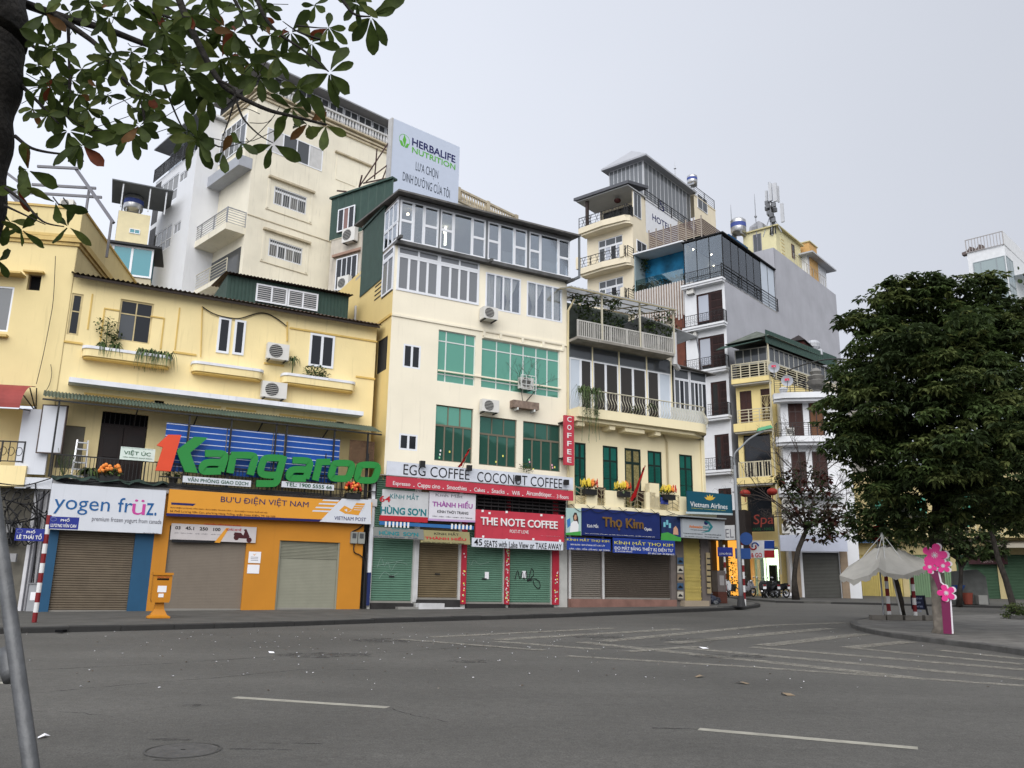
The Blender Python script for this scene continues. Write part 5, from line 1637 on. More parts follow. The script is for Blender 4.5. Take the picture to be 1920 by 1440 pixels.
# glazed second floor
zd1 = avg(dz(1066, 669), dz(1257, 702))
zt1 = avg(dz(1066, 646), dz(1262, 676))
us = [dx(1066, 700), dx(1110, 700), dx(1160, 708), dx(1212, 716), dx(1258, 726)]
WPAN = S('white_door_panel', (206, 216, 228), .82, rough=.4, var=.02)
DP2 = coated('warm_dark_pane', (.03, .026, .022), .08, .1)
for k in range(4):
  a, b = us[k] + .03, us[k + 1] - .03
  pm = [[WPAN, DP2], [DP2, DP2], [DP2, DP2], [DP2, WPAN]][k]
  D.win((a, b, zs_t, zd1), 2, 1, WPVC, pm, fw=.07, mw=.12, inset=0)
  D.win((a, b, zd1 + .01, zt1), 1, 1, S('transom_grey', (120, 126, 130), .8), DARKG, fw=.04, inset=0)
  D.box('door_post', b + .002, us[k + 1] + .028, -.06, .06, zs_t, zt1, CREAM2)
D.box('room_fill', 0, us[4], .1, 5, zs_t, zt1 + .1, M('interior_dark', (.03, .03, .03)))
v0, v1_ = dx(1264, 730), dx(1325, 745)
ze1 = dz(1266, 690)
ze0 = dz(1266, 754)
for a, b, c in ((v0, v0 + (v1_ - v0) * .46, 3), (v0 + (v1_ - v0) * .48, v1_, 4)):
  D.win((a, b, zs_t + .55, ze1 - .55), c, 1, WPVC, [DARKG, DARKP], fw=.05, mw=.05, inset=0)
  D.win((a, b, ze1 - .54, ze1), 1, 1, WPVC, DARKG, fw=.05, inset=0)
D.box('apron', v0, v1_, -.01, .05, zs_t, zs_t + .545, S('sheet_white', (214, 216, 212), .8))
DE = D.side(v1_, left=False)
DE.win((.02, 1.3, zs_t + .55, ze1), 2, [.6], WPVC, DARKG, fw=.06, mw=.06, inset=-.02)
DE.box('apron', .02, 5, 0, .05, zs_t, zs_t + .545, S('sheet_white', (214, 216, 212), .8))
D.box('room_fill', v0, v1_ - .1, .12, 5, zs_t, ze1, M('interior_dark', (.03, .03, .03)))
D.mk('lean_to_roof', MB().add([(v0 - .1, -.35, ze1 + .05), (v1_ + .4, -.35, ze1 - .12), (v1_ + .4, 4, ze1 + .3), (v0 - .1, 4, ze1 + .45), (v0 - .1, -.35, ze1 + .1), (v1_ + .4, -.35, ze1 - .07), (v1_ + .4, 4, ze1 + .35), (v0 - .1, 4, ze1 + .5)],
   [(0, 3, 2, 1), (4, 5, 6, 7), (0, 1, 5, 4), (1, 2, 6, 5), (2, 3, 7, 6), (3, 0, 4, 7)]), ROOFM)
# terrace on top
zq1 = avg(dz(1065, 597, .8), dz(1262, 632, .8))
zq0 = avg(dz(1065, 628, .8), dz(1262, 662, .8))
zqb = avg(dz(1065, 642, .8), dz(1262, 672, .8))
te = dx(1263, 650, .8)
D.box('terrace_slab', .0, te, -.85, 6, zt1 + .003, zq0, S('stained_concrete', (150, 146, 138), .8, var=.25, streak=.7))
D.rail(.05, te - .03, -.78, zq0, zq1, S('white_rail', (190, 188, 182), .8, var=.15, streak=.4), .115, .045, .06, posts=7)
DT = D.side(te, left=False)
DT.rail(-.75, 3, .0, zq0, zq1, S('white_rail', (190, 188, 182), .8), .115, .045, .06, posts=3)
za0, za1 = dz(1075, 537, 1.0), dz(1266, 578, 1.0)
zaw = avg(za0, za1)
aw0, aw1 = dx(1070, 537, 1.0), dx(1268, 578, 1.0)
SHEET = cloth('awning_translucent', (.5, .51, .52), .55)
corrugated(D, aw0, aw1, 2.6, zaw + .75, -1.0, zaw, SHEET, .2, .02, 'awning_sheet')
D.box('awning_beam', aw0, aw1, -1.0, -.94, zaw - .1, zaw - .04, IRON)
for k in range(5):
  u = aw0 + (aw1 - aw0) * k / 4
  D.mk('awning_rafter', MB().bar((u, -.97, zaw - .06), (u, 2.6, zaw + .68), .05), IRON)
for v in (.2, 1.3): D.mk('awning_purlin', MB().bar((aw0, v, zaw + .25 * (v + .97) * .8 - .04), (aw1, v, zaw + .25 * (v + .97) * .8 - .04), .04), IRON)
for x in (1129, 1200, 1263):
  u = dx(x, 600, .8)
  D.box('awning_post', u - .035, u + .035, -.82, -.75, zq0, zaw - .03, S('cream_rail', (206, 200, 178), .8))
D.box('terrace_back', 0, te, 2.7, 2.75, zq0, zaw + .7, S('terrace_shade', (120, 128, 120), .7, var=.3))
D.box('terrace_panel', te * .72, te - .05, 1.5, 1.55, zq0, zaw - .15, GRM)
def jungle(mb, z):
  for k in range(26):
    x = -3.2 + rnd.random() * 6.2
    leaves(mb, (x, rnd.uniform(-1.0, .5), z + rnd.uniform(.3, 1.8)), rnd.uniform(.3, .5), 85, .15, .2)
plant(D, 1160, 632, -.4, 'dense dark green pot plants crowding the railed roof terrace', jungle, 'terrace_plants')
def vine(mb, z):
  for k in range(5):
    x = -.5 + k * .22
    blades(mb, (x, 0, z + .1), 26, .7, .8, 1.6, .012)
  for k in range(16):
    x, l = rnd.uniform(-.5, .6), rnd.uniform(.5, 2.2)
    mb.tube([(x, 0, z), (x + rnd.uniform(-.05, .05), -.03, z - l * .5), (x + rnd.uniform(-.1, .1), 0, z - l)], .008, 4)
    leaves(mb, (x, 0, z - l * .4), .25, 14, .09, .5, (.5, .4, 1.6))
plant(D, 1105, 742, 1.0, 'long trailing vine hanging over the bellied railing', vine, 'hanging_vine')
def lows(mb, z): leaves(mb, (0, 0, z), .3, 120, .11, .2, (1.1, .7, .8))
plant(D, 1192, 768, .8, 'dark pot plant low behind the bellied railing', lows, 'balcony_plant', pot=.15)
plant(D, 1222, 764, .8, 'pale tangled pot plant at the middle of the bellied railing', lows, 'balcony_plant', pot=.15)
# sloping side awning and its strut
u0, z0 = D.px(1204, 594, .5)
u1, z1 = D.px(1308, 632, .5)
D.mk('side_awning', MB().add([(u0, -.5, z0), (u1, -.5, z1), (u1, 3, z1), (u0, 3, z0), (u0, -.5, z0 + .05), (u1, -.5, z1 + .05), (u1, 3, z1 + .05), (u0, 3, z0 + .05)],
   [(0, 3, 2, 1), (4, 5, 6, 7), (0, 1, 5, 4), (1, 2, 6, 5), (2, 3, 7, 6), (3, 0, 4, 7)]), SHEET)
a, b = D.px(1306, 634, .5), D.px(1316, 692, .5)
D.mk('awning_strut', MB().bar((a[0], -.5, a[1]), (b[0], -.5, b[1]), .05), S('strut_grey', (120, 122, 130), .8))
D.mk('vent_pipe', MB().tube([(te + .12, -.7, zq0 - .5), (te + .12, -.7, zq1 + .3)], .13, 10).tube([(te + .12, -.7, zq0 - .45), (te + .5, -.5, zq0 - .6)], .12, 10), WGREY)
D.mk('rain_pipe', MB().tube([(-.03, -.1, zp1), (-.03, -.1, zt1 + .2), (-.02, -.1, zq1 + .6), (.2, -.3, zaw - .3)], .05, 8), S('pipe_cream2', (226, 212, 170), .8))
# shop level
zsh = zp0 - .1
sA = (dx(1051, 1121), dx(1128, 1121))
sB = (dx(1134, 1123), dx(1259, 1123))
zb = avg(dz(1060, 1121), dz(1200, 1125))
sA = (.12, sA[1])
PINK = S('pink_plinth', (138, 104, 94), .8, var=.2, streak=.3)
gateu = (dx(1284, 1120), dx(1317, 1120))
D.wall('shop_wall', .0, d1, .5, zsh, [(sA[0], sA[1], zb, zsh - .05), (sB[0], sB[1], zb, zsh - .05), (gateu[0], gateu[1], .55, zsh - .05)], S('shop_grey', (120, 112, 108), .75, var=.15, streak=.4), v=-.02, depth=.22)
D.shutter((*sA, zb, zsh - .05), S('grey_shutter', (126, 120, 112), .8, rough=.45, var=.06, streak=.2), .085, v=.1, dep=.03, bar=RAILC)
D.shutter((*sB, zb, zsh - .05), S('dark_brown_shutter', (84, 76, 68), .8, rough=.55, var=.08, streak=.2), .085, v=.12, dep=.018, bar=RAILC)
D.box('plinth', .02, sB[1] + .1, -.25, .1, .4, zb - .004, PINK)
for u in (.04, sA[1] + .02): D.box('shutter_guide', u, u + .1, -.06, .1, zb - .02, zsh - .05, WGREY)
YG = S('yellow_gate', (206, 188, 112), .8, rough=.5, var=.08, streak=.15)
gt = MB()
n = 16
for k in range(n):
  a = gateu[0] + (gateu[1] - gateu[0]) * k / n
  p = (gateu[1] - gateu[0]) / n
  gt.box(a + .006, a + p * .62, .06, .1, .62, zsh - .1)
D.mk('folding_gate', gt, YG)
mb = MB()
for z in np.arange(1.2, zsh - .5, .5):
  for k in range(8):
    a = gateu[0] + (gateu[1] - gateu[0]) * k / 8
    p = (gateu[1] - gateu[0]) / 8
    mb.bar((a, .05, z), (a + p, .05, z + .25), .02).bar((a, .045, z + .25), (a + p, .045, z), .02)
D.mk('gate_lattice', mb, YG)
D.box('gate_backing', gateu[0], gateu[1], .15, .2, .55, zsh, S('gate_back', (84, 74, 44), .7))
D.box('gate_step', gateu[0] - .3, gateu[1] + .1, -.35, .1, .3, avg(dz(1290, 1124), dz(1310, 1124)) - .05, S('step_beige', (170, 156, 136), .8))
# signs
NAVY = S('sign_navy', (32, 46, 104), .8, rough=.4, var=.1, streak=.2)
GOLD = S('letter_gold', (146, 112, 62), .8, rough=.35, metal=.4, var=.08)
T = sign(D, (1091, 952, 1238, 1011), .6, NAVY, 'navy optician sign with raised bronze lettering over the dark shutter',
   [('Thọ Kim', (1129, 969, 1206, 997), GOLD, dict(bold=.018, ext=.05)), ('Kính Mắt', (1101, 981, 1122, 990), I_WHITE, dict(bold=.01)), ('Optic', (1208, 989, 1222, 997), I_WHITE, dict(bold=.01)), ('ĐC1: 54 LƯƠNG VĂN CAN - HÀ NỘI - ĐC2: 27 CHÂN LONG - HÀ NỘI - ĐT: 04 3828 6635', (1097, 999, 1228, 1008), I_WHITE)], .1)
T = sign(D, (1062, 952, 1090, 1004), .62, S('poster_mint', (176, 204, 200), .8), 'pale poster of a person in white beside the navy sign', [], .05, 'poster', cat='poster')
flat(T, [(1074, 968), (1077, 961), (1081, 961), (1084, 970), (1085, 982), (1076, 980)], S('print_hair', (60, 44, 40), .8), 'printed_figure')
flat(T, [(1068, 1000), (1070, 982), (1075, 977), (1082, 977), (1085, 985), (1084, 1002)], I_WHITE, 'printed_figure', .005)
flat(T, [(1076, 971), (1078, 965), (1081, 966), (1081, 973), (1078, 976)], S('print_skin', (206, 160, 132), .8), 'printed_figure', .007)
flat(T, [(1063, 975), (1069, 971), (1070, 985), (1064, 990)], S('print_blue', (60, 120, 190), .8), 'printed_shape', .006)
flat(T, [(1061, 999), (1089, 996), (1089, 1004), (1061, 1003)], S('print_green', (70, 160, 70), .8), 'printed_band', .008)
T = sign(D, (1240, 967, 1277, 1014), .62, S('poster_night', (30, 48, 92), .8, var=.4, scale=3), 'dark blue cosmetics poster with a green base at the corner', [], .05, 'poster', cat='poster')
flat(T, [(1240, 1000), (1252, 998), (1270, 1006), (1277, 1008), (1277, 1015), (1239, 1013)], S('print_green', (70, 160, 70), .8), 'printed_band', .003)
for a, b in ((1246, 983), (1251, 979), (1256, 985)): flat(T, [(a - 2, b - 4), (a + 2, b - 4), (a + 2, b + 5), (a - 2, b + 5)], S('print_cyan', (120, 190, 206), .8), 'printed_shape', .006)
flat(T, [(1262, 1002), (1263, 990), (1267, 986), (1271, 992), (1272, 1003)], S('print_skin', (206, 160, 132), .8), 'printed_figure', .007)
ROY = S('banner_blue', (36, 64, 150), .76, rough=.6, var=.1, bump=.8, bscale=4)
T = sign(D, (1063, 1007, 1145, 1034), .7, ROY, 'blue vinyl banner with yellow heading over the grey shutter', [('KÍNH MẮT THỌ KIM', (1063, 1007, 1142, 1018.5), I_YEL, dict(bold=.03)), ('BÁN BUÔN - BÁN LẺ KÍNH MẮT CÁC CẤP', (1070, 1018, 1134, 1025), I_WHITE, dict(bold=.01)), ('RÂM - CẬN - VIỄN - ĐỔI MÀU - ĐA TRÒNG', (1068, 1026, 1143, 1034), I_WHITE, dict(bold=.01))], .02, 'banner', cat='banner')
T = sign(D, (1149, 1008, 1266, 1041), .7, ROY, 'wide blue vinyl banner with yellow heading over the dark shutter', [('KÍNH MẮT THỌ KIM', (1152, 1011, 1262, 1027), I_YEL, dict(bold=.03)), ('ĐO MẮT BẰNG THIẾT BỊ ĐIỆN TỬ', (1152, 1021, 1262, 1037), I_WHITE, dict(bold=.02)), ('ĐC: 54 LƯƠNG VĂN CAN', (1153, 1031, 1185, 1036), I_WHITE), ('ĐT: 0912 1234 - 04.3828 6635', (1215, 1036, 1264, 1041), I_WHITE)], .02, 'banner', cat='banner')
VAB = S('airline_teal', (24, 84, 104), .8, rough=.4, var=.03)
T = sign(D, (1289, 920, 1374, 965), 1.0, VAB, 'teal airline agency sign with a gold lotus on the corner', [('Vietnam Airlines', (1294, 940, 1364, 955), I_WHITE), ('CHINH PHUC KHONG GIAN VIET NAM', (1296, 952, 1360, 958), I_YEL)], .1)
LOT = S('lotus_gold', (226, 186, 70), .8)
for k in range(5):
  a = rad(90 + (k - 2) * 30)
  cx, cy = 1331, 938
  flat(T, [(cx - 1, cy), (cx + 6 * math.cos(a) - 2 * math.sin(a), cy - 6 * math.sin(a) - 2 * math.cos(a)), (cx + 12 * math.cos(a), cy - 12 * math.sin(a)), (cx + 6 * math.cos(a) + 2 * math.sin(a), cy - 6 * math.sin(a) + 2 * math.cos(a)), (cx + 1, cy)], LOT, 'lotus_petal', .003 + .001 * k)
flat(T, [(1286, 959), (1374, 962.5), (1374, 966), (1286, 963)], S('pale_band', (190, 206, 210), .8), 'pale_band', .003)
T = sign(D, (1279, 972, 1360, 1012), .75, S('sign_silver', (176, 182, 188), .8, rough=.35, var=.03), 'silver travel agency light box under the teal airline sign',
   [('Ambassador', (1292, 984, 1318, 991), ink('orange', (214, 120, 50)), dict(bold=.02)), ('travel', (1318, 984, 1330, 992), I_TEAL, dict(bold=.01)), ('Your guide the best partner', (1295, 992, 1327, 996), I_BLACK), ('Vé máy bay trong nước & Quốc tế', (1281, 998, 1317, 1003), I_BLACK), ('Tour trong nước & quốc tế', (1321, 1000, 1352, 1005), I_BLACK), ('Visa - Hộ chiếu - Khách sạn', (1283, 1004, 1317, 1008), I_BLACK), ('Xe du lịch các loại', (1321, 1005, 1347, 1009), I_BLACK)], .5)
flat(T, [(1324 + 4 * math.cos(a), 980 + 4.5 * math.sin(a)) for a in np.linspace(0, 6.28, 13)[:-1]], I_NAVY, 'globe_print')
flat(T, [(1318, 976), (1330, 978), (1337, 988), (1330, 997), (1314, 999), (1328, 994), (1332, 987), (1327, 981)], I_TEAL, 'swoosh_print', .004)
T = sign(D, (1276, 966, 1362, 974), .95, S('canopy_grey', (150, 156, 160), .8), 'grey canopy strip between the airline sign and the travel light box', [], .7, 'canopy_strip', cat='canopy')
T = sign(D, (1269, 1040, 1282.5, 1125), .12, S('poster_brown', (112, 104, 96), .8), 'tall strip of shoe pictures beside the yellow folding gate', [], .04, 'poster', cat='poster')
for k in range(5):
  y = 1045 + k * 16
  flat(T, [(1270, y), (1281.5, y + .4), (1281.5, y + 13), (1270, y + 12.6)], S('pic_%d' % (k % 3), ((60, 90, 120), (196, 190, 176), (150, 132, 110))[k % 3], .8), 'picture')
  flat(T, [(1272, y + 8), (1275, y + 4), (1280, y + 8), (1280, y + 10), (1272, y + 10)], I_BLACK, 'shoe_print', .005)
T = sign(D, (1324, 1036, 1334, 1113), .15, S('list_beige', (168, 152, 118), .8), 'beige vertical price list on the corner pillar', [], .04, 'price_list', cat='sign')
for k in range(6): flat(T, [(1325.5, 1046 + k * 11), (1332.5, 1046.3 + k * 11), (1332.5, 1049 + k * 11), (1325.5, 1048.7 + k * 11)], I_BLACK, 'print_line')
for k in range(7):
  x = 1070 + k * 30
  cable(D, [(x, 945 + k * 2, .6), (x + 20, 956 + rnd.uniform(-3, 5) + k * 2, .66), (x + 45, 950 + k * 2.6, .6)], .012)
# ---------------------------------------------------------------- things on and behind the yellow house
GS_ = C.sub(kx(540, 550), 3.6).thing('green_roof_shed', 'green corrugated shed with white louvred windows on the rusty roof', 'shed', None, zeave)
sR = GS_.rect(427, 522, 652, 590)
zr_ = avg(GS_.px(427, 518)[1], GS_.px(652, 553)[1])
lwn = GS_.rect(481, 529, 595, 572)
zl0, zl1 = zr_ - .95, zr_ - .17
ribbed(GS_, 'front_cladding', sR[0], sR[1], zeave - .2, zr_, 0, GRM, .15, .025)
ribbed(GS_.side(sR[0]), 'side_cladding', -3.2, 0, zeave - .2, zr_, 0, GRM, .15, .025)
corrugated(GS_, sR[0] - .15, sR[1] + .15, 3.4, zr_ + .55, -.3, zr_ + .03, RUST, .14, .02, 'shed_roof')
GS_.box('shed_core', sR[0] + .05, sR[1] - .05, .1, 3.2, zeave - .3, zr_ - .02, DARKB)
m_ = (lwn[0] + lwn[1]) / 2
for a, b in ((lwn[0], m_ - .01), (m_ + .01, lwn[1])):
  w = GS_.win((a, b, zl0, zl1), 2, 1, WPVC, DARKG, fw=.07, mw=.07, v=-.06, inset=0)
  sl_ = MB()
  for k in range(7): sl_.box(a + .07, b - .07, -.085, -.07, zl0 + .1 + k * .09, zl0 + .13 + k * .09)
  GS_.mk('louvre_slats', sl_, WGREY, w)
# cream tower block
o = at_depth(462, 420, 50)
A44 = rad(43.9)
E_ = Fr(o.x, o.y, A44).thing('cream_tower_block', 'tall weathered cream apartment block with a corner bay and roof balustrade', 'building', None, 1.2)
ex = lambda x, y, d=0: E_.px(x, y, d)
CT = S('aged_cream', (232, 226, 208), .88, rough=.85, var=.08, scale=.6, streak=.5, bump=.1)
CTB = S('aged_cornice', (196, 184, 160), .8, var=.2, streak=.6)
ztw = avg(ex(560, 200)[1], ex(700, 262)[1])
wT, wM, wL = E_.rect(502, 238, 603, 322), E_.rect(515, 348, 573, 403), E_.rect(505, 446, 565, 498)
eu1 = ex(815, 330)[0]
E_.wall('front_wall', 0, eu1, 1, ztw, [wT, wM, wL], CT, depth=.2)
ES = E_.side(0)
vb = ES.px(402, 450)[0]                         # where the white block begins (negative)
ES.wall('side_wall', vb - 6, 0, 1, ztw, [], CT, v=.0)
E_.box('roof_deck', 0, eu1, .0, 10, ztw - .1, ztw, CTB)
E_.win(wT, [.28, .53, .76], 1, WPVC, [WGREY, DARKG, DARKG, WGREY], fw=.07, mw=.08, inset=0)
WG = coated('curtained_pane', (.16, .16, .155), .1, .1)
for w in (wM, wL):
  zt_ = w[2] + (w[3] - w[2]) * .76
  E_.win((w[0], w[1], w[2], zt_), 4, 1, WPVC, [WG, DARKG, WG, DARKG], fw=.08, mw=.08, inset=.05)
  E_.win((w[0], w[1], zt_ + .005, w[3]), 1, 1, WPVC, DARKG, fw=.06, inset=.05)
  gb_ = MB()
  for k in range(16): gb_.box(w[0] + (w[1] - w[0]) * (k + .5) / 16 - .01, w[0] + (w[1] - w[0]) * (k + .5) / 16 + .01, -.02, .0, w[2], w[3])
  E_.mk('window_bars', gb_, WGREY)
  u0, u1, z0, z1 = w
  E_.box('window_hood', u0 - .5, u1 + .5, -.22, 0, z1 + .42, z1 + .55, CTB)
  for uu in (u0 - .45, u1 + .3): E_.box('window_quoin', uu, uu + .15, -.04, 0, z0 - .4, z1 + .35, CT)
  E_.box('window_apron', u0 - .5, u1 + .5, -.04, 0, z0 - .55, z0 - .5, CTB)
pn_ = E_.rect(632, 290, 690, 360)
E_.box('blind_panel', pn_[0], pn_[1], -.04, 0, pn_[2], pn_[3], CT)
E_.box('window_hood', pn_[0] - .2, pn_[1] + .2, -.2, 0, pn_[3] + .1, pn_[3] + .2, CTB)
for y0 in ((385, 448),):
  E_.box('string_course', 0, eu1, -.04, 0, ex(480, 407)[1] - .03, ex(480, 407)[1] + .03, CTB)
for (dz_, p, h) in ((-.5, .12, .14), (-.3, .2, .12), (0, .3, .12)):
  E_.mk('cornice', MB().box(-p, eu1, -p, 0, ztw + dz_ - h, ztw + dz_).box(-p, 0, 0, 10, ztw + dz_ - h, ztw + dz_), CTB)
bal = MB()
n = 60
for k in range(n):
  u = .1 + (eu1 - .2) * k / n
  bal.lathe([(.05, ztw), (.1, ztw + .2), (.05, ztw + .5), (.07, ztw + .62)], (u, -.15), 6)
E_.mk('baluster', bal, WGREY, kind='stuff')
E_.box('balustrade_rail', 0, eu1, -.25, -.05, ztw + .62, ztw + .75, WGREY)
# glazed roof storey
pv = 1.2
rt = E_.sub(0, pv)
zpr = avg(rt.px(600, 180)[1], rt.px(733, 238)[1])
for k in range(9):
  a, b = 1.0 + k * 1.25, 1.0 + (k + 1) * 1.25 - .06
  if b > eu1: break
  E_.win((a, b, ztw + .003, zpr - .15), 2, [.7], WPVC, DARKG, fw=.07, mw=.06, v=pv, inset=0)
E_.box('roof_storey', .9, eu1, pv + .1, 8, ztw, zpr - .1, M('interior_dark', (.03, .03, .03)))
E_.box('roof_canopy', .2, eu1, pv - .9, 8, zpr - .1, zpr, S('roof_metal', (150, 152, 158), .8, var=.1))
# corner bay and side balconies
bz0, bz1 = ES.px(440, 322)[1], ES.px(470, 222)[1]
bayc = ES.px(425, 300)[0]
ES.box('bay', bayc, .02, -.55, 0, bz0, bz1, CT)
ES.win((bayc + .1, -.1, bz0 + .75, bz1 - .2), 5, [.75], WPVC, [DARKG, WG], fw=.07, mw=.06, v=-.56, inset=-.02)
ES.box('bay_slab', bayc - 1.2, .02, -.9, 0, bz0 - .75, bz0 - .01, S('slab_grey', (176, 180, 188), .8, streak=.2))
b1l, b1z = ES.px(390, 440)[0], ES.px(462, 405, .8)[1]
ES.box('balcony_slab', b1l, -.1, -1.3, 0, b1z - .45, b1z, CT)
ES.rail(b1l + .05, -.15, -1.25, b1z, b1z + 1.05, STEEL, .11, .03, .06, posts=4, horiz=6)
fr2 = ES.plane((ES.o + ES.d * -.12).x, (ES.o + ES.d * -.12).y, E_.a)
E_.rail(-1.25, .0, .12, b1z, b1z + 1.05, STEEL, .11, .03, .06, posts=2, horiz=6)
b2z = ES.px(455, 505, .6)[1]
ES.box('balcony_slab', b1l + .8, -.1, -1.0, 0, b2z - .3, b2z, CT)
ES.rail(b1l + .8, -.15, -.95, b2z, b2z + 1.1, S('cream_rail', (206, 200, 178), .8), .11, .02, .04, posts=3, horiz=5)
ES.box('balcony_door', b1l + 1.0, -.4, -.02, 0, b2z, b2z + 2.2, DARKG)
# white block beside it
q = ES.o + ES.d * vb
Wb = Fr(q.x, q.y, A44).thing('white_apartment_block', 'narrow white apartment block with tall windows behind the green leaves', 'building', None, 1.2)
uw = Wb.px(351, 450)[0]
zw_ = Wb.px(365, 275)[1]
WBM = S('grey_white_plaster', (226, 228, 232), .84, rough=.8, var=.04, scale=.6, streak=.2)
Wb.wall('front_wall', uw, .0, 1, zw_ + 3, [], WBM)
Ws = Wb.side(uw)
ul = Ws.px(283, 420)[0]
wz = lambda x, y: Ws.px(x, y)
hs_ = []
for (x0, y0, x1, y1) in ((297, 345, 329, 384), (286, 437, 317, 473)):
  a, b = Ws.px(x0, y0), Ws.px(x1, y1)
  zt_, zb_ = Ws.px((x0 + x1) / 2, y0 - 4)[1], Ws.px((x0 + x1) / 2, y1)[1]
  hs_.append((a[0], b[0], zb_, zt_))
for (x0, y0, x1, y1) in ((338, 322, 350, 338), (327, 418, 337, 436)):
  a, b = Ws.px(x0, y0), Ws.px(x1, y1)
  zt_, zb_ = Ws.px((x0 + x1) / 2, y0)[1], Ws.px((x0 + x1) / 2, y1)[1]
  hs_.append((a[0], b[0], zb_, zt_))
zroof = Ws.px(345, 300)[1]
Ws.wall('side_wall', ul, 0, 1, zroof, hs_, WBM, depth=.15)
for i, h_ in enumerate(hs_): Ws.win(h_, 4 if i < 2 else 2, [.4] if i < 2 else 1, WPVC, WG, fw=.07, mw=.06, inset=.05)
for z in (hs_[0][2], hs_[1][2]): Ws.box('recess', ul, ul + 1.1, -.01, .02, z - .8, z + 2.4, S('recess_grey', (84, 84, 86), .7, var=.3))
Ws.rail(ul - .1, -.2, -.15, zroof, zroof + 1.0, BLACKM, .12, .03, .05, posts=5)
Ws.win((ul, -.3, zroof + .01, zroof + 2.6), 6, 1, WPVC, glass('roof_room_glass', (.8, .8, .8), .6), fw=.06, mw=.05, v=.8, inset=0)
Ws.box('roof_canopy', ul - .4, .3, -.3, 4, zroof + 2.65, zroof + 2.75, S('roof_metal', (150, 152, 158), .8))
Ws.mk('lamp', MB().ball((hs_[0][0] + 1.6, .4, hs_[0][3] - .5), .07), BULB)
# blue glass house and tank house in the gap
o = at_depth(245, 520, 44)
T = Fr(o.x, o.y, rad(20)).thing('blue_glass_room', 'rooftop room with turquoise glass behind the yellow cornice', 'rooftop room', None, 10)
R = T.rect(206, 455, 284, 512)
z0, z1 = T.px(245, 518)[1], T.px(245, 462)[1]
TURQ = coated('turquoise_glass', (.03, .17, .21), .08, .15)
T.win((R[0], R[1], z0, z1), [.05, .52], 1, WPVC, TURQ, fw=.1, mw=.12, inset=0)
T.side(R[0]).win((-2.5, -.02, z0, z1), 2, 1, WPVC, TURQ, fw=.1, mw=.1, inset=0)
T.box('room_base', R[0], R[1], .05, 2.5, 4, z0 - .01, S('old_cream', (206, 196, 170), .8, streak=.4))
T.box('room_core', R[0] + .1, R[1] - .1, .2, 2.4, z0, z1, S('room_blue', (40, 110, 130), .7))
T.box('roof', R[0] - .3, R[1] + .4, -.3, 2.8, z1, z1 + .12, S('dark_roof', (60, 60, 62), .8))
o = at_depth(238, 440, 52)
T = Fr(o.x, o.y, rad(25)).thing('tank_house', 'small pale rooftop house with a metal canopy behind the glass room', 'rooftop house', None, 12)
R = T.rect(222, 400, 268, 520)
zt_ = T.px(240, 397)[1]
T.box('wall', R[0], R[1], 0, 3, 8, zt_, S('pale_yellow', (232, 220, 180), .84, var=.05))
T.side(R[0]).box('side_wall', -3, 0, -.01, .02, 8, zt_, WBM)
q = T.rect(243, 428, 262, 440)
T.win((q[0], q[1], q[2], q[3]), 2, 1, WPVC, TURQ, fw=.05, inset=-.02)
T.box('canopy', R[0] - .6, R[1] + 1.2, -.8, 3, zt_ + 1.7, zt_ + 1.78, S('canopy_metal', (110, 114, 118), .8))
for u, v in ((R[0] + .1, -.6), (R[1] - .2, -.6), (R[0] + .1, 2.8), (R[1] + .8, -.6)): T.box('canopy_post', u - .04, u + .04, v - .04, v + .04, zt_, zt_ + 1.7, STEEL)
def tank(F, x, y, d, r, h, lab):
  u, z = F.px(x, y, d)
  T = F.sub(u, -d).thing('water_tank', lab, 'water tank', 'steel rooftop water tanks', z)
  T.mk('tank_body', MB().lathe([(r * .9, z), (r, z + .1), (r, z + h * .85), (r * .75, z + h * .97), (r * .3, z + h)], n=20), M('tank_steel', (.5, .5, .5), rough=.28, metal=.8), smooth=True)
  T.mk('tank_band', MB().lathe([(r * 1.01, z + h * .38), (r * 1.012, z + h * .66)], n=20), S('tank_band_blue', (76, 92, 160), .8))
  T.mk('tank_lid', MB().lathe([(r * .3, z + h), (r * .3, z + h + .1)], n=12), STEEL)
  T.mk('tank_stand', MB().box(-r * .7, -r * .6, -r * .7, r * .7, z - .25, z).box(r * .6, r * .7, -r * .7, r * .7, z - .25, z), STEEL)
tank(T, 249, 396, -1.2, .62, 1.1, 'steel water tank with a blue band under the metal canopy')
# green clad box beside the coffee house and the grey wall under it
o = at_depth(617, 450, 46)
T = Fr(o.x, o.y, rad(-34)).thing('green_clad_room', 'dark green metal clad rooftop room left of the billboard', 'rooftop room', None, 8)
u1 = T.px(735, 400)[0]
zt_, zb_ = avg(T.px(620, 376)[1], T.px(733, 336)[1]), T.px(622, 450)[1]
win_ = T.rect(637, 395, 666, 425)
ribbed(T, 'cladding', 0, u1, zb_, zt_, 0, GRM, .6, .02)
T.box('roof_trim', -.1, u1, -.12, .3, zt_, zt_ + .12, GRM)
T.win((win_[0], win_[1], win_[2] - .1, win_[3]), 3, 1, WPVC, [DARKP, S('pinkish_curtain', (150, 120, 116), .7), DARKP], fw=.07, mw=.07, v=-.1, inset=0)
T.box('lower_wall', .15, u1, .05, 3, 5, zb_, S('stained_white', (206, 198, 184), .8, streak=.7, var=.1))
w2_ = T.rect(632, 487, 668, 535)
T.win(w2_, 4, 1, WPVC, DARKP, fw=.06, mw=.05, v=-.0, inset=-.02)
T.box('window_hood', w2_[0] - .3, w2_[1] + .3, -.15, .05, w2_[3] + .15, w2_[3] + .3, S('hood_pinkish', (170, 140, 124), .8, streak=.5))
ac_unit(T, (642, 430, 664, 449), .05, 'air conditioner unit under the green clad room')
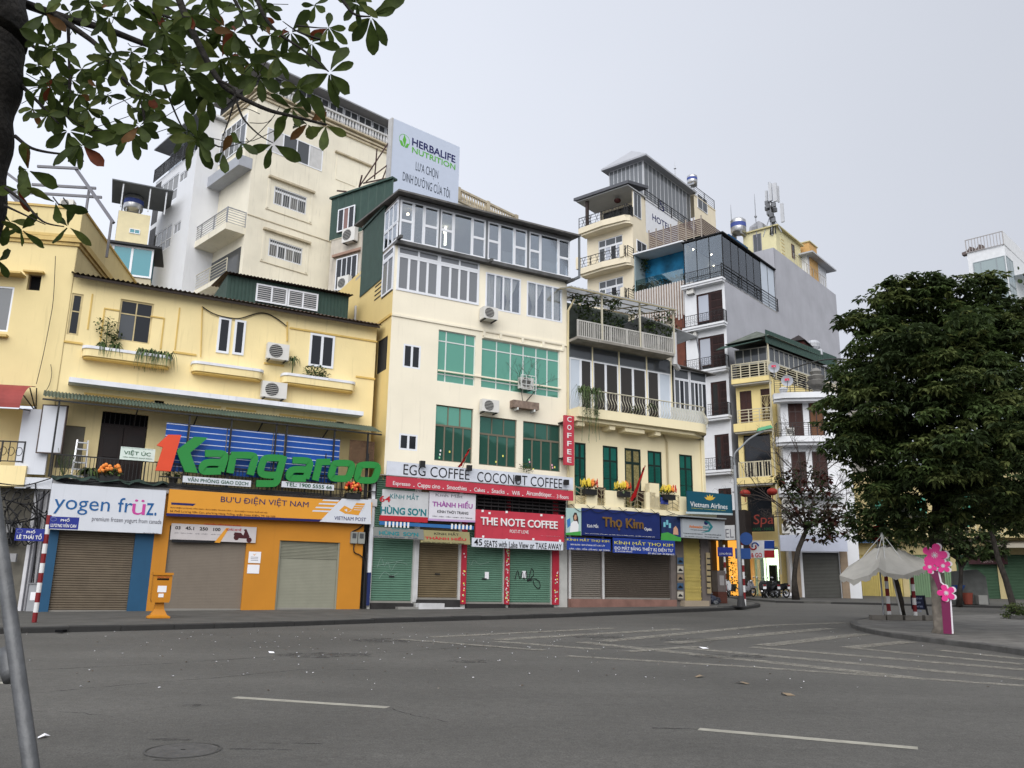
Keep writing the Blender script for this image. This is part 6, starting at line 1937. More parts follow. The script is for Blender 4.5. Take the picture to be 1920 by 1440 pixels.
ac_unit(T, (633, 520, 652, 540), .05, 'air conditioner unit below the barred window near the coffee house')
# billboard
o = at_depth(797, 300, 47)
T = Fr(o.x, o.y, rad(41)).thing('billboard', 'large pale blue rooftop billboard with a green leaf emblem', 'billboard', None, 14)
tl, br = T.px(738, 222), T.px(859, 372)
ztl = avg(T.px(738, 220)[1], T.px(859, 276)[1])
T.box('panel', tl[0], br[0], 0, .35, br[1] - 1.5, ztl, S('billboard_blue', (206, 216, 234), .84, rough=.5, var=.02))
T.box('edge', tl[0] - .12, tl[0] - .003, -.02, .37, br[1] - 1.5, ztl, S('billboard_edge', (196, 196, 196), .8))
T.tpx('HERBALIFE', (773, 258, 853.5, 306), I_NAVY, .004, bold=.02)
T.tpx('NUTRITION', (773, 275, 853.5, 319), ink('leaf_green', (104, 190, 70)), .006, bold=.012)
def persp_text(s, quad, m, **k): T.tpx(s, quad, m, .004, **k)
T.tpx('LỰA CHỌN', (780, 302, 821, 340), ink('slate', (60, 70, 84)), .004, bold=-.004)
T.tpx('DINH DƯỠNG CỦA TÔI', (756, 316, 843, 372), ink('slate', (60, 70, 84)), .004, bold=-.004)
lg = ink('leaf_green', (104, 190, 70))
flat(T, [(758.5, 252), (762, 262), (759, 276), (755, 262)], lg, 'leaf_print', .005)
flat(T, [(749, 262), (754, 264), (758, 276), (752, 272)], lg, 'leaf_print', .006)
flat(T, [(768, 270), (763, 269), (759, 277), (764, 277)], lg, 'leaf_print', .007)
mb = MB()
for k in range(28):
  a, b = 2 * math.pi * k / 28, 2 * math.pi * (k + 1) / 28
  c = T.px(758.5, 263)
  mb.add([(c[0] + r * math.cos(t), -.004, c[1] + r * math.sin(t)) for t in (a, b) for r in (.36, .39)], [(0, 1, 3, 2)])
T.mk('ring_print', mb, lg)
LAT = S('rust_steel', (74, 52, 50), .8)
for a, b in (((682, 345), (733, 265)), ((695, 335), (733, 305)), ((682, 345), (684, 325)), ((711, 330), (712, 275)), ((690, 338), (735, 330)), ((640, 352), (655, 356)), ((722, 340), (735, 300))):
  p, q = T.px(*a), T.px(*b)
  T.mk('brace', MB().bar((p[0], .5, p[1]), (q[0], .3, q[1]), .07), LAT)
# balustraded roof behind the billboard
o = at_depth(915, 390, 56)
T = Fr(o.x, o.y, rad(47)).thing('balustraded_house', 'cream house top with a weathered balustrade right of the billboard', 'building', None, 3)
u0, u1 = T.px(800, 340)[0], T.px(968, 405)[0]
z1 = avg(T.px(865, 352)[1], T.px(965, 407)[1])
T.box('wall', u0 - 3, u1, 0, 6, 3, z1 - .9, CT)
T.box('base_course', u0 - 3, u1 + .1, -.1, .1, z1 - 1.0, z1 - .86, CTB)
T.box('balustrade_rail', u0 - 3, u1 + .1, -.1, .12, z1 - .16, z1, CTB)
bal = MB()
n = 46
for k in range(n): bal.lathe([(.07, z1 - .86), (.11, z1 - .6), (.05, z1 - .36), (.08, z1 - .16)], (u0 - 2.9 + (u1 - u0 + 2.9) * k / n, 0), 6)
T.mk('baluster', bal, CTB, kind='stuff')
for f in (.0, .33, .66, 1.0): T.box('pier', u0 + (u1 - u0) * f - .18, u0 + (u1 - u0) * f + .12, -.12, .14, z1 - .88, z1 + .06, CTB)
T.mk('chimney_vent', MB().tube([(u0 + 1.5, .6, z1 - .5), (u0 + 1.5, .6, z1 + 1.2)], .08, 8).tube([(u0 + 1.5, .6, z1 + 1.2), (u0 + 1.5, .6, z1 + 1.4)], .14, 8), WGREY)
# ---------------------------------------------------------------- houses beyond the corner
AF = rad(-40)
o = at_depth(1366, 700, 62)
Wt = Fr(o.x, o.y, AF).thing('white_balcony_tower', 'tall white house with black iron balconies and a long grey side wall', 'building', None, 1.4)
WTM = S('tower_white', (230, 232, 236), .86, rough=.7, var=.03, streak=.1)
ul = Wt.px(1286, 620)[0]
slabs = [Wt.px(1362, y, .55)[1] for y in (516, 600, 686, 777, 880, 985)]
BRW = S('brown_wood', (58, 34, 32), .8, rough=.45, var=.2)
CURW = coated('curtain_pane', (.42, .45, .52), .15, .1)
hh = []
for k in range(1, 6):
  z = slabs[k]
  a, b = Wt.px(1307 if k < 3 else 1318 + 3 * k, 600)[0], -.22
  hh.append((a, b, z + .02, z + 2.75))
Wt.wall('front_wall', ul, 0, 1, slabs[0], hh, WTM, depth=.2)
for k, (a, b, z0, z1) in enumerate(hh):
  mid = a + (b - a) * .52
  Wt.win((a, mid, z0, z1), 1, [.12], BRW, [DARKP, CURW] if k < 2 else DARKP, fw=.14, mw=.1, inset=.08)
  dl = Wt.box('balcony_door', mid + .01, b, .06, .12, z0, z1, BRW)
  for i in range(2):
    for j in range(4):
      w_ = (b - mid - .25) / 2
      Wt.mk('door_panel', MB().box(mid + .1 + i * (w_ + .05), mid + .1 + i * (w_ + .05) + w_, .03, .06, z0 + .2 + j * .62, z0 + .7 + j * .62), S('brown_wood_dark', (40, 24, 24), .8), dl)
def scroll_rail(F, u0, u1, v, z0, h, mat=BLACKM):
  mb = MB()
  mb.box(u0, u1, v - .02, v + .02, z0 + h - .04, z0 + h).box(u0, u1, v - .02, v + .02, z0 + .05, z0 + .09)
  n = max(2, int((u1 - u0) / .34))
  p = (u1 - u0) / n
  for k in range(n):
    c = u0 + p * (k + .5)
    mb.box(c - p / 2 - .012, c - p / 2 + .012, v - .012, v + .012, z0 + .09, z0 + h - .04)
    for s, r, zz in ((1, .13, .34), (-1, .1, .6), (1, .08, .8)):
      mb.tube([(c + s * (r - r * t / 9) * math.cos(t), v, z0 + h * zz + (r - r * t / 9) * math.sin(t)) for t in np.linspace(0, 7, 12)], .014, 4)
  return F.mk('iron_railing', mb, mat)
for k in range(0, 6):
  z = slabs[k]
  Wt.mk('balcony_slab', MB().box(ul, .12, -.6, 0, z - .16, z).box(ul, .06, -.52, 0, z - .32, z - .163), WTM)
  if k: scroll_rail(Wt, ul + .05, .05, -.55, z, .95)
  if k:
    sd = Wt.side(.06, left=False)
    sd.rail(-.55, 0, .0, z, z + .95, BLACKM, .1, .02, .04)
for k, (x0, y0, x1, y1, lab) in enumerate(((1286, 531, 1300, 549, 'air conditioner unit beside the top brown balcony door'), (1289, 614, 1305, 632, 'air conditioner unit beside the second brown balcony door'))):
  ac_unit(Wt, (x0, y0, x1, y1), .05, lab)
Ws2 = Wt.side(0, left=False)
va, vb2 = Ws2.px(1455, 540)[0], Ws2.px(1570, 590)[0]
GREYW = S('grey_render', (178, 179, 186), .86, rough=.85, var=.09, scale=.5, streak=.3)
zg_ = slabs[0] - .02
zgt = avg(Ws2.px(1462, 483)[1], Ws2.px(1566, 543)[1])
Ws2.wall('side_wall', 0, va, 1, zg_, [], GREYW)
Ws2.wall('side_wall', va, vb2, 1, zgt, [], GREYW)
Wt.box('roof_deck', ul, 0, .05, va, zg_ - .15, zg_ - .01, WGREY)
Wt.box('upper_front', ul, .0, va, va + .1, zg_, zgt, GREYW)
Wt.box('upper_roof', ul, -.01, va + .1, vb2, zgt - .5, zgt - .4, WGREY)
Wt.box('back_fill', ul - .02, ul, .0, vb2, 1, zg_, WTM)
# glazed roof room
zgl = avg(Wt.px(1290, 452)[1], Wt.px(1352, 438)[1])
CL3 = glass('cafe_glass', (.85, .9, .92), .9)
BLK = S('black_frame', (30, 32, 34), .8)
Wt.win((ul, -.05, zg_ + .01, zgl), 3, 1, BLK, CL3, fw=.05, mw=.05, v=.1, inset=0)
n = 7
Ws2.win((.15, va - .05, zg_ + .01, zgl), n, 1, BLK, [CL3] * 5 + [WPAN] * 2, fw=.05, mw=.05, v=.1, inset=0)
Wt.box('room_roof', ul - .1, .1, -.05, va, zgl, zgl + .1, BLK)
Wt.box('room_back', ul, -.2, va - .3, va - .2, zg_, zgl, S('room_light', (206, 204, 200), .8))
Wt.box('room_side', ul, ul + .1, .3, va - .3, zg_, zgl, S('room_light', (206, 204, 200), .8))
scroll_rail(Wt, ul + .02, .1, -.5, slabs[0], 1.0)
Ws2.rail(-.5, va, -.06, slabs[0] + .05, slabs[0] + 1.15, BLACKM, .1, .03, .06, posts=4, horiz=4)
for i in range(7): Wt.mk('cafe_lamp', MB().ball((ul + .5 + (i % 3) * 1.0, .8 + i * 1.2, zgl - .4 - (i % 2) * .3), .07), BULB)
# rooftop things of the tower
T = Wt.sub(-2.5, va + 3).thing('rooftop_hut', 'pale yellow rooftop hut with brown shutters above the grey wall', 'rooftop hut', None, zgt - .4)
R = T.rect(1400, 440, 1428, 480)
u0, u1 = -1.6, 1.6
zt_ = T.px(1425, 432)[1]
HY = S('hut_yellow', (230, 222, 178), .82, var=.05, streak=.2)
T.box('wall', u0, u1, 0, 6, zgt - .4, zt_, HY)
TS = T.side(u1, left=False)
TS.box('door', 1.0, 1.9, -.03, 0, zgt - .4, zt_ - .4, HY)
for k in range(5): TS.box('louvre', 1.1, 1.8, -.05, -.03, zt_ - .9 - k * .35, zt_ - .86 - k * .35, YELR)
TS.win((3.6, 4.3, zt_ - 1.9, zt_ - .5), 1, [.5], S('shutter_brown', (110, 86, 74), .8), DARKP, fw=.08, inset=-.03)
T.box('roof_slab', u0 - .2, u1 + .3, -.2, 6.2, zt_, zt_ + .12, S('slab_cream', (206, 196, 150), .8))
T.win((-.6, .2, zt_ - 2.2, zt_ - .3), 2, 1, S('grey_frame', (140, 140, 150), .8), DARKG, fw=.06, inset=-.03)
orr = Wt.sub(-1.2, va + 9.5).thing('orange_vent_hut', 'small orange edged stair hut behind the yellow hut', 'rooftop hut', None, zgt - .4)
zz = orr.px(1474, 464)[1]
orr.box('wall', -1, 1, 0, 2, zgt - .4, zz, S('hut_orange', (214, 172, 112), .82))
orr.box('coping', -1.1, 1.1, -.1, 2.1, zz, zz + .1, S('slab_cream', (206, 196, 150), .8))
ww = Wt.sub(-1.7, vb2 - 6.5).thing('white_stair_hut', 'white rooftop stair hut with a flat canopy at the end of the grey wall', 'rooftop hut', None, zgt - .4)
zz = ww.px(1520, 478)[1]
ww.box('wall', -1.6, 1.4, 0, 5, zgt - .4, zz, WTM)
ww.box('canopy', -2.2, 2.2, -.7, 5.8, zz, zz + .15, S('canopy_pale', (190, 192, 198), .84))
Ws2.rail(va + 5, vb2 - 2.5, .1, zgt, zgt + 1.1, S('thin_rail', (176, 170, 160), .8), .6, .025, .03, posts=6)
tank(T, 1385, 438, .5, .72, 1.5, 'large steel water tank with a blue band beside the yellow hut')
def antenna(F, x, y0, y1, lab):
  u, z0 = F.px(x, y0)
  z1 = F.px(x, y1)[1]
  T = F.sub(u, 0).thing('lightning_rod', lab, 'lightning rod', 'rooftop rods', z0)
  T.mk('rod', MB().tube([(0, 0, z0), (0, 0, z1 - .8), (0, 0, z1)], [.05, .04, .015], 6), STEEL)
  T.mk('collar', MB().lathe([(.1, z0 + (z1 - z0) * .45), (.14, z0 + (z1 - z0) * .48), (.04, z0 + (z1 - z0) * .5)], n=10), STEEL)
antenna(T, 1373, 445, 383, 'thin rod beside the large steel tank')
antenna(T, 1419, 445, 362, 'taller rod with a collar between the tank and the phone mast')
u, z0 = T.px(1448, 436)
z1 = T.px(1448, 340)[1]
ms = T.sub(u, 0).thing('phone_mast', 'mobile phone mast with pale antenna panels on the yellow hut', 'mast', None, z0)
ms.mk('pole', MB().tube([(0, 0, z0 - .3), (0, 0, z1)], .1, 8), STEEL)
PNL = S('antenna_panel', (200, 202, 206), .84, rough=.5)
for x0, y0, x1, y1, v in ((1440, 345, 1448, 375, -.3), (1448, 344, 1457, 376, -.45), (1434, 358, 1440, 388, .1), (1456, 349, 1461, 378, .1), (1462, 382, 1470, 415, -.1)):
  r = ms.rect(x0, y0, x1, y1, -v)
  ms.mk('antenna_panel', MB().box(r[0], r[1], v, v + .18, r[2], r[3]), PNL)
mb = MB()
for i in range(16):
  uu, vv, z = rnd.uniform(-.5, .5), rnd.uniform(-.4, .4), z0 + (z1 - z0) * rnd.uniform(.08, .62)
  mb.box(uu - .16, uu + .16, vv - .12, vv + .12, z - .2, z + .2)
ms.mk('radio_unit', mb, S('radio_grey', (120, 122, 126), .8, var=.2))
mb = MB()
for i in range(14):
  a, b = rnd.uniform(-.5, .6), rnd.uniform(-.4, .4)
  mb.tube([(a, b, z0 - .2), (a * .6 + .1, b * .6, z0 + 1.2), (a * .2, b * .3, z0 + rnd.uniform(1.8, 3.4))], .04, 5)
ms.mk('mast_cable', mb, BLACKM)
mb = MB()
for s in (-1, 1): mb.bar((s * .9, 0, z0 - .2), (0, 0, z0 + 2.0), .06)
ms.mk('brace', mb, STEEL)
u, z0 = T.px(1413, 438)
bxs = T.sub(u, .3).thing('equipment_cabinet', 'grey equipment cabinet between the tank and the mast', 'cabinet', None, z0)
bxs.mk('case', MB().prism([(-.7, z0 - .3), (.8, z0 - .3), (.8, z0 + 1.0), (.4, z0 + 1.3), (-.5, z0 + .9)], 0, .8), S('cab_grey', (180, 182, 188), .84))
bxs.mk('door', MB().box(-.3, .3, -.02, 0, z0 - .1, z0 + .8), S('cab_door', (150, 152, 158), .84))
# hotel
o = at_depth(1187, 470, 71)
Hh = Fr(o.x, o.y, AF).thing('hotel', 'cream hotel with curved balconies and a glazed roof pavilion', 'building', None, 1.6)
HM = S('hotel_cream', (232, 221, 196), .88, rough=.75, var=.05, scale=.7, streak=.15)
ul = Hh.px(1101, 470)[0]
zb1 = avg(Hh.px(1186, 410, .0)[1], Hh.px(1100, 432, .0)[1])
zb2 = avg(Hh.px(1186, 489, .0)[1], Hh.px(1100, 507, .0)[1])
zb3 = zb2 - (zb1 - zb2)
fh = zb1 - zb2
dh = [(ul + (0 - ul) * .25, ul + (0 - ul) * .78, z + .05, z + 2.7) for z in (zb2, zb3)]
Hh.wall('front_wall', ul, 0, 1, zb1, dh, HM, depth=.2)
for d_ in dh:
  Hh.win((d_[0], d_[1], d_[2], d_[2] + 1.9), 4, 1, WPVC, [DARKG, CURW, DARKP, CURW], fw=.1, mw=.1, inset=.08)
  Hh.win((d_[0], d_[1], d_[2] + 1.91, d_[3]), [.28, .72], 1, WPVC, DARKG, fw=.08, mw=.08, inset=.08)
for z in (zb1, zb2, zb3):
  pts = [(ul - .3, .0), (ul - .3, -1.0), ((ul) * .5, -1.25), (-.2, -1.0), (.1, -.6), (.1, 0)]
  Hh.mk('balcony_slab', MB().slab(pts, z - .55, z), HM)
  Hh.mk('slab_moulding', MB().slab([(a * .97, b * .85) for a, b in pts], z - .75, z - .553), HM)
  Hh.rail(ul - .2, -.15, -1.02, z, z + 1.0, BLACKM, .14, .025, .05, posts=5, horiz=3)
  mb = MB()
  for k in range(7): mb.bar((ul + .1 + k * .75, -1.02, z + .05), (ul + .1 + k * .75 + .4, -1.02, z + .95), .03).bar((ul + .5 + k * .75, -1.02, z + .05), (ul + .1 + k * .75, -1.02, z + .95), .03)
  Hh.mk('iron_cross', mb, BLACKM)
  Hs_ = Hh.side(.05, left=False)
  Hs_.rail(-1.0, 0, .0, z, z + 1.0, BLACKM, .14, .025, .05, horiz=4)
  for u in (ul - .3, -.5):
    if z < zb1: Hh.box('balcony_pier', u - .2, u + .2, -1.15, -.85, z, z + 1.15, HM)
Hs = Hh.side(0, left=False)
ve = Hs.px(1345, 460)[0]
zsr = Hs.px(1190, 352)[1]                   # top of the top balcony storey
Hs.wall('side_wall', 0, ve, 1, zb1 + 2.9, [], HM)
v_hp = Hs.px(1208, 400)[0]
Hh.box('top_room_back', ul, 0, 2.2, 2.3, zb1, zb1 + 2.9, HM)
Hh.win((ul + .5, -.6, zb1 + .05, zb1 + 2.4), 4, 1, BLK, DARKG, fw=.08, mw=.08, v=2.1, inset=0)
Hh.box('ceiling', ul - .5, .2, -1.0, 2.2, zb1 + 2.75, zb1 + 2.85, S('ceiling_white', (196, 198, 200), .8))
Hh.box('corner_column', ul + .3, ul + .55, -.7, -.45, zb1, zb1 + 2.75, S('column_brown', (70, 60, 58), .8))
Hh.mk('lantern', MB().ball((ul * .35, .3, zb1 + 2.3), .28, 10, 6, (1.2, 1.2, .8)), S('lantern_dark', (70, 34, 34), .8))
rfm = S('hotel_roof', (96, 98, 104), .8, var=.15)
Hh.mk('porch_roof', MB().add([(ul - .7, -1.2, zb1 + 2.86), (.35, -1.2, zb1 + 2.86), (.35, 2.4, zb1 + 3.7), (ul - .7, 2.4, zb1 + 3.7), (ul - .7, -1.2, zb1 + 3.15), (.35, -1.2, zb1 + 3.15), (.35, 2.4, zb1 + 3.98), (ul - .7, 2.4, zb1 + 3.98)],
   [(0, 3, 2, 1), (4, 5, 6, 7), (0, 1, 5, 4), (1, 2, 6, 5), (2, 3, 7, 6), (3, 0, 4, 7)]), rfm)
Hs.win((.2, 1.5, zb1 + .3, zb1 + 2.7), 2, 1, WPVC, DARKG, fw=.06, inset=-.03)
whp = Hs.rect(1210, 380, 1272, 432)
Hs.mk('painted_field', MB().box(whp[0], Hs.px(1271, 410)[0], -.012, -.002, zb1 - .6, zb1 + 2.88), WTM)
wsd = Hs.rect(1193, 452, 1212, 478)
Hs.win((wsd[0], wsd[1], wsd[2] - .2, wsd[3] + .2), 2, 1, WPVC, DARKP, fw=.08, inset=-.03)
Hs.tpx('HOTEL', (1223, 400, 1257, 434), I_NAVY, .02, bold=.01)
Hs.tpx('S', (1236, 373, 1246, 399), I_NAVY, .02)
# pavilion on the roof
zpv = zb1 + 2.9
vp0 = 3.0
ve2 = Hs.px(1303, 400)[0]
zpe = avg(Hs.px(1205, 300, 0)[1], Hs.px(1300, 352, 0)[1])
Hs.win((vp0, ve2, zpv, zpe), 12, 1, S('pavilion_frame', (206, 208, 212), .84), coated('pavilion_pane', (.17, .18, .19), .08, .25), fw=.08, mw=.07, v=.5, inset=0)
Hh.win((ul + .6, -.55, zpv, zpe), 8, 1, S('pavilion_frame', (206, 208, 212), .84), coated('pavilion_pane', (.17, .18, .19), .08, .25), fw=.08, mw=.07, v=vp0, inset=0)
Hh.box('pavilion_floor', ul, 0, 0, ve, zpv - .1, zpv - .01, WGREY)
Hh.box('pavilion_back', ul + .2, -3.4, vp0 + 2.2, ve2, zpv, zpe, S('room_light', (206, 204, 200), .8))
Hs.rail(vp0 - .8, ve2, -.05, zpv - .3, zpv + .75, BLACKM, .2, .03, .06, posts=5, horiz=4)
prm = S('pavilion_roof', (172, 174, 180), .84, var=.06)
um = ul / 2
Hh.mk('pavilion_roof', MB().add([(ul + .1, vp0 - .7, zpe), (.2, vp0 - .7, zpe), (.2, ve2 + .2, zpe), (ul + .1, ve2 + .2, zpe), (ul + .1, vp0 - .7, zpe + .18), (.2, vp0 - .7, zpe + .18), (.2, ve2 + .2, zpe + .18), (ul + .1, ve2 + .2, zpe + .18), (um, vp0 + 1.2, zpe + 2.2), (um, ve2 + .2, zpe + 2.2)],
   [(0, 3, 2, 1), (0, 1, 5, 4), (1, 2, 6, 5), (2, 3, 7, 6), (3, 0, 4, 7), (4, 5, 8), (5, 6, 9, 8), (6, 7, 9), (7, 4, 8, 9)]), prm)
for u, v in ((ul + 1.5, vp0 + 1), (-1.2, vp0 + .8), (-1.2, vp0 + 4)): Hh.mk('pavilion_lamp', MB().ball((u, v, zpe - .4), .08), BULB)
Hs.wall('rear_block', ve2, ve, zpv, zpe - .1, [], HM, v=.05)
Hh.box('rear_block_roof', ul, 0, ve2, ve, zpe - .2, zpe - .1, HM)
rw = Hs.rect(1308, 372, 1327, 402)
Hs.win((rw[0], rw[1], rw[2], rw[3] + .6), 2, 1, WPVC, DARKG, fw=.06, v=.05, inset=-.03)
Hs.rail(ve2, ve - .3, .0, zpe - .1, zpe + .9, BLACKM, .2, .025, .05, posts=3, horiz=4)
tank(Hs, 1298, 345, -1.2, .55, 1.0, 'small steel water tank on the hotel roof')
antenna(Hs, 1266, 330, 302, 'thin rod on the ridge of the hotel pavilion')
# mural terrace house between hotel and tower
o = at_depth(1283, 560, 64.5)
Mu = Fr(o.x, o.y, AF).thing('slatted_terrace_house', 'narrow house with a blue mural terrace and white vertical slats', 'building', None, 1.4)
ul = Mu.px(1192, 540)[0]
zm0, zm1 = avg(Mu.px(1280, 528)[1], Mu.px(1195, 545)[1]), avg(Mu.px(1280, 456)[1], Mu.px(1195, 476)[1])
Mu.box('mural_wall', ul, 0, 1.6, 1.7, zm0, zm1, S('mural_blue', (34, 120, 164), .8, var=.5, scale=.9))
Mu.box('end_wall', ul - .1, ul, 0, 1.7, zm0, zm1, S('mural_grey', (150, 166, 170), .8))
Mu.box('mural_ceiling', ul - .1, .1, -.2, 1.7, zm1, zm1 + .12, WTM)
Mu.box('glass_balustrade', ul, 0, -.05, -.03, zm0, zm0 + 1.0, glass('aqua_glass', (.8, .95, .92), .8))
plant(Mu, 1245, 535, -.6, 'leafy hedge behind the glass of the mural terrace', lambda mb, z: [leaves(mb, (x, 0, z + .3), .5, 90, .2, .1, (1, .6, .7)) for x in np.linspace(-2.6, 2.2, 9)], 'terrace_hedge')
plant(Mu, 1205, 505, -1.2, 'dark red leafed shrub at the end of the mural terrace', lambda mb, z: leaves(mb, (0, 0, z + .3), .8, 160, .25, .1, (.8, .6, 1)), 'terrace_shrub')
mb = MB()
zs0 = zm0 - 3.0
for k in range(20):
  u = ul + (0 - ul) * k / 19
  mb.box(u - .055, u + .055, -.12, -.02, zs0 + .3 * math.sin(k), zm0)
Mu.mk('white_slat', mb, S('slat_white', (208, 204, 200), .84), kind='stuff')
Mu.box('slat_wall', ul, 0, .02, .4, zs0, zm0 - .02, S('slat_back', (190, 160, 140), .75, var=.2))
Mu.box('lower_wall', ul, -.9, .3, 3, 1, zs0, S('lower_cream', (200, 192, 176), .8))
Mu.box('brown_pier', -.9, -.05, -.05, .4, 1, zs0 + .2, S('brown_board', (112, 66, 52), .8, var=.15))
for k in range(3): Mu.rail(ul, -1.0, -.1, 14 + k * 3.0, 14.9 + k * 3.0, WGREY, .15, .03, .05, horiz=5)
# lattice terrace and blue drum above
o = at_depth(1300, 440, 68)
Lt = Fr(o.x, o.y, AF).thing('roof_lattice', 'brown lattice fence round the roof terrace below the hotel name', 'fence', None, 18)
a, b = Lt.px(1218, 460), Lt.px(1318, 432)
zt_, zb_ = avg(Lt.px(1222, 436)[1], Lt.px(1305, 410)[1]), avg(Lt.px(1222, 462)[1], Lt.px(1310, 445)[1])
LTM = S('lattice_brown', (112, 96, 90), .8)
uu0, uu1 = a[0], Lt.px(1316, 430)[0]
for k in range(9): Lt.box('slat', uu0, uu1, -.03, .0, zb_ + (zt_ - zb_) * k / 9, zb_ + (zt_ - zb_) * k / 9 + .12, LTM)
for k in range(8): Lt.box('post', uu0 + (uu1 - uu0) * k / 7 - .05, uu0 + (uu1 - uu0) * k / 7 + .05, -.1, -.03, zb_ - .3, zt_ + .2, S('lattice_post', (160, 150, 140), .8))
LS = Lt.side(uu1, left=False)
for k in range(9): LS.box('slat', 0, 5, -.03, 0, zb_ + (zt_ - zb_) * k / 9, zb_ + (zt_ - zb_) * k / 9 + .12, LTM)
Lt.box('terrace_base', uu0, uu1, .1, 6, 10, zb_, DARKB)
LS.box('blue_tarp', 5.2, 10, -.05, .1, zb_ - .2, zt_ + .3, S('tarp_blue', (30, 84, 130), .8))
# ---------------------------------------------------------------- yellow narrow house, white narrow house
o = at_depth(1455, 900, 60)
N = Fr(o.x, o.y, rad(-34)).thing('yellow_narrow_house', 'narrow yellow house with green metal top floor and satellite dish', 'house', None, 1.3)
NY = S('narrow_yellow', (238, 218, 154), .84, rough=.8, var=.06, scale=.7, streak=.2)
ul = N.px(1381, 760)[0]
z_a = avg(N.px(1385, 716)[1], N.px(1450, 706)[1])        # slab under the glazed floor
z_b = avg(N.px(1385, 795)[1], N.px(1450, 795)[1])
z_c = avg(N.px(1390, 898)[1], N.px(1450, 896)[1])
z_d = N.px(1420, 985)[1]
ztop_ = avg(N.px(1372, 652)[1], N.px(1440, 640)[1])
dA = [N.rect(1386, 726, 1411, 780), N.rect(1425, 722, 1447, 775)]
dA = [(a, b, z_b + .05, z_b + 2.55) for a, b, _, _ in dA]
op = (ul + .35, -.25, z_c + .05, z_b - .75)
N.wall('front_wall', ul, 0, 1.2, z_a - .1, dA + [op, (N.px(1410, 1080)[0], -.12, 1.3, z_d - 1.5), (ul + .4, -.4, z_d + .2, z_c - .6)], NY, depth=.25)
for d_ in dA: N.win(d_, 2, [.35, .7], BRW, S('brown_wood_mid', (66, 42, 38), .8), fw=.09, mw=.07, inset=.05, name='shuttered_door')
N.box('dark_opening', op[0], op[1], .2, .25, op[2], op[3], DARKP)
N.box('dark_opening', ul + .4, -.4, .2, .25, z_d + .2, z_c - .6, DARKP)
gr = MB()
g0 = (dA[1][0] + .1, dA[1][1] + .0, dA[1][2] + .2, dA[1][3] - .55)
for k in range(5):
  t = k / 4
  gr.bar((g0[0] + (g0[1] - g0[0]) * t, -.1, g0[2]), (g0[0] + (g0[1] - g0[0]) * (1 - t), -.1, g0[3]), .03)
  gr.bar((g0[0], -.1, g0[2] + (g0[3] - g0[2]) * t), (g0[1], -.1, g0[2] + (g0[3] - g0[2]) * (1 - t)), .03)
gr.box(g0[0] - .05, g0[1] + .05, -.12, -.08, g0[2] - .05, g0[2]).box(g0[0] - .05, g0[1] + .05, -.12, -.08, g0[3], g0[3] + .05).box(g0[0] - .05, g0[0], -.12, -.08, g0[2], g0[3]).box(g0[1], g0[1] + .05, -.12, -.08, g0[2], g0[3])
N.mk('lattice_grille', gr, S('lattice_cream', (206, 190, 140), .8))
for z, h, c in ((z_a, .35, 1), (z_b, .6, 1), (z_c, .45, 1)):
  N.box('balcony_slab', ul - .05, .15, -.75, 0, z - h, z, NY)
  N.box('slab_soffit', ul, .1, -.65, 0, z - h - .12, z - h - .003, S('soffit_white', (200, 198, 190), .8))
CRL = S('narrow_rail', (206, 198, 172), .84)
N.rail(ul, .1, -.7, z_a, z_a + 1.15, CRL, .1, .04, .07, posts=5, horiz=6)
N.rail(ul + .3, .1, -.7, z_b, z_b + 1.0, CRL, .1, .04, .06, posts=4, horiz=4)
N.rail(ul + .2, -.1, -.7, z_c, z_c + 1.15, CRL, .2, .05, .07, posts=5)
Ns = N.plane(N.o.x, N.o.y, rad(42))          # the plot is skewed: the side runs off at 42 degrees
vN = Ns.px(1562, 690)[0]
sk = lambda t, o_=0.0: (o_ + math.cos(rad(76)) * t, math.sin(rad(76)) * t)
N.win((ul + .05, -.1, z_a + 1.2, ztop_ - .3), 4, 1, S('narrow_frame', (190, 190, 184), .8), DARKG, fw=.07, mw=.07, v=.02, inset=0)
Ns.win((.05, vN, z_a + 1.2, ztop_ - .3), 14, 1, S('narrow_frame', (190, 190, 184), .8), DARKG, fw=.07, mw=.09, v=.02, inset=0)
Ns.rail(-.7, vN, -.05, z_a, z_a + 1.15, CRL, .1, .04, .07, posts=8, horiz=6)
Ns.wall('side_wall', 0, vN, 1.2, z_a, [], NY)
N.mk('top_core', MB().slab([(ul + .1, .15), (-.1, .15), sk(vN, -.1), sk(vN, ul)], z_a, ztop_ - .3), DARKB)
ribbed(Ns, 'green_fascia', -.9, vN, ztop_ - .3, ztop_ + .7, -.35, GRM, .3, .02)
N.mk('hip_roof', MB().add([(ul - .4, -.9, ztop_), (.4, -.9, ztop_ + .25), (*sk(vN, .3), ztop_ + .25), (*sk(vN, ul), ztop_), (ul * .4, .8, ztop_ + 1.2), (*sk(vN - 1, ul * .4), ztop_ + 1.2)], [(0, 1, 4), (1, 2, 5, 4), (2, 3, 5), (3, 0, 4, 5), (0, 3, 2, 1)]), S('roof_moss', (100, 106, 98), .8, var=.25))
N.mk('front_awning', MB().add([(ul - .8, -1.6, ztop_ - .55), (-.2, -1.6, ztop_ - .3), (-.2, -.2, ztop_ + .2), (ul - .8, -.2, ztop_ + .05), (ul - .8, -1.6, ztop_ - .5), (-.2, -1.6, ztop_ - .25), (-.2, -.2, ztop_ + .25), (ul - .8, -.2, ztop_ + .1)],
   [(0, 3, 2, 1), (4, 5, 6, 7), (0, 1, 5, 4), (1, 2, 6, 5), (2, 3, 7, 6), (3, 0, 4, 7)]), GRM)
N.mk('corner_pipe', MB().tube([(.12, -.5, 3), (.12, -.5, ztop_)], .06, 8), CRL)
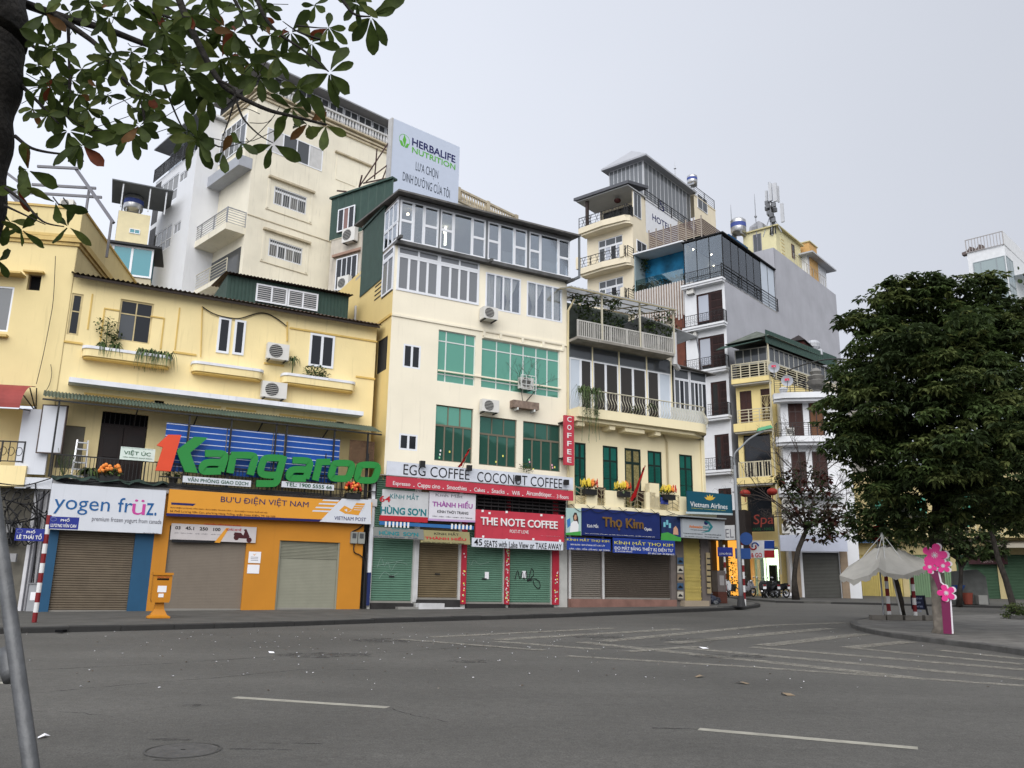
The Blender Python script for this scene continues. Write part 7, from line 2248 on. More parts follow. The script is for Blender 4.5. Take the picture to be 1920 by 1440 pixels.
def dish(x, y, Y, r, lab):
  p = at_depth(x, y, Y)
  T = Fr(p.x, p.y, rad(-15)).thing('satellite_dish', lab, 'satellite dish', 'satellite dishes', p.z - r)
  mb = MB()
  rings = 4
  for i in range(rings + 1):
    for j in range(20):
      a = 2 * math.pi * j / 20
      rr = r * i / rings
      mb.v.append((rr * math.cos(a), .25 * r * (1 - (i / rings) ** 2) + .1, p.z + rr * math.sin(a)))
  for i in range(rings):
    for j in range(20): mb.f.append((i * 20 + j, i * 20 + (j + 1) % 20, (i + 1) * 20 + (j + 1) % 20, (i + 1) * 20 + j)); mb.mi.append(0)
  T.mk('reflector', mb, S('dish_grey', (170, 174, 182), .84), smooth=True)
  T.mk('printed_mark', MB().box(-r * .4, r * .35, .02, .03, p.z - r * .05, p.z + r * .35), S('dish_red', (206, 60, 90), .84))
  T.mk('feed_arm', MB().tube([(0, .2, p.z - r), (0, -.5, p.z - .1)], .025, 5), STEEL)
  T.mk('mount', MB().tube([(0, .35, p.z), (0, .35, p.z - r * 1.6)], .035, 6), STEEL)
dish(1451, 688, 58.8, .40, 'grey satellite dish on the corner of the yellow narrow house')
dish(1476, 713, 56.4, .40, 'lower grey satellite dish on the white balcony roof')
o = at_depth(1510, 900, 58.5)
V = Fr(o.x, o.y, rad(-10)).thing('white_narrow_house', 'narrow white house with three rounded balconies behind the bare tree', 'house', None, 1.3)
vx = lambda x, y, d=0: V.px(x, y, d)[0]
vz = lambda x, y, d=0: V.px(x, y, d)[1]
u0, u1 = vx(1464, 780), vx(1556, 780)
zz_ = [vz(1505, y, .8) for y in (736, 818, 914)]
hv = []
for z in zz_[1:]:
  hv += [(vx(1478, 780), vx(1506, 780), z + .05, z + 2.6), (vx(1517, 780), vx(1545, 780), z + .05, z + 2.6)]
shv = (vx(1508, 1100), vx(1577, 1100), 1.4, vz(1540, 1036))
V.wall('front_wall', u0, u1 + 1.2, 1.2, zz_[0] - .1, hv + [shv], WTM, depth=.2)
for i, h_ in enumerate(hv): V.win(h_, 2, [.3, .75], BRW, S('brown_wood_mid', (66, 42, 38), .8) if i != 1 else S('wood_light', (112, 76, 52), .8), fw=.1, mw=.08, inset=.06, name='shuttered_door')
V.shutter(shv, S('far_grey_shutter', (92, 92, 88), .8, rough=.6), .09, v=.1, dep=.02)
V.side(u0).wall('side_wall', -8, 0, 1.2, zz_[0], [], WTM)
for z in zz_:
  pts = [(u0 - .5, 0), (u0 - .5, -.7), (u0 + .2, -1.0), (u1 - .6, -1.0), (u1 + .4, -.5), (u1 + .4, 0)]
  V.mk('balcony_slab', MB().slab(pts, z - .4, z), WTM)
  V.mk('slab_moulding', MB().slab([(a * .98, b * .8) for a, b in pts], z - .6, z - .403), WTM)
  V.rail(u0 - .45, u1 - .6, -.95, z, z + .95, BLACKM, .12, .02, .04, posts=4, horiz=6)
V.side(u0 - .45).rail(.0, .9, .0, zz_[1], zz_[1] + .95, BLACKM, .12, .02, .04, horiz=6)
V.box('roof_floor', u0, u1 + 1.2, 0, 4, zz_[0] - .12, zz_[0] - .02, WGREY)
V.rail(u0 + .3, u1, 1.5, zz_[0], zz_[0] + 1.3, BLACKM, .3, .03, .05, posts=4, horiz=3)
V.mk('arch_rail', MB().tube([(u0 + .3 + 4.5 * t, -.3, zz_[0] + 1.2 + 1.3 * math.sin(math.pi * (t * .5 + .1))) for t in np.linspace(0, 1, 12)], .05, 6), BLACKM)
mb = MB()
ucx = vx(1530, 700, .7)
V.mk('stone_urn', MB().lathe([(.3, zz_[0]), (.22, zz_[0] + .2), (.55, zz_[0] + .5), (.7, zz_[0] + .8), (.45, zz_[0] + .9), (.6, zz_[0] + 1.15), (.3, zz_[0] + 1.3), (.42, zz_[0] + 1.5), (.2, zz_[0] + 1.75)], (ucx, -.6), 14), S('urn_grey', (130, 128, 124), .8, var=.15))
V.mk('stone_urn', MB().lathe([(.2, zz_[0]), (.3, zz_[0] + .3), (.2, zz_[0] + .45)], (vx(1467, 700, .7), -.6), 12), WTM)
ac_unit(V, (1474, 802, 1490, 817), .6, 'air conditioner unit on the middle white balcony')
for i, y in enumerate((932, 954, 982)): ac_unit(V, (1466, y, 1482, y + 18), .2, ('top', 'middle', 'lowest')[i] + ' of three air conditioner units stacked beside the bare tree')
T = sign(V, (1462, 1003, 1590, 1034), .9, S('blank_white', (206, 212, 230), .84), 'blank white shop fascia above the grey shutter behind the tree', [], .2)
for x in (1494, 1584): V.box('stone_pier', vx(x - 7, 1080), vx(x + 7, 1080), -.15, .05, 1.2, shv[3] + .2, S('pier_stone', (150, 132, 112), .8, var=.15))
# spa and corner shop ground floors of the yellow house
T = sign(N, (1388, 968, 1452, 996), .95, S('spa_black', (22, 24, 26), .8), 'black spa sign with red lettering over the lit shop', [('Spa', (1412, 965, 1451, 988), ink('spa_red_shaded', (150, 62, 52)), dict(shear=.1)), ('Spa', (1390, 974, 1404, 988), ink('spa_red_shaded', (150, 62, 52)), dict(shear=.1)), ('MASSAGE - NAILS', (1400, 990, 1450, 994), I_GREEN)], .1)  # spa lettering: red ink darkened to carry the shade it hangs in
T = sign(N, (1380, 1014, 1452, 1046), 1.1, S('shop_white', (214, 218, 224), .84), 'white shop sign with blue and red blocks and a swirl emblem', [('SHOP & GO', (1385, 1037, 1429, 1045), I_RED, dict(bold=.02))], .12)
flat(T, [(1380, 1014), (1400, 1014), (1400, 1045), (1380, 1045)], S('shop_blue', (24, 66, 150), .8), 'blue_block')
flat(T, [(1433, 1014), (1452, 1014), (1452, 1029), (1433, 1029)], S('shop_blue', (24, 66, 150), .8), 'blue_block')
flat(T, [(1433, 1032), (1452, 1032), (1452, 1046), (1433, 1046)], S('shop_red', (170, 36, 44), .8), 'red_block')
c = T.px(1414, 1024)
for s, m, d_ in ((0, S('shop_blue', (24, 66, 150), .8), .006), (math.pi, S('shop_red', (170, 36, 44), .8), .008)):
  T.mk('swirl_print', MB().tube([(c[0] + (.32 - .06 * t) * math.cos(t + s), -d_, c[1] + (.32 - .06 * t) * math.sin(t + s)) for t in np.linspace(0, 3.6, 12)], .05, 5), m)
SHOPL = M('shop_light', (.8, .85, .7), emit=((.85, 1.0, .72), 1.6))
so = (vx(1415, 1080), 0)
s0, s1 = N.px(1416, 1080)[0], N.px(1458, 1080)[0]
N.box('lit_interior', ul + .7, -.1, 2.2, 2.3, 1.3, z_d - 1.6, SHOPL)
N.box('shop_counter', ul + .9, -.4, 1.2, 1.8, 1.3, 2.6, S('counter_grey', (90, 84, 80), .8))
for u, h, c in ((ul + 1.2, 1.1, (60, 60, 66)), (ul + 1.9, .8, (150, 60, 50)), (ul + 2.5, 1.2, (70, 70, 60))): N.box('shop_shelf', u, u + .5, 1.7, 2.1, 2.6, 2.6 + h, S('shelf_%d' % c[0], c, .8))
N.box('door_jamb', ul + .55, ul + .75, -.1, .1, 1.3, z_d - 1.5, NY)
N.win((N.px(1411, 1080)[0], -.15, 1.45, z_d - 1.6), 2, 1, S('shop_frame', (120, 120, 116), .8), glass('shop_glass', (.9, .95, .9), .98), fw=.05, mw=.05, v=.2, inset=0)
def lantern(x, y, lab):
  p = at_depth(x, y, 57.5)
  T = Fr(p.x, p.y, 0).thing('red_lantern', lab, 'lantern', 'red lanterns over the spa', p.z)
  T.mk('lantern_body', MB().ball((0, 0, p.z), .32, 12, 7, (1.15, 1.15, .8)), S('lantern_red_shaded', (160, 48, 36), .7, rough=.6), smooth=True)  # red toned down, the shade on the lanterns is painted into it
  T.mk('tassel', MB().tube([(0, 0, p.z - .26), (0, 0, p.z - .6)], .03, 5), S('lantern_red_shaded', (160, 48, 36), .7))
  T.mk('cord', MB().tube([(0, 0, p.z + .25), (0, 0, p.z + .9)], .015, 4), BLACKM)
lantern(1397, 925, 'round red lantern nearest the lamp post')
lantern(1448, 922, 'round red lantern nearest the bare tree')
# orange lit alcove beside the corner house
o = at_depth(1352, 1060, 60)
T = Fr(o.x, o.y, rad(-34)).thing('lit_doorway', 'doorway glowing orange behind the lamp post', 'doorway', None, 1.3)
a, b = T.px(1335, 1060)[0], T.px(1390, 1060)[0]
zt_ = T.px(1360, 1012)[1]
T.box('lit_wall', a, b, 1.0, 1.1, 1.3, zt_, M('orange_glow', (.6, .3, .06), emit=((1.0, .42, .06), .55), var=.4, scale=1.5))
T.box('lintel', a - .5, b + .5, -.2, 1.1, zt_, zt_ + 2.0, S('lintel_dark', (46, 40, 38), .8))
for u in (a - .3, (a + b) / 2 - .5, b): T.box('jamb', u, u + .3, -.1, 1, 1.3, zt_, S('jamb_dark', (52, 44, 36), .8))
plant(T, 1372, 1095, .2, 'tall dark potted shrub in front of the orange doorway', lambda mb, z: leaves(mb, (0, 0, z + .4), 1.0, 260, .2, 0, (.7, .5, 1.5)), 'doorway_shrub', pot=.35)
T2 = sign(T, (1358, 985, 1378, 1012), 1.2, S('hotel_white', (206, 208, 210), .84), 'small white upright hotel sign beside the lamp post', [('EL', (1360, 992, 1376, 1008), I_GREY)], .1)
# ---------------------------------------------------------------- far side of the square behind the umbrella
Rw = Fr(27.5, 65.5, rad(-22)).thing('yellow_shop_row', 'low yellow shop row with folding gates behind the white umbrella', 'shop house', None, 1.4)
rx = lambda x, y, d=0: Rw.px(x, y, d)[0]
rz_ = lambda x, y, d=0: Rw.px(x, y, d)[1]
RYM = S('row_yellow_shaded', (206, 190, 142), .72, rough=.8, var=.08, streak=.3)  # darkened yellow: the shade over the row is put into its base colour
r0, r1 = rx(1590, 1080), rx(2080, 1080)
zfl = rz_(1750, 1040)
zsec = rz_(1750, 1012)
gates = [(rx(1598, 1080), rx(1692, 1080), 'y'), (rx(1704, 1080), rx(1785, 1080), 'g'), (rx(1795, 1080), rx(1872, 1080), 'd'), (rx(1885, 1080), rx(1990, 1080), 'd')]
Rw.wall('ground_wall', r0, r1, 1.2, zfl + 1.2, [(a, b, 1.3, zfl) for a, b, _ in gates], RYM, depth=.2)
ztp = rz_(1800, 880)
uw = [(rx(x, 960), rx(x + 18, 960), zfl + 2.0, zfl + 4.4) for x in (1640, 1720, 1805, 1862, 1930)]
Rw.wall('upper_wall', r0, r1, zfl + 1.2, ztp, uw, RYM, depth=.15)
for i, h_ in enumerate(uw): Rw.win(h_, 2, [.5], S('teal_frame', (70, 150, 130), .8), S('teal_louvre', (80, 150, 130), .8) if i != 3 else DARKP, fw=.08, mw=.08, inset=.05)
for a, b, k in gates:
  m = {'y': YG, 'g': S('gate_green', (120, 150, 116), .8), 'd': S('shutter_dark_green', (64, 92, 70), .8)}[k]
  if k == 'd': Rw.shutter((a, b, 1.3, zfl), m, .1, v=.1, dep=.03)
  else:
    mb = MB()
    n = int((b - a) / .16)
    for i in range(n): mb.box(a + (b - a) * i / n, a + (b - a) * (i + .55) / n, .06, .1, 1.3, zfl)
    Rw.mk('folding_gate', mb, m)
    Rw.box('gate_backing', a, b, .15, .18, 1.3, zfl, m)
Rw.box('balcony_slab', r0, r1, -1.0, 0, zfl + 1.15, zfl + 1.4, RYM)
Rw.rail(rx(1700, 1000, 1), r1, -.95, zfl + 1.4, zfl + 2.3, S('row_rail', (206, 196, 160), .84), .3, .08, .1, posts=8)
Rw.mk('shop_awning', MB().add([(rx(1850, 1035), -.0, zfl + 1.0), (r1, 0, zfl + 1.0), (r1, -1.8, zfl + .4), (rx(1850, 1035), -1.8, zfl + .4)], [(0, 1, 2, 3)]), S('awning_pale', (150, 144, 132), .8))
T = sign(Rw, (1815, 1043, 1890, 1058), .4, S('maroon_sign', (54, 24, 30), .8), 'dark maroon shop sign over the dark green shutters', [('TUẤN', (1836, 1044, 1862, 1055), ink('dull_white', (150, 130, 130)))], .08)
T = sign(Rw, (1594, 1003, 1640, 1018), .8, S('blue_fascia', (84, 112, 150), .8), 'dull blue fascia above the yellow folding gate', [], .1)
# grey infill house and glass tower
o = at_depth(1600, 700, 75)
T = Fr(o.x, o.y, rad(-20)).thing('grey_infill_house', 'grey concrete house partly hidden between the white house and the tree', 'building', None, 1.6)
a, b = T.px(1548, 700)[0], T.px(1660, 700)[0]
T.box('wall', a, b, 0, 5, 1.4, T.px(1560, 706)[1], S('infill_grey', (150, 146, 140), .8, var=.12, streak=.4))
T.box('parapet', a - .1, b, -.15, 5, T.px(1560, 706)[1], T.px(1560, 706)[1] + .3, S('infill_coping', (120, 116, 112), .8))
mv = N.sub(*sk(vN - 2.0, -.5)).thing('roof_ventilator', 'steel turbine ventilator at the end of the green roof beside the tree', 'ventilator', None, ztop_ + .5)
z0 = mv.z0
mv.mk('cowl', MB().lathe([(.3, z0), (.3, z0 + .5), (.55, z0 + .7), (.6, z0 + 1.0), (.4, z0 + 1.25), (.1, z0 + 1.35)], n=16), ALU)
mv.mk('base', MB().box(-.7, .8, -.6, .6, z0 - .1, z0 + .35), ALU)
o = at_depth(1914, 700, 88)
T = Fr(o.x, o.y, rad(-45)).thing('glass_tower', 'pale glass tower with a railed roof above the big tree', 'building', None, 2)
a = T.px(1818, 520)[0]
zt_ = avg(T.px(1825, 475)[1], T.px(1893, 452)[1])
zr_ = zt_ + 1.6
GTW = S('tower_pale', (226, 228, 230), .86)
T.box('wall', a, 0, .1, 14, 2, zt_, GTW)
AQ = coated('aqua_tower_glass', (.30, .36, .36), .05, .25)
for k in range(9):
  z1_ = zt_ - 1.3 - k * 3.4
  if z1_ < 8: break
  T.win((a + .5, -.1, z1_ - 3.35, z1_), [.22, .75], 1, S('tower_frame', (150, 160, 164), .84), AQ, fw=.1, mw=.12, v=.05, inset=0)
T.rail(a, 0, .0, zt_, zr_, S('tower_rail', (170, 166, 164), .84), .3, .06, .08)
Ts = T.side(0, left=False)
for k in range(9):
  z1_ = zt_ - 1.3 - k * 3.4
  if z1_ < 8: break
  Ts.win((.1, 2.6, z1_ - 3.35, z1_), 2, 1, S('tower_frame', (150, 160, 164), .84), AQ, fw=.08, mw=.08, v=-.03, inset=0)
Ts.box('parapet', 0, 14, -.05, .1, zt_, zr_, GTW)
Ts.box('lower_wall', 2.65, 14, -.02, .1, 2, zt_, GTW)
Ts.mk('glass_canopy', MB().add([(2, -3, zt_ - 3.2), (9, -3, zt_ - 1.6), (9, 0, zt_ - 1.6), (2, 0, zt_ - 3.2)], [(0, 1, 2, 3)]), glass('aqua_glass', (.8, .95, .92), .8))
for u in (-2.4, -3.4): T.mk('roof_lounger', MB().prism([(u - 1.1, zt_ + .1), (u + .2, zt_ + .1), (u + .2, zt_ + .7), (u - .2, zt_ + .9), (u - .5, zt_ + .5), (u - 1.1, zt_ + .4)], .5, 1.2), S('lounger_brown', (120, 108, 104), .8))

T = N.sub(*sk(vN * .5, -1.0)).thing('brick_roof_hut', 'small brick red hut on the roof behind the green fascia', 'rooftop hut', None, ztop_ + .6)
a, b = T.px(1478, 640)[0], T.px(1507, 650)[0]
zt_ = T.px(1490, 641)[1]
T.box('wall', a, b, 0, 2, ztop_, zt_, S('hut_red', (104, 54, 48), .7, var=.15))
T.mk('roof', MB().add([(a - .2, -.3, zt_), (b + .2, -.3, zt_), (b + .2, 2.3, zt_), (a - .2, 2.3, zt_), ((a + b) / 2, 1, zt_ + .8)], [(0, 1, 4), (1, 2, 4), (2, 3, 4), (3, 0, 4), (0, 3, 2, 1)]), S('hut_roof', (46, 40, 40), .8))
# ---------------------------------------------------------------- street furniture
RW_R, RW_W = S('post_red', (136, 34, 38), .7, rough=.5, var=.08), S('post_white', (226, 226, 226), .84, rough=.5, var=.05, streak=.2)
def striped(T, h, r, n, start=0, z0=0.0):
  for k in range(n):
    T.mk('stripe', MB().tube([(0, 0, T.z0 + z0 + h * k / n), (0, 0, T.z0 + z0 + h * (k + 1) / n)], r, 10), (RW_R, RW_W)[(k + start) % 2])
p = ground(64, 1167, PH)
h = at_depth(90, 966, p.y).z - p.z
T = Fr(p.x, p.y, rad(24)).thing('street_name_post', 'red and white striped post with two blue street name signs', 'sign post', None, p.z)
striped(T, h, .06, 11)
PLB = S('plate_blue', (34, 48, 140), .8, rough=.4)
for bx, t2, d in (((30, 990, 81, 1015), 'LÊ THÁI TỔ', .05), ((93.5, 968, 146, 993), 'LƯƠNG VĂN CAN', .05)):
  R = T.rect(*bx, d)
  pl = T.mk('name_plate', MB().box(R[0], R[1], -.05, -.03, R[2], R[3]), PLB)
  w_, h_ = R[1] - R[0], R[3] - R[2]
  T.text('PHỐ', (R[0] + w_ * .38, R[0] + w_ * .68, R[2] + h_ * .62, R[2] + h_ * .92), I_WHITE, .052, bold=.02, parent=pl)
  T.text(t2, (R[0] + w_ * .07, R[1] - w_ * .07, R[2] + h_ * .14, R[2] + h_ * (.62 if 'T' in t2[:7] else .5)), I_WHITE, .052, bold=.02, parent=pl)
  T.mk('emblem', MB().tube([(R[0] + w_ * .14 + .07 * math.cos(t), -.053, R[2] + h_ * .76 + .05 * math.sin(t)) for t in np.linspace(0, 6.28, 14)], .008, 4), S('emblem_grey', (120, 130, 180), .8), pl)
# yellow mail box
p = ground(296, 1159, PH)
T = Fr(p.x, p.y, A29).thing('mail_box', 'yellow pedestal mail box against the orange wall', 'mail box', None, p.z)
MY = S('mail_yellow', (214, 140, 32), .7, rough=.5, var=.06, streak=.15)
z = p.z
zt_ = at_depth(297, 1077, p.y).z
hb = zt_ - z
prof = [(.30, 0), (.30, .06), (.22, .1), (.13, .3), (.11, .52)]
mb = MB()
vs, fs = [], []
for r, zz in prof: vs += [(-r, -r * .7, z + zz * hb / 1.45), (r, -r * .7, z + zz * hb / 1.45), (r, r * .7, z + zz * hb / 1.45), (-r, r * .7, z + zz * hb / 1.45)]
fs = [(4 * i + j, 4 * i + (j + 1) % 4, 4 * i + 4 + (j + 1) % 4, 4 * i + 4 + j) for i in range(len(prof) - 1) for j in range(4)] + [(0, 3, 2, 1)]
T.mk('pedestal', mb.add(vs, fs), MY)
zb_ = z + .52 * hb / 1.45
bw = .25
T.mk('box', MB().prism([(-bw * .9, zb_), (bw * .9, zb_), (bw, zb_ + .08), (bw, zt_ - .06), (bw * .92, zt_ - .02), (-bw * .92, zt_ - .02), (-bw, zt_ - .06), (-bw, zb_ + .08)], -.2, .2), MY)
T.mk('lid', MB().box(-bw - .02, bw + .02, -.24, .22, zt_ - .02, zt_ + .05), MY)
T.mk('posting_slot', MB().box(-.16, .16, -.206, -.2, zt_ - .16, zt_ - .11), DARKB)
T.mk('label', MB().box(-.12, .12, -.207, -.201, zt_ - .5, zt_ - .32), PAPER)
T.mk('label', MB().box(-.08, .06, -.207, -.201, zt_ - .64, zt_ - .54), PAPER)
T.text('THÙNG THƯ', (-.17, .17, zt_ - .1, zt_ - .05), I_RED, .201)
# slanted support pipe close to the camera
def near(x, y, Y): return at_depth(x, y, Y)
a, b = near(-12, 930, 2.5), near(64, 1480, 2.25)
d = (b - a)
g = b + d * ((b.z - gz(b.y)) / -d.z) if d.z < 0 else b
T = tag(link('tree_prop', None, None, (g.x, g.y, g.z)), 'slanted galvanised steel pipe propping the tree trunk', 'pipe')
off = Vector((g.x, g.y, g.z))
GALV = M('weathered_pipe', (.085, .088, .092), rough=.5, metal=.3, var=.25, scale=14, bump=.15, bscale=60, spec=.5)
top = a - d * .35
link('pipe', MB().tube([top - off, a - off, b - off, Vector((0, 0, -.05))], .0195, 20).mesh('pipe', GALV, True), T)
c1_, c2_ = near(12, 1246, 2.36), near(-60, 1248, 2.5)
link('cross_pipe', MB().tube([c1_ - off, c2_ - off], .016, 16).mesh('cross', GALV, True), T)
cc = near(18, 1246, 2.36) - off
dn = d.normalized()
link('weld_collar', MB().tube([cc - dn * .045, cc - dn * .02, cc + dn * .02, cc + dn * .045], [.0205, .025, .025, .0205], 16).mesh('collar', GALV, True), T)
# street lamp at the corner
p = ground(1390, 1138, PH)
T = Fr(p.x, p.y, 0).thing('street_lamp', 'tall grey street lamp with a curved arm and green head', 'street lamp', None, p.z)
lp = lambda x, y: (lambda q: (q.x - p.x, 0, q.z))(at_depth(x, y, p.y))
LGM = S('lamp_grey', (132, 136, 140), .84, rough=.5, var=.06)
s_top = lp(1381, 872)
T.mk('pole', MB().tube([(0, 0, p.z), (0, 0, p.z + 1.2), (0, 0, s_top[2])], [.11, .095, .065], 14), LGM, smooth=True)
T.mk('base_plate', MB().box(-.32, .32, -.32, .32, p.z, p.z + .04).lathe([(.2, p.z + .04), (.14, p.z + .5)], n=12), S('lamp_base', (60, 60, 62), .8))
arm = [(0, 0, s_top[2] - .05)] + [(q[0], 0, q[2]) for q in (lp(1383, 852), lp(1391, 837), lp(1404, 824), lp(1420, 814), lp(1432, 809))]
arm[1] = (0.02, 0, arm[1][2])
T.mk('arm', MB().tube(catmull([Vector(q) for q in arm], 4), .045, 10), LGM, smooth=True)
hq = lp(1433, 807)
T.mk('lamp_head', MB().add([(hq[0] - .35, -.13, hq[2] - .06), (hq[0] - .35, .13, hq[2] - .06), (hq[0] + .4, .1, hq[2] + .12), (hq[0] + .4, -.1, hq[2] + .12), (hq[0] - .3, -.1, hq[2] + .1), (hq[0] - .3, .1, hq[2] + .1), (hq[0] + .3, .07, hq[2] + .26), (hq[0] + .3, -.07, hq[2] + .26)],
   [(0, 1, 2, 3), (4, 7, 6, 5), (0, 4, 5, 1), (1, 5, 6, 2), (2, 6, 7, 3), (3, 7, 4, 0)]), S('lamp_green', (96, 166, 126), .84))
p = ground(1397, 1136, PH)
T = Fr(p.x, p.y, rad(-8)).thing('traffic_sign_post', 'red and white striped post with blue traffic signs beside the lamp', 'sign post', None, p.z)
h = at_depth(1394, 1010, p.y).z - p.z
striped(T, h, .055, 10, 1)
c = T.px(1399, 1010, .08)
mb = MB()
mb.prism([(c[0] + .3 * math.cos(t), c[1] + .3 * math.sin(t)) for t in np.linspace(0, 6.28, 25)[:-1]], -.1, -.08)
T.mk('round_plate', mb, S('traffic_blue', (36, 72, 132), .8))
R = T.rect(1378, 1028, 1408, 1048, .08)
T.mk('arrow_plate', MB().box(R[0], R[1], -.09, -.07, R[2], R[3]), S('traffic_blue', (36, 72, 132), .8))
p = ground(1362, 1130, PH)
T = Fr(p.x, p.y, rad(-8)).thing('street_name_post', 'striped post with a small blue name plate by the orange doorway', 'sign post', None, p.z)
h = at_depth(1362, 1022, p.y).z - p.z
striped(T, h, .055, 10)
for bx in ((1345, 1026, 1374, 1036),):
  R = T.rect(*bx, .06)
  T.mk('name_plate', MB().box(R[0], R[1], -.08, -.06, R[2] - .2, R[3]), PLB)
  T.text('LƯƠNG VĂN CAN', (R[0] + .08, R[1] - .08, R[2] - .12, R[2] + .02), I_WHITE, .082)
p = ground(1350, 1131, PH)
T = Fr(p.x, p.y, A29).thing('utility_cabinet', 'grey and brown utility cabinet at the corner behind the rubbish bags', 'cabinet', None, p.z)
h = at_depth(1350, 1070, p.y).z - p.z
T.mk('case', MB().box(-.28, .28, -.2, .2, p.z, p.z + h), S('utility_grey', (112, 104, 102), .8, var=.2, streak=.5))
T.mk('base', MB().box(-.3, .3, -.22, .22, p.z, p.z + h * .35), S('utility_brown', (96, 56, 46), .8, var=.2))
T.mk('notice', MB().box(-.15, .15, -.206, -.2, p.z + h * .55, p.z + h * .85), S('utility_pale', (170, 166, 166), .8))
def crumple(c, r, mat, name, parent, sq=(1, 1, .8)):
  mb = MB().ball((0, 0, 0), 1, 12, 8)
  mb.v = [(c[0] + x * r * sq[0] * (k := rnd.uniform(.75, 1.15)), c[1] + y * r * sq[1] * k, c[2] + z * r * sq[2] * k) for x, y, z in mb.v]
  return link(name, mb.mesh(name, mat), parent)
p = ground(1334, 1133, PH)
T = tag(link('rubbish_bag', None, None, (p.x, p.y, p.z)), 'heap of blue grey rubbish bags at the foot of the corner', 'rubbish bag')
for c, r, col in (((0, 0, .22), .26, (60, 66, 84)), ((.3, .05, .18), .2, (46, 48, 58)), ((-.12, .1, .5), .2, (90, 100, 120)), ((.15, -.1, .1), .15, (120, 124, 130))): crumple(c, r, S('bag_%d' % col[0], col, .8, rough=.35), 'bag', T)
p = ground(1360, 1138, PH)
T = tag(link('broom', None, None, (p.x, p.y, p.z)), 'flat black broom lying on the pavement by the bags', 'broom')
link('handle', MB().tube([(-.35, .1, .03), (.35, 0, .03)], .02, 6).mesh('h', BLACKM), T)
link('brush', MB().box(.3, .6, -.08, .08, 0, .07).mesh('b', BLACKM), T)
p = ground(1478, 1123, .02)
T = tag(link('plastic_bag', None, None, (p.x, p.y, p.z)), 'crumpled white plastic bag on the road near the motorbikes', 'plastic bag')
crumple((0, 0, .2), .36, S('bag_white', (226, 226, 230), .85), 'film', T, (1.4, .7, .55))
crumple((.35, .1, .12), .2, S('bag_white', (226, 226, 230), .85), 'film', T)
for x, y, s, lab in ((1318, 1215.5, .12, 'flat white paper scrap on the chevron road markings'), (1311, 1269, .09, 'curled pale leaf on the asphalt beyond the long lane dash'), (1393, 1281.5, .1, 'pale curled leaf on the asphalt nearer the long dash'), (1476, 1303, .1, 'curled leaf on the asphalt in front of the island'), (508, 1224, .08, 'white paper scrap on the road in front of the orange shop'), (80, 1382, .06, 'small white scrap near the slanted pipe')):
  q = ground(x, y, .006)
  mb = MB().add([(-s, -s * .5, 0), (0, -s * .7, .02), (s * 1.2, -.1 * s, .005), (s * .5, s * .5, .03), (-s * .5, s * .6, .0)], [(0, 1, 2, 3, 4)])
  tag(link('litter', mb.mesh('litter', PAPER if 'white' in lab else S('pale_leaf', (150, 132, 108), .7)), None, (q.x, q.y, q.z), (0, 0, rnd.random() * 3)), lab, 'litter')
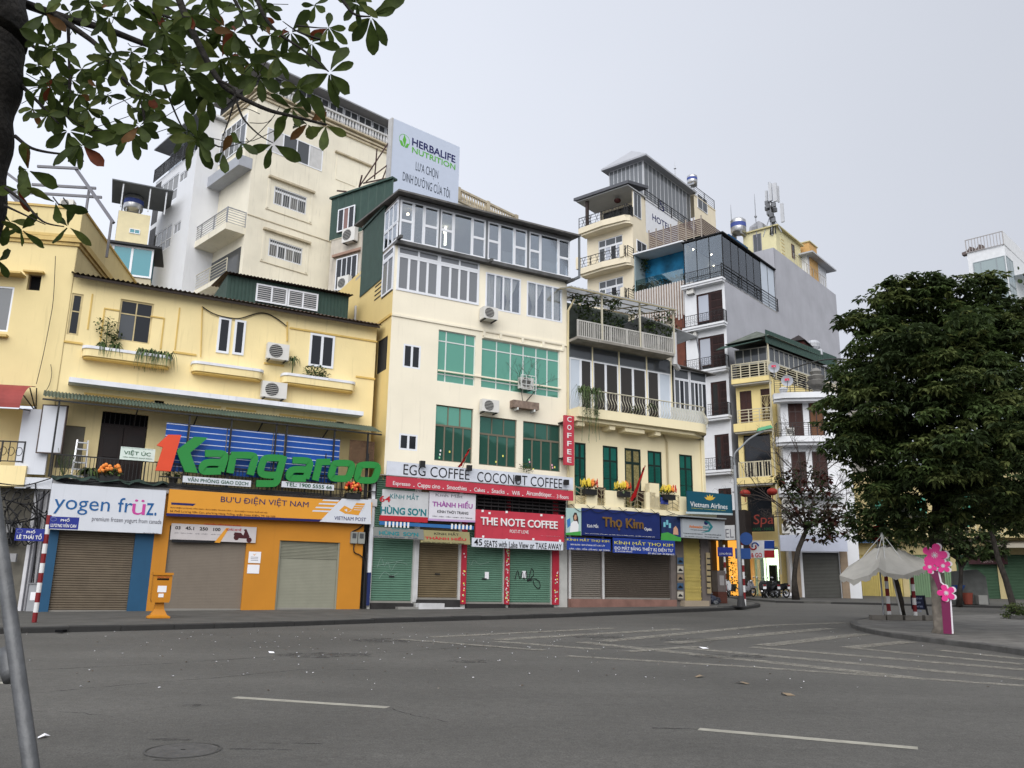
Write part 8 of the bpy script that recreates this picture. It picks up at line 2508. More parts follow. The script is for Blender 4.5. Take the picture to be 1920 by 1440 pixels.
# motorbikes
TYRE, CHR = M('tyre', (.012, .012, .012), rough=.85), M('chrome', (.45, .45, .46), rough=.25, metal=.9)
def motorbike(x, y, rz, body, lab, first=None):
  p = ground(x, y, .12)
  T = tag(link('motorbike', None, None, (p.x, p.y, p.z), (0, 0, rz)), lab, 'motorbike', 'parked motorbikes')
  for yy in (-.62, .62):
    mb = MB()
    R_, r_ = .27, .05
    for i in range(20):
      for j in range(6):
        a, b = 2 * math.pi * i / 20, 2 * math.pi * j / 6
        mb.v.append((r_ * math.sin(b), yy + (R_ + r_ * math.cos(b)) * math.cos(a), .32 + (R_ + r_ * math.cos(b)) * math.sin(a)))
    for i in range(20):
      for j in range(6): mb.f.append((i * 6 + j, ((i + 1) % 20) * 6 + j, ((i + 1) % 20) * 6 + (j + 1) % 6, i * 6 + (j + 1) % 6)); mb.mi.append(0)
    w = link('wheel', mb.mesh('tyre', TYRE, True), T)
    link('hub', MB().tube([(-.05, yy, .32), (.05, yy, .32)], .1, 10).mesh('hub', CHR), w)
    sp = MB()
    for k in range(5): sp.bar((0, yy, .32), (0, yy + .25 * math.cos(k * 1.257), .32 + .25 * math.sin(k * 1.257)), .02)
    link('spoke', sp.mesh('spoke', CHR), w)
  bm_ = S('bike_%d_%d' % (body[0], body[2]), body, .85, rough=.3, spec=.6)
  link('leg_shield', MB().prism([(-.2, .45), (.2, .45), (.24, .8), (.14, 1.02), (-.14, 1.02), (-.24, .8)], -.42, -.36).mesh('s', bm_), T)
  link('front_fender', MB().prism([(-.07, .58), (.07, .58), (.09, .7), (-.09, .7)], -.95, -.4).mesh('f', bm_), T)
  link('body', MB().add([(-.12, -.3, .38), (.12, -.3, .38), (.16, .35, .5), (-.16, .35, .5), (-.1, .85, .72), (.1, .85, .72), (-.16, .1, .74), (.16, .1, .74), (-.13, .8, .82), (.13, .8, .82), (-.1, -.3, .48), (.1, -.3, .48)],
    [(0, 3, 2, 1), (3, 4, 5, 2), (10, 11, 7, 6), (6, 7, 9, 8), (0, 10, 6, 3), (3, 6, 8, 4), (1, 2, 7, 11), (2, 5, 9, 7), (4, 8, 9, 5), (0, 1, 11, 10)]).mesh('b', bm_), T)
  link('seat', MB().add([(-.12, .0, .75), (.12, .0, .75), (.14, .7, .83), (-.14, .7, .83), (-.1, .02, .84), (.1, .02, .84), (.12, .68, .93), (-.12, .68, .93)], [(0, 3, 2, 1), (4, 5, 6, 7), (0, 1, 5, 4), (1, 2, 6, 5), (2, 3, 7, 6), (3, 0, 4, 7)]).mesh('seat', TYRE), T)
  link('fork', MB().tube([(-.09, -.64, .32), (-.09, -.42, .95)], .025, 6).tube([(.09, -.64, .32), (.09, -.42, .95)], .025, 6).mesh('fork', CHR), T)
  link('handlebar', MB().tube([(-.34, -.25, 1.06), (-.15, -.36, 1.06), (.15, -.36, 1.06), (.34, -.25, 1.06)], .022, 6).mesh('hb', BLACKM), T)
  link('headlight', MB().ball((0, -.46, 1.0), .11, 10, 6, (1.1, .7, .8)).mesh('hl', CHR, True), T)
  for sx in (-1, 1):
    m = link('mirror', MB().ball((sx * .33, -.3, 1.27), .07, 8, 5, (1, .3, .8)).mesh('mi', CHR, True), T)
    link('mirror_stalk', MB().tube([(sx * .26, -.3, 1.07), (sx * .33, -.3, 1.24)], .01, 5).mesh('st', BLACKM), m)
  link('exhaust', MB().tube([(.17, .1, .32), (.18, .85, .42)], .05, 8).mesh('ex', CHR), T)
  link('tail_light', MB().box(-.08, .08, .86, .9, .74, .82).mesh('tl', RW_R), T)
  link('number_plate', MB().box(-.1, .1, .89, .9, .55, .7).mesh('np', PAPER), T)
  link('stand', MB().bar((-.1, .1, .35), (-.28, .12, .0), .03).mesh('sd', CHR), T)
motorbike(1362, 1120, rad(150), (206, 208, 212), 'white motorbike parked by the orange doorway')
motorbike(1402, 1119, rad(20), (150, 150, 156), 'grey motorbike half hidden by the lamp post')
motorbike(1432, 1121, rad(170), (26, 26, 30), 'black motorbike nearest the lit shop doorway')
motorbike(1447, 1121, rad(195), (30, 28, 30), 'dark motorbike between two others outside the lit shop')
motorbike(1462, 1121, rad(205), (40, 40, 44), 'charcoal motorbike nearest the bare street tree')
# ---------------------------------------------------------------- umbrella on the island
CV = cloth('umbrella_canvas', (.56, .54, .49), .3)
p = ground(1668, 1160, PH)
Y = p.y
T = Fr(p.x, Y, 0).thing('market_umbrella', 'large white canvas umbrella tilted over the island kerb', 'umbrella', None, p.z)
uq = lambda x, y, d=0: (lambda q: (q.x - p.x, d, q.z))(at_depth(x, y, Y + d))
apex = uq(1656, 1016)
ring = [(1574, 1079, -.3), (1600, 1087, -1.1), (1630, 1078, -1.5), (1646, 1064, -1.6), (1662, 1074, -1.6), (1695, 1078, -1.4), (1718, 1070, -1.0), (1732, 1066, -.2), (1738, 1050, .8), (1700, 1050, 1.5), (1640, 1055, 1.5), (1590, 1062, .8)]
rim = [Vector(uq(*q)) for q in ring]
ap = Vector(apex)
cr_ = [ap + (v - ap) * .2 + Vector((0, 0, .02)) for v in rim]
mb = MB()
n = len(rim)
nr = 6
for i in range(nr + 1):
  t = i / nr
  for v, c0_ in zip(rim, cr_):
    q = c0_ + (v - c0_) * t
    q.z -= .04 * math.sin(math.pi * t)
    mb.v.append(tuple(q))
mb.f = [(i * n + j, i * n + (j + 1) % n, (i + 1) * n + (j + 1) % n, (i + 1) * n + j) for i in range(nr) for j in range(n)]
mb.mi = [0] * len(mb.f)
T.mk('canopy', mb, CV, smooth=False)
va_ = MB()
for j in range(n):
  a, b = rim[j], rim[(j + 1) % n]
  for s in range(4):
    q0, q1 = a + (b - a) * s / 4, a + (b - a) * (s + 1) / 4
    l0, l1 = .16 + .05 * math.sin(s * 2.0 + j), .16 + .05 * math.sin((s + 1) * 2.0 + j)
    va_.add([q0, q1, q1 - Vector((0, 0, l1)), q0 - Vector((0, 0, l0))], [(0, 1, 2, 3)])
T.mk('valance', va_, CV)
WS = S('frame_white', (206, 206, 204), .84)
for v in rim[::2]: T.mk('rib', MB().tube([ap + Vector((0, 0, .28)), ap + (v - ap) * .3 + Vector((0, 0, .12)), ap + (v - ap) * .55 + Vector((0, 0, -.05))], .014, 5), WS)
T.mk('pole', MB().tube([(.45, 0, p.z), ap + Vector((0, 0, .28))], .03, 8), WS)
T.mk('hub', MB().lathe([(.05, ap.z + .1), (.09, ap.z + .2), (.05, ap.z + .34)], (ap.x, ap.y), 8), WS)
for x, y, y1, lab in ((1700, 1160, 1066, 'striped barrier post under the pole side of the umbrella'), (1717, 1160, 1070, 'striped barrier post beside the dark blue board'), (1668, 1160, 1062, 'striped barrier post at the open side of the umbrella')):
  q = ground(x, y, PH)
  if x == 1700: continue
  t2 = Fr(q.x, q.y, 0).thing('barrier_post', lab, 'barrier post', 'striped posts under the umbrella', q.z)
  striped(t2, at_depth(x - 8, y1, q.y).z - q.z, .07, 7, 1)
q = ground(1722, 1160, PH)
T = Fr(q.x, q.y, rad(-12)).thing('notice_board', 'dark blue standing board with white lines beside the umbrella', 'notice board', None, q.z)
R = T.rect(1707, 1116, 1737, 1143)
T.mk('board', MB().box(R[0], R[1], -.02, .02, R[2], R[3]), S('board_navy', (26, 32, 58), .8))
T.mk('leg', MB().bar((R[0] + .08, 0, q.z), (R[0] + .05, 0, R[3]), .05), BLACKM)
T.mk('leg', MB().bar((R[1] + .02, -.1, q.z), (R[1] - .05, 0, R[3]), .05), BLACKM)
for k, s_ in enumerate(('BẢNG GIÁ', 'GỬI XE MÁY', 'XE ĐẠP 3000', 'XE MÁY 5000')): T.text(s_, (R[0] + .06, R[1] - .12 - .05 * (k % 2), R[3] - .14 - k * .15, R[3] - .06 - k * .15), S('board_print', (150, 160, 190), .8), .022)
cb = tag(link('concrete_kerb_block', None, None, tuple(ground(1700, 1163, PH))), 'low concrete blocks at the foot of the umbrella', 'concrete block')
for k, (dx_, w_) in enumerate(((-1.0, .5), (-.45, .55), (.2, .6), (.85, .5))):
  link('block', MB().box(dx_ - w_ / 2 + .01, dx_ + w_ / 2 - .01, -.12, .15, 0, .16 + .02 * (k % 2)).mesh('blk', S('block_conc', (112, 108, 102), .8, var=.2)), cb)
# no entry sign
q = ground(1640, 1158, PH)
T = Fr(q.x, q.y, 0).thing('no_entry_sign', 'round red no entry sign on a thin pole above the umbrella', 'traffic sign', None, q.z)
c = T.px(1645, 1000)
T.mk('pole', MB().tube([(c[0], .05, q.z), (c[0], .05, c[1])], .035, 8), STEEL)
T.mk('disc', MB().prism([(c[0] + .29 * math.cos(t), c[1] + .29 * math.sin(t)) for t in np.linspace(0, 6.28, 25)[:-1]], -.02, .01), S('noentry_red', (176, 36, 36), .8))
T.mk('bar', MB().box(c[0] - .2, c[0] + .2, -.026, -.02, c[1] - .05, c[1] + .05), I_WHITE)
# blossom decoration board
p = ground(1779, 1190, PH)
T = Fr(p.x, p.y, rad(-24)).thing('blossom_cutout', 'maroon trunk cutout board with four pink blossoms on the island', 'decoration', None, p.z)
MAR, PK, PKW = S('cutout_maroon', (112, 22, 72), .84, rough=.4), S('cutout_pink', (226, 48, 138), .84, rough=.4), S('cutout_white', (236, 232, 238), .84)
pts = [(1769, 1188), (1764, 1120), (1752, 1088), (1744, 1075), (1751, 1066), (1758, 1070), (1763, 1092), (1772, 1100), (1780, 1110), (1785, 1189)]
q = [T.px(x, y) for x, y in pts]
if sum(q[i][0] * q[(i + 1) % len(q)][1] - q[(i + 1) % len(q)][0] * q[i][1] for i in range(len(q))) < 0: q = q[::-1]
T.mk('trunk_board', MB().prism(q, -.02, .0), MAR)
T.mk('white_edge', MB().prism([(u + .04, z_ + .01) for u, z_ in q], .002, .09), PKW)
def blossom(x, y, r, rot):
  c = T.px(x, y)
  R_ = r / FPX * p.y * 1.02
  def outline(k):
    P = []
    for i in range(5):
      for j in range(7):
        a = rot + (i + (j / 6 - .5) * .92) * 2 * math.pi / 5
        rr = R_ * (.55 + .45 * math.sin(math.pi * j / 6) ** .6) * k
        P.append((c[0] + rr * math.cos(a), c[1] + rr * math.sin(a)))
    return P
  b = T.mk('blossom', MB().prism(outline(1), -.06 - .001 * r, -.03), PK)
  T.mk('blossom_edge', MB().prism([(u + .04, z_) for u, z_ in outline(1.06)], -.028, .05), PKW, b)
  mb = MB()
  for k in range(10):
    a = k * 2 * math.pi / 10
    mb.bar((c[0], -.068 - .001 * r, c[1]), (c[0] + R_ * .28 * math.cos(a), -.068 - .001 * r, c[1] + R_ * .28 * math.sin(a)), .012)
  T.mk('stamen', mb, PKW, b)
for x, y, r, rot in ((1752, 1041, 21, 1.3), (1743, 1063, 12, .9), (1768, 1061, 13, .4), (1774, 1112, 15, .6)): blossom(x, y, r, rot)
# clutter by the green shutters
q = ground(1822, 1133, PH)
T = tag(link('street_stall', None, None, (q.x, q.y, q.z)), 'grey covered street stall with a blue basin by the green shutters', 'stall')
link('cover', MB().prism([(-.9, 0), (.8, 0), (.75, 1.5), (.3, 1.9), (-.7, 1.8)], -.4, .5).mesh('c', S('stall_grey', (92, 94, 92), .8, var=.2)), T)
link('basin', MB().lathe([(.2, .75), (.35, 1.0), (.36, 1.02)], (-.9, -.5), 12).mesh('ba', S('basin_blue', (50, 90, 160), .8)), T)
link('bucket', MB().lathe([(.2, 0), (.28, .6), (.29, .62)], (-.5, -.6), 12).mesh('bu', S('bucket_red', (140, 70, 56), .8)), T)
link('crate', MB().box(.0, .5, -.8, -.4, 0, .5).mesh('cr', S('crate_white', (150, 150, 146), .8)), T)
# ---------------------------------------------------------------- trees
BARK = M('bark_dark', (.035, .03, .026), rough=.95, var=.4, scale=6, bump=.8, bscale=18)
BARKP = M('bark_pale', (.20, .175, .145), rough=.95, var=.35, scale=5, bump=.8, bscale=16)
def leafmat(name, col, trans=.35):
  m = M(name, col, rough=.55, var=.3, scale=3.0, spec=.15)
  t = m.node_tree
  b, o = t.nodes['Principled BSDF'], t.nodes['Material Output']
  tl, mxs = t.nodes.new('ShaderNodeBsdfTranslucent'), t.nodes.new('ShaderNodeMixShader')
  mxs.inputs[0].default_value = trans
  t.links.new(b.inputs['Base Color'].links[0].from_socket, tl.inputs[0])
  t.links.new(b.outputs[0], mxs.inputs[1])
  t.links.new(tl.outputs[0], mxs.inputs[2])
  t.links.new(mxs.outputs[0], o.inputs[0])
  return m
rs = np.random.RandomState(5)
def crown_mesh(name, blobs, ncl, leaf, nl, mats, weights, droop=.55, shell=(.72, 1.06), wid=.26):
  """leaf sprays spread over and through a set of blobs"""
  B_ = np.array(blobs, float)
  w = B_[:, 3] ** 2
  idx = rs.choice(len(B_), ncl, p=w / w.sum())
  d = rs.normal(size=(ncl, 3))
  d /= np.linalg.norm(d, axis=1)[:, None]
  r = rs.uniform(shell[0], shell[1], ncl)
  inner = rs.rand(ncl) < .18
  r[inner] = rs.uniform(.2, .7, inner.sum())
  P = B_[idx, :3] + d * (B_[idx, 3] * r)[:, None]
  n = ncl * nl
  Pc = np.repeat(P, nl, 0)
  ax = np.repeat(d, nl, 0) * .5 + np.array([0, 0, .45])
  ld = rs.normal(size=(n, 3))
  ld[:, 2] *= .35
  ld /= np.linalg.norm(ld, axis=1)[:, None]
  ld = ld + ax * .5 - np.array([0, 0, droop])
  ld /= np.linalg.norm(ld, axis=1)[:, None]
  up = rs.normal(size=(n, 3)) * .35 + np.array([0, 0, 1.0])
  sd = np.cross(ld, up)
  sd /= np.linalg.norm(sd, axis=1)[:, None]
  nn = np.cross(sd, ld)
  L = (leaf * rs.uniform(.65, 1.3, n))[:, None]
  base = Pc + ld * L * .1
  mid = Pc + ld * L * .58 + nn * L * .08
  V = np.stack([base, mid + sd * L * wid, Pc + ld * L * 1.1 - np.array([0, 0, .12]) * L, mid - sd * L * wid], 1).reshape(-1, 3)
  me = bpy.data.meshes.new(name)
  me.vertices.add(4 * n)
  me.vertices.foreach_set('co', V.ravel())
  me.loops.add(4 * n)
  me.loops.foreach_set('vertex_index', np.arange(4 * n, dtype=np.int32))
  me.polygons.add(n)
  me.polygons.foreach_set('loop_start', np.arange(0, 4 * n, 4, dtype=np.int32))
  for m in mats: me.materials.append(m)
  mi = np.repeat(rs.choice(len(mats), ncl, p=weights), nl).astype(np.int32)
  me.polygons.foreach_set('material_index', mi)
  me.update()
  me.validate()
  return me
def clump_mesh(name, subs, m, leaf, nl, mats):
  """drooping whorls of leaves over the tops of many small clumps"""
  S_ = np.array(subs)
  ns = len(S_)
  n0 = ns * m
  c = np.repeat(S_, m, 0)
  a = rs.uniform(0, 2 * np.pi, n0)
  h = rs.uniform(-.35, 1, n0)
  q = np.sqrt(np.maximum(0, 1 - h * h))
  P = c[:, :3] + np.stack([np.cos(a) * q, np.sin(a) * q, h * .55], 1) * c[:, 3:4]
  out = np.stack([np.cos(a) * q, np.sin(a) * q, h * .3], 1)
  n = n0 * nl
  Pc, Oc = np.repeat(P, nl, 0), np.repeat(out, nl, 0)
  b = np.tile(np.arange(nl) * 2 * np.pi / nl, n0) + np.repeat(rs.uniform(0, 6.28, n0), nl)
  ld = np.stack([np.cos(b), np.sin(b), rs.uniform(-.75, -.15, n)], 1) + Oc * .8 + rs.normal(size=(n, 3)) * .15
  ld /= np.linalg.norm(ld, axis=1)[:, None]
  up = np.array([0, 0, 1.0]) + rs.normal(size=(n, 3)) * .2
  sd = np.cross(ld, up)
  sd /= np.linalg.norm(sd, axis=1)[:, None]
  nn = np.cross(sd, ld)
  L = (leaf * rs.uniform(.7, 1.3, n))[:, None]
  mid = Pc + ld * L * .6 + nn * L * .1
  V = np.stack([Pc, mid + sd * L * .2, Pc + ld * L * 1.1 - np.array([0, 0, .12]) * L, mid - sd * L * .2], 1).reshape(-1, 3)
  me = bpy.data.meshes.new(name)
  me.vertices.add(4 * n)
  me.vertices.foreach_set('co', V.ravel())
  me.loops.add(4 * n)
  me.loops.foreach_set('vertex_index', np.arange(4 * n, dtype=np.int32))
  me.polygons.add(n)
  me.polygons.foreach_set('loop_start', np.arange(0, 4 * n, 4, dtype=np.int32))
  for mt in mats: me.materials.append(mt)
  base_ = rs.choice(3, ns, p=[.38, .42, .20])
  mi = np.repeat(base_, m)
  mi = np.where(rs.rand(n0) < .07, 3, mi)
  me.polygons.foreach_set('material_index', np.repeat(mi, nl).astype(np.int32))
  me.update()
  me.validate()
  print('clump quads', n)
  return me
G1_, G2_, G3_ = leafmat('tree_leaf_dark', (.042, .062, .024)), leafmat('tree_leaf_mid', (.066, .098, .032)), leafmat('tree_leaf_olive', (.105, .13, .044))
def tree_at(p, label, name='street_tree', group='street trees on the square'):
  return tag(link(name, None, None, (p.x, p.y, p.z)), label, 'tree', group)
def limb(P, R, n=8): return MB().tube(P, R, n)
p = ground(1768, 1187, PH)
T = tree_at(p, 'big round dark green tree behind the pink blossom cutout')
off = Vector((p.x, p.y, p.z))
tq = lambda x, y, dy=0.0: at_depth(x, y, p.y + dy) - off
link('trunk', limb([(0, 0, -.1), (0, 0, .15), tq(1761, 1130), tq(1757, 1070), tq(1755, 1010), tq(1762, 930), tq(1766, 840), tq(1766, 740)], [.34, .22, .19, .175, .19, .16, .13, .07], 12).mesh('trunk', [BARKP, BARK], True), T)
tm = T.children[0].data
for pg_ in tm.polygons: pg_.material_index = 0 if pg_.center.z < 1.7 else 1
bl = []
for x, y, r, dy in ((1735, 615, 92, 0), (1705, 600, 60, .6), (1832, 600, 84, .5), (1650, 640, 50, 0), (1625, 700, 55, .3), (1690, 700, 100, -1.0), (1790, 700, 115, -1.2), (1870, 700, 85, 0), (1640, 760, 70, -.3), (1612, 815, 58, .2), (1700, 830, 105, -1.4), (1800, 830, 120, -1.6), (1885, 810, 105, -.6), (1640, 880, 70, -.2), (1720, 930, 75, -.8), (1820, 930, 90, -1), (1900, 900, 100, -.4), (1960, 780, 110, .5), (1745, 540, 28, 0), (1845, 545, 32, .3), (1690, 980, 35, -.2), (1950, 940, 70, 0), (1800, 640, 90, .8), (1590, 760, 40, .3), (1780, 760, 150, 1.0), (1700, 860, 100, 1.2), (1665, 578, 48, .4), (1702, 562, 46, .2), (1788, 585, 60, .2), (1615, 610, 30, .4), (1875, 620, 60, .3), (1590, 820, 40, .2)):
  q = tq(x, y, dy)
  bl.append((q.x, q.y, q.z, r / FPX * p.y))
subs = []
for (x, y, z, r) in bl:
  for _ in range(int(32 * (r / 1.5) ** 2) + 5):
    v = rs.normal(size=3)
    v /= np.linalg.norm(v)
    k = rs.uniform(.55, 1.12)
    subs.append((x + v[0] * r * k, y + v[1] * r * k, z + v[2] * r * k * .95, rs.uniform(.24, .5)))
cm = clump_mesh('crown', subs, 15, .2, 6, [G1_, G2_, G3_, leafmat('tree_leaf_new', (.12, .14, .045))])
link('crown', cm, T, kind='stuff')
mb = MB()
for x, y, dy in ((1700, 760, -.5), (1640, 780, 0), (1830, 720, -.5), (1870, 800, 0), (1720, 640, 0), (1820, 620, .3), (1650, 880, 0), (1880, 900, 0)):
  mb.tube([tq(1764, 960), (tq(1764, 900) + tq(x, y, dy)) / 2, tq(x, y, dy)], [.09, .06, .02], 6)
link('branch', mb.mesh('branch', BARK), T)
# hanging white ornament in the tree
for x, y, lab in ((1726, 955, 'spiky white hanging ornament below the crown of the big tree'),):
  q = at_depth(x, y, p.y - .4)
  o_ = tag(link('hanging_ornament', None, None, (q.x, q.y, q.z)), lab, 'ornament')
  mb = MB()
  for k in range(60):
    t = rnd.random()
    c = Vector((-.5 + .75 * t, 0, -.25 * math.sin(t * 3) + (.9 * max(0, t - .6))))
    e = Vector((rnd.uniform(-1, 1), rnd.uniform(-1, 1), rnd.uniform(-1, 1))).normalized() * .11
    mb.tube([c, c + e], .008, 4)
  link('tinsel', mb.mesh('tinsel', S('tinsel_pale', (206, 210, 196), .85)), o_)
  link('cord', MB().tube([(.25, 0, .3), (.3, 0, 1.2)], .006, 4).mesh('cord', BLACKM), o_)
# leaning trunks
def lean_tree(x, y, pts, R, label, bark=BARK, crown=None, h0=PH, Y=None):
  p = ground(x, y, h0)
  if Y:
    p = at_depth(x, y, Y)
    p.z = gz(Y) + h0
  T = tree_at(p, label)
  off = Vector((p.x, p.y, p.z))
  P = [Vector((0, 0, -.1))] + [at_depth(a, b, p.y) - off for a, b in pts]
  link('trunk', limb(P, R, 9).mesh('trunk', bark, True), T)
  return T, off, p
T, off, p2_ = lean_tree(1695, 1159, [(1690, 1130), (1682, 1095), (1676, 1068), (1672, 1040), (1668, 1000)], [.13, .1, .085, .08, .075, .06], 'thin dark leaning trunk under the umbrella')
bl = [(*(at_depth(x, y, p2_.y) - off), r / FPX * p2_.y) for x, y, r in ((1660, 985, 45), (1625, 965, 40), (1610, 985, 28), (1700, 990, 40), (1655, 950, 45))]
link('crown', crown_mesh('crown', bl, 520, .2, 6, [G1_, G2_, G3_], [.6, .35, .05]), T, kind='stuff')
T, off, p3_ = lean_tree(1903, 1152, [(1898, 1130), (1885, 1085), (1872, 1050), (1862, 1010), (1855, 985), (1850, 965)], [.2, .15, .13, .12, .11, .09, .06], 'dark leaning forked tree above the low hedge', h0=0)
mb = MB()
for pts in ([(1856, 985), (1830, 965), (1790, 962), (1760, 955)], [(1856, 985), (1880, 965), (1905, 945), (1940, 935)], [(1850, 965), (1840, 930), (1845, 900)]):
  mb.tube([at_depth(a, b, p3_.y) - off for a, b in pts], [.08, .06, .05, .03][:len(pts)], 7)
link('branch', mb.mesh('branch', BARK), T)
bl = [(*(at_depth(x, y, p3_.y) - off), r / FPX * p3_.y) for x, y, r in ((1850, 930, 60), (1900, 940, 60), (1800, 950, 45), (1950, 940, 60))]
link('crown', crown_mesh('crown', bl, 900, .24, 6, [G1_, G2_], [.6, .4]), T, kind='stuff')
T, off, p4_ = lean_tree(1798, 1134, [(1800, 1100), (1802, 1070), (1796, 1048), (1780, 1038), (1765, 1030)], [.17, .13, .12, .11, .09, .05], 'thin crooked trunk in front of the green shutters', h0=PH)
mb = MB()
mb.tube([at_depth(a, b, p4_.y) - off for a, b in ((1800, 1070), (1812, 1050), (1818, 1020), (1835, 1005))], [.1, .09, .07, .04], 7)
link('branch', mb.mesh('branch', BARK), T)
bl = [(*(at_depth(x, y, p4_.y) - off), r / FPX * p4_.y) for x, y, r in ((1830, 1020, 28), (1790, 1005, 30), (1860, 1020, 26), (1800, 1030, 20), (1870, 1030, 14))]
link('crown', crown_mesh('crown', bl, 360, .3, 5, [G1_, G2_, leafmat('dusty_leaf', (.07, .065, .05))], [.5, .3, .2]), T, kind='stuff')
# bare tree with reddish leaves
T, off, p5_ = lean_tree(1492, 1120, [(1489, 1090), (1491, 1060), (1497, 1030), (1507, 1005), (1514, 990)], [.26, .17, .155, .15, .14, .12, .10], 'nearly bare street tree with dark reddish leaves before the white house', h0=.1, Y=53)
mb = MB()
bq = lambda x, y, dy=0: at_depth(x, y, p5_.y + dy) - off
def wood(a, b, r, n, spread=1.0):
  a, b = Vector(a), Vector(b)
  m = (a + b) / 2 + Vector((rnd.uniform(-.2, .2), rnd.uniform(-.2, .2), rnd.uniform(-.1, .2)))
  mb.tube([a, m, b], [r, r * .8, r * .6], 5)
  if n:
    l = (b - a).length * .62
    for _ in range(3):
      s_ = a + (b - a) * rnd.uniform(.45, 1)
      e = ((b - a).normalized() + Vector((rnd.uniform(-1, 1), rnd.uniform(-1, 1), rnd.uniform(-.6, .8))) * spread).normalized()
      wood(s_, s_ + e * l, r * .55, n - 1)
for x, y, dy in ((1440, 930, 0), (1460, 890, .5), (1500, 860, 0), (1540, 880, -1), (1560, 930, 0), (1590, 960, 1), (1470, 960, -1)): wood(bq(1512, 992), bq(x, y, dy), .065, 4, .9)
link('branch', mb.mesh('branch', M('bare_bark', (.05, .04, .036), rough=.95)), T)
bl = [(*bq(x, y, dy), r / FPX * p5_.y) for x, y, r, dy in ((1520, 900, 35, 0), (1550, 950, 35, 0), (1570, 980, 25, .5), (1500, 970, 30, -.5), (1490, 940, 25, 0), (1540, 990, 28, 0), (1470, 900, 18, 0))]
RDL = leafmat('reddish_leaf', (.085, .03, .025))
link('crown', crown_mesh('crown', bl, 420, .34, 4, [G1_, RDL, leafmat('brownish_leaf', (.05, .038, .025))], [.35, .2, .45]), T, kind='stuff')
# low hedge on the island and far bush
q = ground(1915, 1160, PH)
hg = tag(link('hedge', None, None, (q.x, q.y, q.z)), 'low clipped green hedge at the foot of the leaning tree', 'hedge')
link('foliage', crown_mesh('hedge', [(x, 0, .2, .38) for x in np.linspace(-.3, 4, 9)], 1500, .09, 5, [G2_, G3_], [.5, .5]), hg, kind='stuff')
link('kerb_edge', MB().box(-.7, 4.5, -.55, -.45, 0, .12).mesh('edge', KERBL), hg)
# twigs with round leaves reaching in from beyond the frame
q = at_depth(1990, 620, 30)
T = tree_at(Vector((q.x, q.y, gz(q.y))), 'sparse twigs with small round dark leaves in front of the glass tower', 'sparse_tree')
off = Vector((q.x, q.y, gz(q.y)))
link('trunk', limb([(0, 0, 0), (.1, 0, 6), q - off], [.2, .15, .08], 8).mesh('trunk', BARK), T)
mb = MB()
lf = MB()
for pts in ([(1990, 620), (1930, 612), (1890, 640), (1870, 660)], [(1990, 600), (1940, 570), (1905, 580)], [(1980, 560), (1935, 530), (1918, 515)], [(1990, 650), (1950, 640), (1915, 625), (1895, 605)], [(1960, 640), (1920, 660), (1880, 700)]):
  P = [at_depth(a, b, 30 + rnd.uniform(-.5, .5)) - off for a, b in pts]
  mb.tube(P, [.05, .03, .018, .008][:len(P)], 5)
  for i in range(26):
    k = rnd.uniform(0, len(P) - 1.001)
    c = P[int(k)].lerp(P[int(k) + 1], k % 1) + Vector((rnd.uniform(-.35, .35), rnd.uniform(-.3, .3), rnd.uniform(-.3, .35)))
    n_ = Vector((rnd.uniform(-1, 1), -1.2, rnd.uniform(-1, 1))).normalized()
    s_ = n_.cross(Vector((0, 0, 1))).normalized()
    u_ = s_.cross(n_)
    rr = rnd.uniform(.05, .09)
    lf.add([c + (s_ * math.cos(a) + u_ * math.sin(a)) * rr for a in np.linspace(0, 6.28, 7)[:-1]], [tuple(range(6))])
link('branch', mb.mesh('twigs', BARK), T)
link('crown', lf.mesh('round_leaves', G1_), T, kind='stuff')
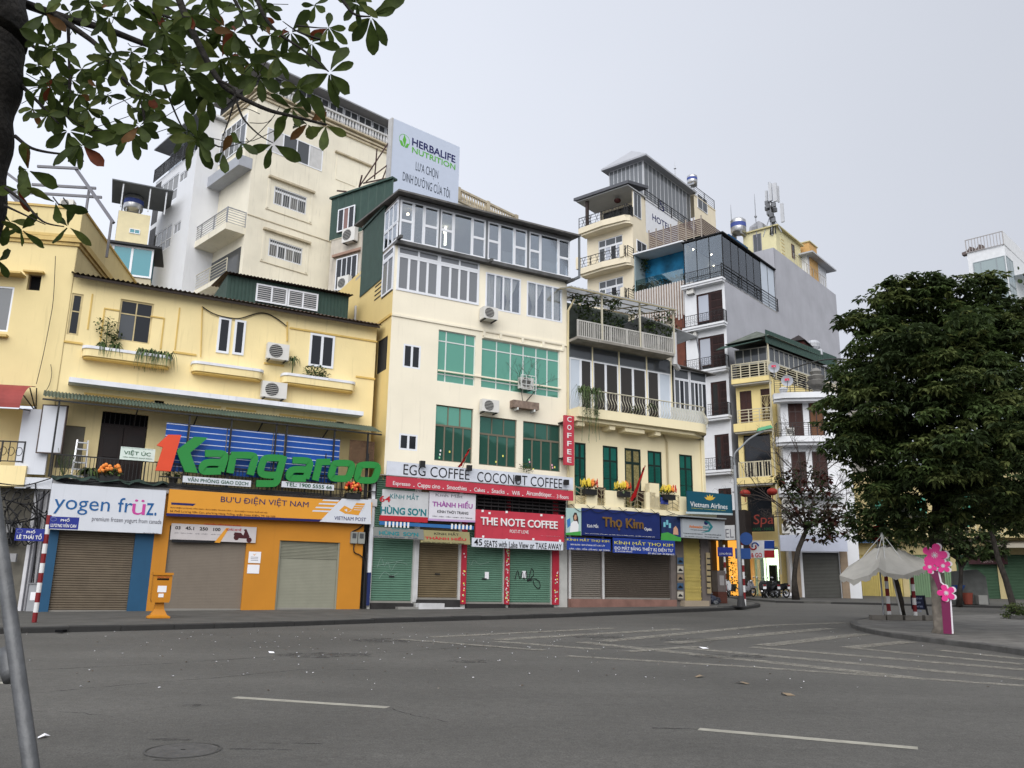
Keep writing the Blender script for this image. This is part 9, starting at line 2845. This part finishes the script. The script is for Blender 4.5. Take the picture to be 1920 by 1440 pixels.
# ---------------------------------------------------------------- tree overhead close to the camera
Y0 = 4.6
b0 = at_depth(-70, 900, Y0)
base = Vector((b0.x - .15, b0.y, gz(b0.y) + .0))
T = tag(link('almond_tree', None, None, tuple(base)), 'overhanging tree with big leathery leaves and a dark trunk', 'tree')
nq = lambda x, y, Y=Y0: at_depth(x, y, Y) - base
TB = M('near_bark', (.016, .014, .012), rough=.95, var=.5, scale=9, bump=1.0, bscale=26)
tp = [tuple(q) for q in catmull([Vector((0, 0, -.1)), nq(-190, 900), nq(-150, 650), nq(-124, 480), nq(-104, 330), nq(-86, 200), nq(-62, 80), nq(-60, -40), nq(-66, -200)], 8)]
link('trunk', limb(tp, [.36 if k < 8 else .325 + .012 * math.sin(k * .9) for k in range(len(tp))], 30).mesh('trunk', TB, True), T)
mb = MB()
BR = [([(40, 5), (120, 33), (200, 55), (280, 85), (335, 94), (400, 98)], 5.0, .032), ([(105, 30), (150, 60), (185, 88), (215, 130), (262, 185), (272, 245)], 4.8, .022), ([(325, -30), (348, 30), (380, 98), (410, 150), (440, 176), (500, 205), (545, 217), (612, 234)], 4.5, .024),
    ([(55, 82), (95, 108), (130, 132), (131, 190)], 4.7, .012), ([(40, 160), (75, 195), (110, 232)], 4.7, .014), ([(28, 255), (60, 278), (110, 288), (140, 285)], 4.6, .012), ([(128, 50), (130, 140), (128, 215)], 4.9, .012),
    ([(285, 85), (305, 150), (330, 215), (355, 265)], 4.9, .011), ([(410, 150), (440, 170), (432, 215), (418, 255)], 4.4, .009), ([(440, 178), (455, 220), (485, 252), (512, 268)], 4.5, .008), ([(360, 240), (410, 275), (452, 268)], 4.7, .007),
    ([(470, -40), (490, 20), (520, 60), (570, 95), (616, 134)], 4.4, .014), ([(420, -40), (455, 30), (480, 80), (520, 110)], 4.8, .014), ([(630, -20), (662, 25), (695, 31)], 4.3, .012), ([(555, 48), (595, 52), (614, 52)], 4.5, .006), ([(600, 74), (560, 60), (530, 40)], 4.6, .008),
    ([(10, 352), (45, 380), (80, 415), (120, 425)], 4.2, .010), ([(8, 385), (40, 400), (85, 421)], 4.3, .008), ([(230, -30), (275, 20), (310, 30), (400, 60), (470, 90)], 5.0, .014), ([(250, -30), (345, 35), (435, 90), (480, 135)], 5.1, .012), ([(270, 245), (262, 255), (252, 262)], 4.8, .006), ([(200, 245), (160, 240), (100, 200)], 4.9, .006)]
for pts, Y, r in BR:
  P = [nq(a, b, Y) for a, b in pts]
  P = [Vector(q) for q in catmull(P, 5)]
  mb.tube(P, [r * (1 - .7 * i / (len(P) - 1)) for i in range(len(P))], 7)
for k in range(46):
  x, y = rnd.uniform(40, 480), rnd.uniform(10, 260)
  P = [nq(x, y, 4.9), nq(x + rnd.uniform(10, 40), y + rnd.uniform(-15, 20), 4.9), nq(x + rnd.uniform(40, 90), y + rnd.uniform(-40, 30), 4.9)]
  mb.tube([Vector(q) for q in catmull(P, 4)], .0028, 4)
br = link('branches', mb.mesh('branches', TB, True), T)
NG = [leafmat('near_leaf_%d' % i, c, .5) for i, c in enumerate(((.048, .070, .017), (.068, .096, .023), (.036, .054, .014), (.088, .108, .027)))] + [leafmat('near_leaf_red', (.13, .035, .015), .5), leafmat('near_leaf_brown', (.12, .06, .02), .5)]
def leaf_mesh(i, m):
  """obovate leathery leaf along +x, unit length, gently curled"""
  r_ = random.Random(i)
  n = 7
  mb = MB()
  cu_, wv = r_.uniform(-.35, .25), r_.uniform(.03, .08)
  for k in range(n + 1):
    t = k / n
    w = .205 * (math.sin(math.pi * min(1, t * .93 + .02) ** 1.55)) ** .75 * r_.uniform(.94, 1.06) if 0 < k < n else .006
    if k == n: w = .03
    z = cu_ * t * t + .02 * math.sin(t * 6)
    mb.v += [(t, -w, z + wv * .6), (t, 0, z - .015), (t, w, z + wv * r_.uniform(.2, 1))]
  for k in range(n):
    a = 3 * k
    mb.f += [(a, a + 3, a + 4, a + 1), (a + 1, a + 4, a + 5, a + 2)]
    mb.mi += [0, 0]
  return mb.mesh('leaf', m, True)
LM = [[leaf_mesh(i, m) for i in range(6)] for m in NG]
ROS = [(85, 25, 58, 7), (72, 70, 45, 5), (100, 90, 62, 7), (180, 20, 55, 7), (205, 30, 60, 6), (240, 5, 50, 6), (300, 45, 55, 8), (310, 62, 60, 8), (292, 22, 45, 6), (345, 15, 55, 7), (392, 12, 55, 7), (420, 48, 62, 8), (440, 62, 62, 6), (455, 20, 45, 6), (335, 125, 72, 8), (352, 142, 70, 8), (205, 112, 52, 7), (228, 120, 55, 7), (283, 178, 45, 7), (272, 205, 42, 6), (110, 195, 62, 8), (95, 160, 50, 6), (62, 205, 45, 5), (72, 122, 28, 5), (135, 150, 45, 6), (150, 175, 40, 6), (128, 245, 66, 8), (155, 272, 62, 8), (212, 250, 45, 7), (248, 248, 60, 8), (262, 235, 55, 6), (395, 175, 60, 8), (375, 160, 55, 6), (352, 245, 50, 7), (372, 262, 62, 8), (418, 285, 52, 3), (453, 270, 46, 3), (512, 270, 58, 4), (486, 145, 60, 8), (520, 105, 65, 8), (478, 112, 55, 7), (545, 60, 62, 7), (585, 80, 60, 6), (618, 136, 70, 8), (547, 202, 45, 6), (578, 232, 55, 4), (612, 236, 62, 4), (695, 31, 76, 8), (670, 5, 55, 6), (590, 10, 40, 4), (616, 52, 44, 6), (560, 165, 55, 6), (52, 318, 66, 6), (18, 415, 48, 5), (105, 380, 58, 3), (128, 425, 60, 4), (40, 430, 46, 5), (0, 490, 46, 4), (35, 355, 50, 4), (415, 110, 58, 7), (500, 15, 50, 6), (430, 150, 50, 5), (330, 90, 45, 5)]
for k in range(34):
  x_ = rnd.uniform(60, 520)
  ROS.append((x_, rnd.uniform(-10, 300 - x_ * .35), rnd.uniform(32, 48), rnd.choice((5, 6, 7))))
cand = []
for ri, (x, y, L, n) in enumerate(ROS):
  Y = rnd.uniform(4.25, 5.1)
  c = nq(x, y, Y)
  a0 = rnd.uniform(0, 6.28)
  for k in range(n):
    a = a0 + 2 * math.pi * k / n + rnd.uniform(-.35, .35)
    dv = CR * math.cos(a) + CU * (math.sin(a) - .38) + CF * rnd.uniform(-.7, .7)
    dv.normalize()
    nv = (-CF + CU * rnd.uniform(-.5, .5) + CR * rnd.uniform(-.8, .8)).normalized()
    sdv = nv.cross(dv).normalized()
    nv = dv.cross(sdv)
    ln = L / FPX * Y * rnd.uniform(.68, 1.08)
    cand.append((ln, c, dv, sdv, nv))
cand.sort(key=lambda q: -q[0])
rest = MB()
for i, (ln, c, dv, sdv, nv) in enumerate(cand):
  mi = rnd.choices(range(6), (30, 27, 24, 14, 2.2, 2.8))[0]
  m = Matrix(((dv.x, sdv.x, nv.x), (dv.y, sdv.y, nv.y), (dv.z, sdv.z, nv.z)))
  me = LM[mi][rnd.randrange(6)]
  if i < 300:
    o = link('leaf', me, br, tuple(c + dv * ln * .08), m.to_euler())
    o.scale = (ln, ln * rnd.uniform(.85, 1.1), ln)
  else:
    rest.cur = mi
    rest.add([c + m @ (Vector(v.co) * ln) for v in me.vertices], [tuple(p_.vertices) for p_ in me.polygons])
if rest.v: link('small_leaves', rest.mesh('small_leaves', NG, True), br, kind='stuff')

# more trees of the lakeside, beyond the frame beside the big one (they show in the green window glass)
for k, (x, y, sc_) in enumerate(((27, 17, 1.25), (38, 24, 1.4), (33, 8, 1.5), (46, 14, 1.6), (24, 4, 1.3))):
  T = tree_at(Vector((x, y, gz(y))), 'round lakeside tree beyond the frame, ' + ('nearest the island', 'behind the hedge', 'nearest the water', 'farthest along the shore', 'beside the camera')[k])
  T.scale = (sc_, sc_, sc_)
  T.rotation_euler.z = k * 1.3
  link('trunk', tm, T)
  link('crown', cm, T, kind='stuff')
finish_texts()
for o in bpy.data.objects:          # pieces too small to tell apart in the photograph stay joined
  if o.parent and o.name.split('.')[0] in ('white_stripe', 'gate_lattice', 'louvre_slats', 'grille_slats', 'folding_gate', 'window_bars', 'railing_scroll', 'iron_cross', 'fan_guard', 'radio_unit', 'mast_cable', 'iron_panel', 'iron_railing', 'railing', 'lattice_grille', 'cage', 'tinsel', 'branches', 'branch', 'small_leaves'):
    if o.name.split('.')[0] == 'branches' and len(o.children) > 10: continue
    o['kind'] = 'stuff'
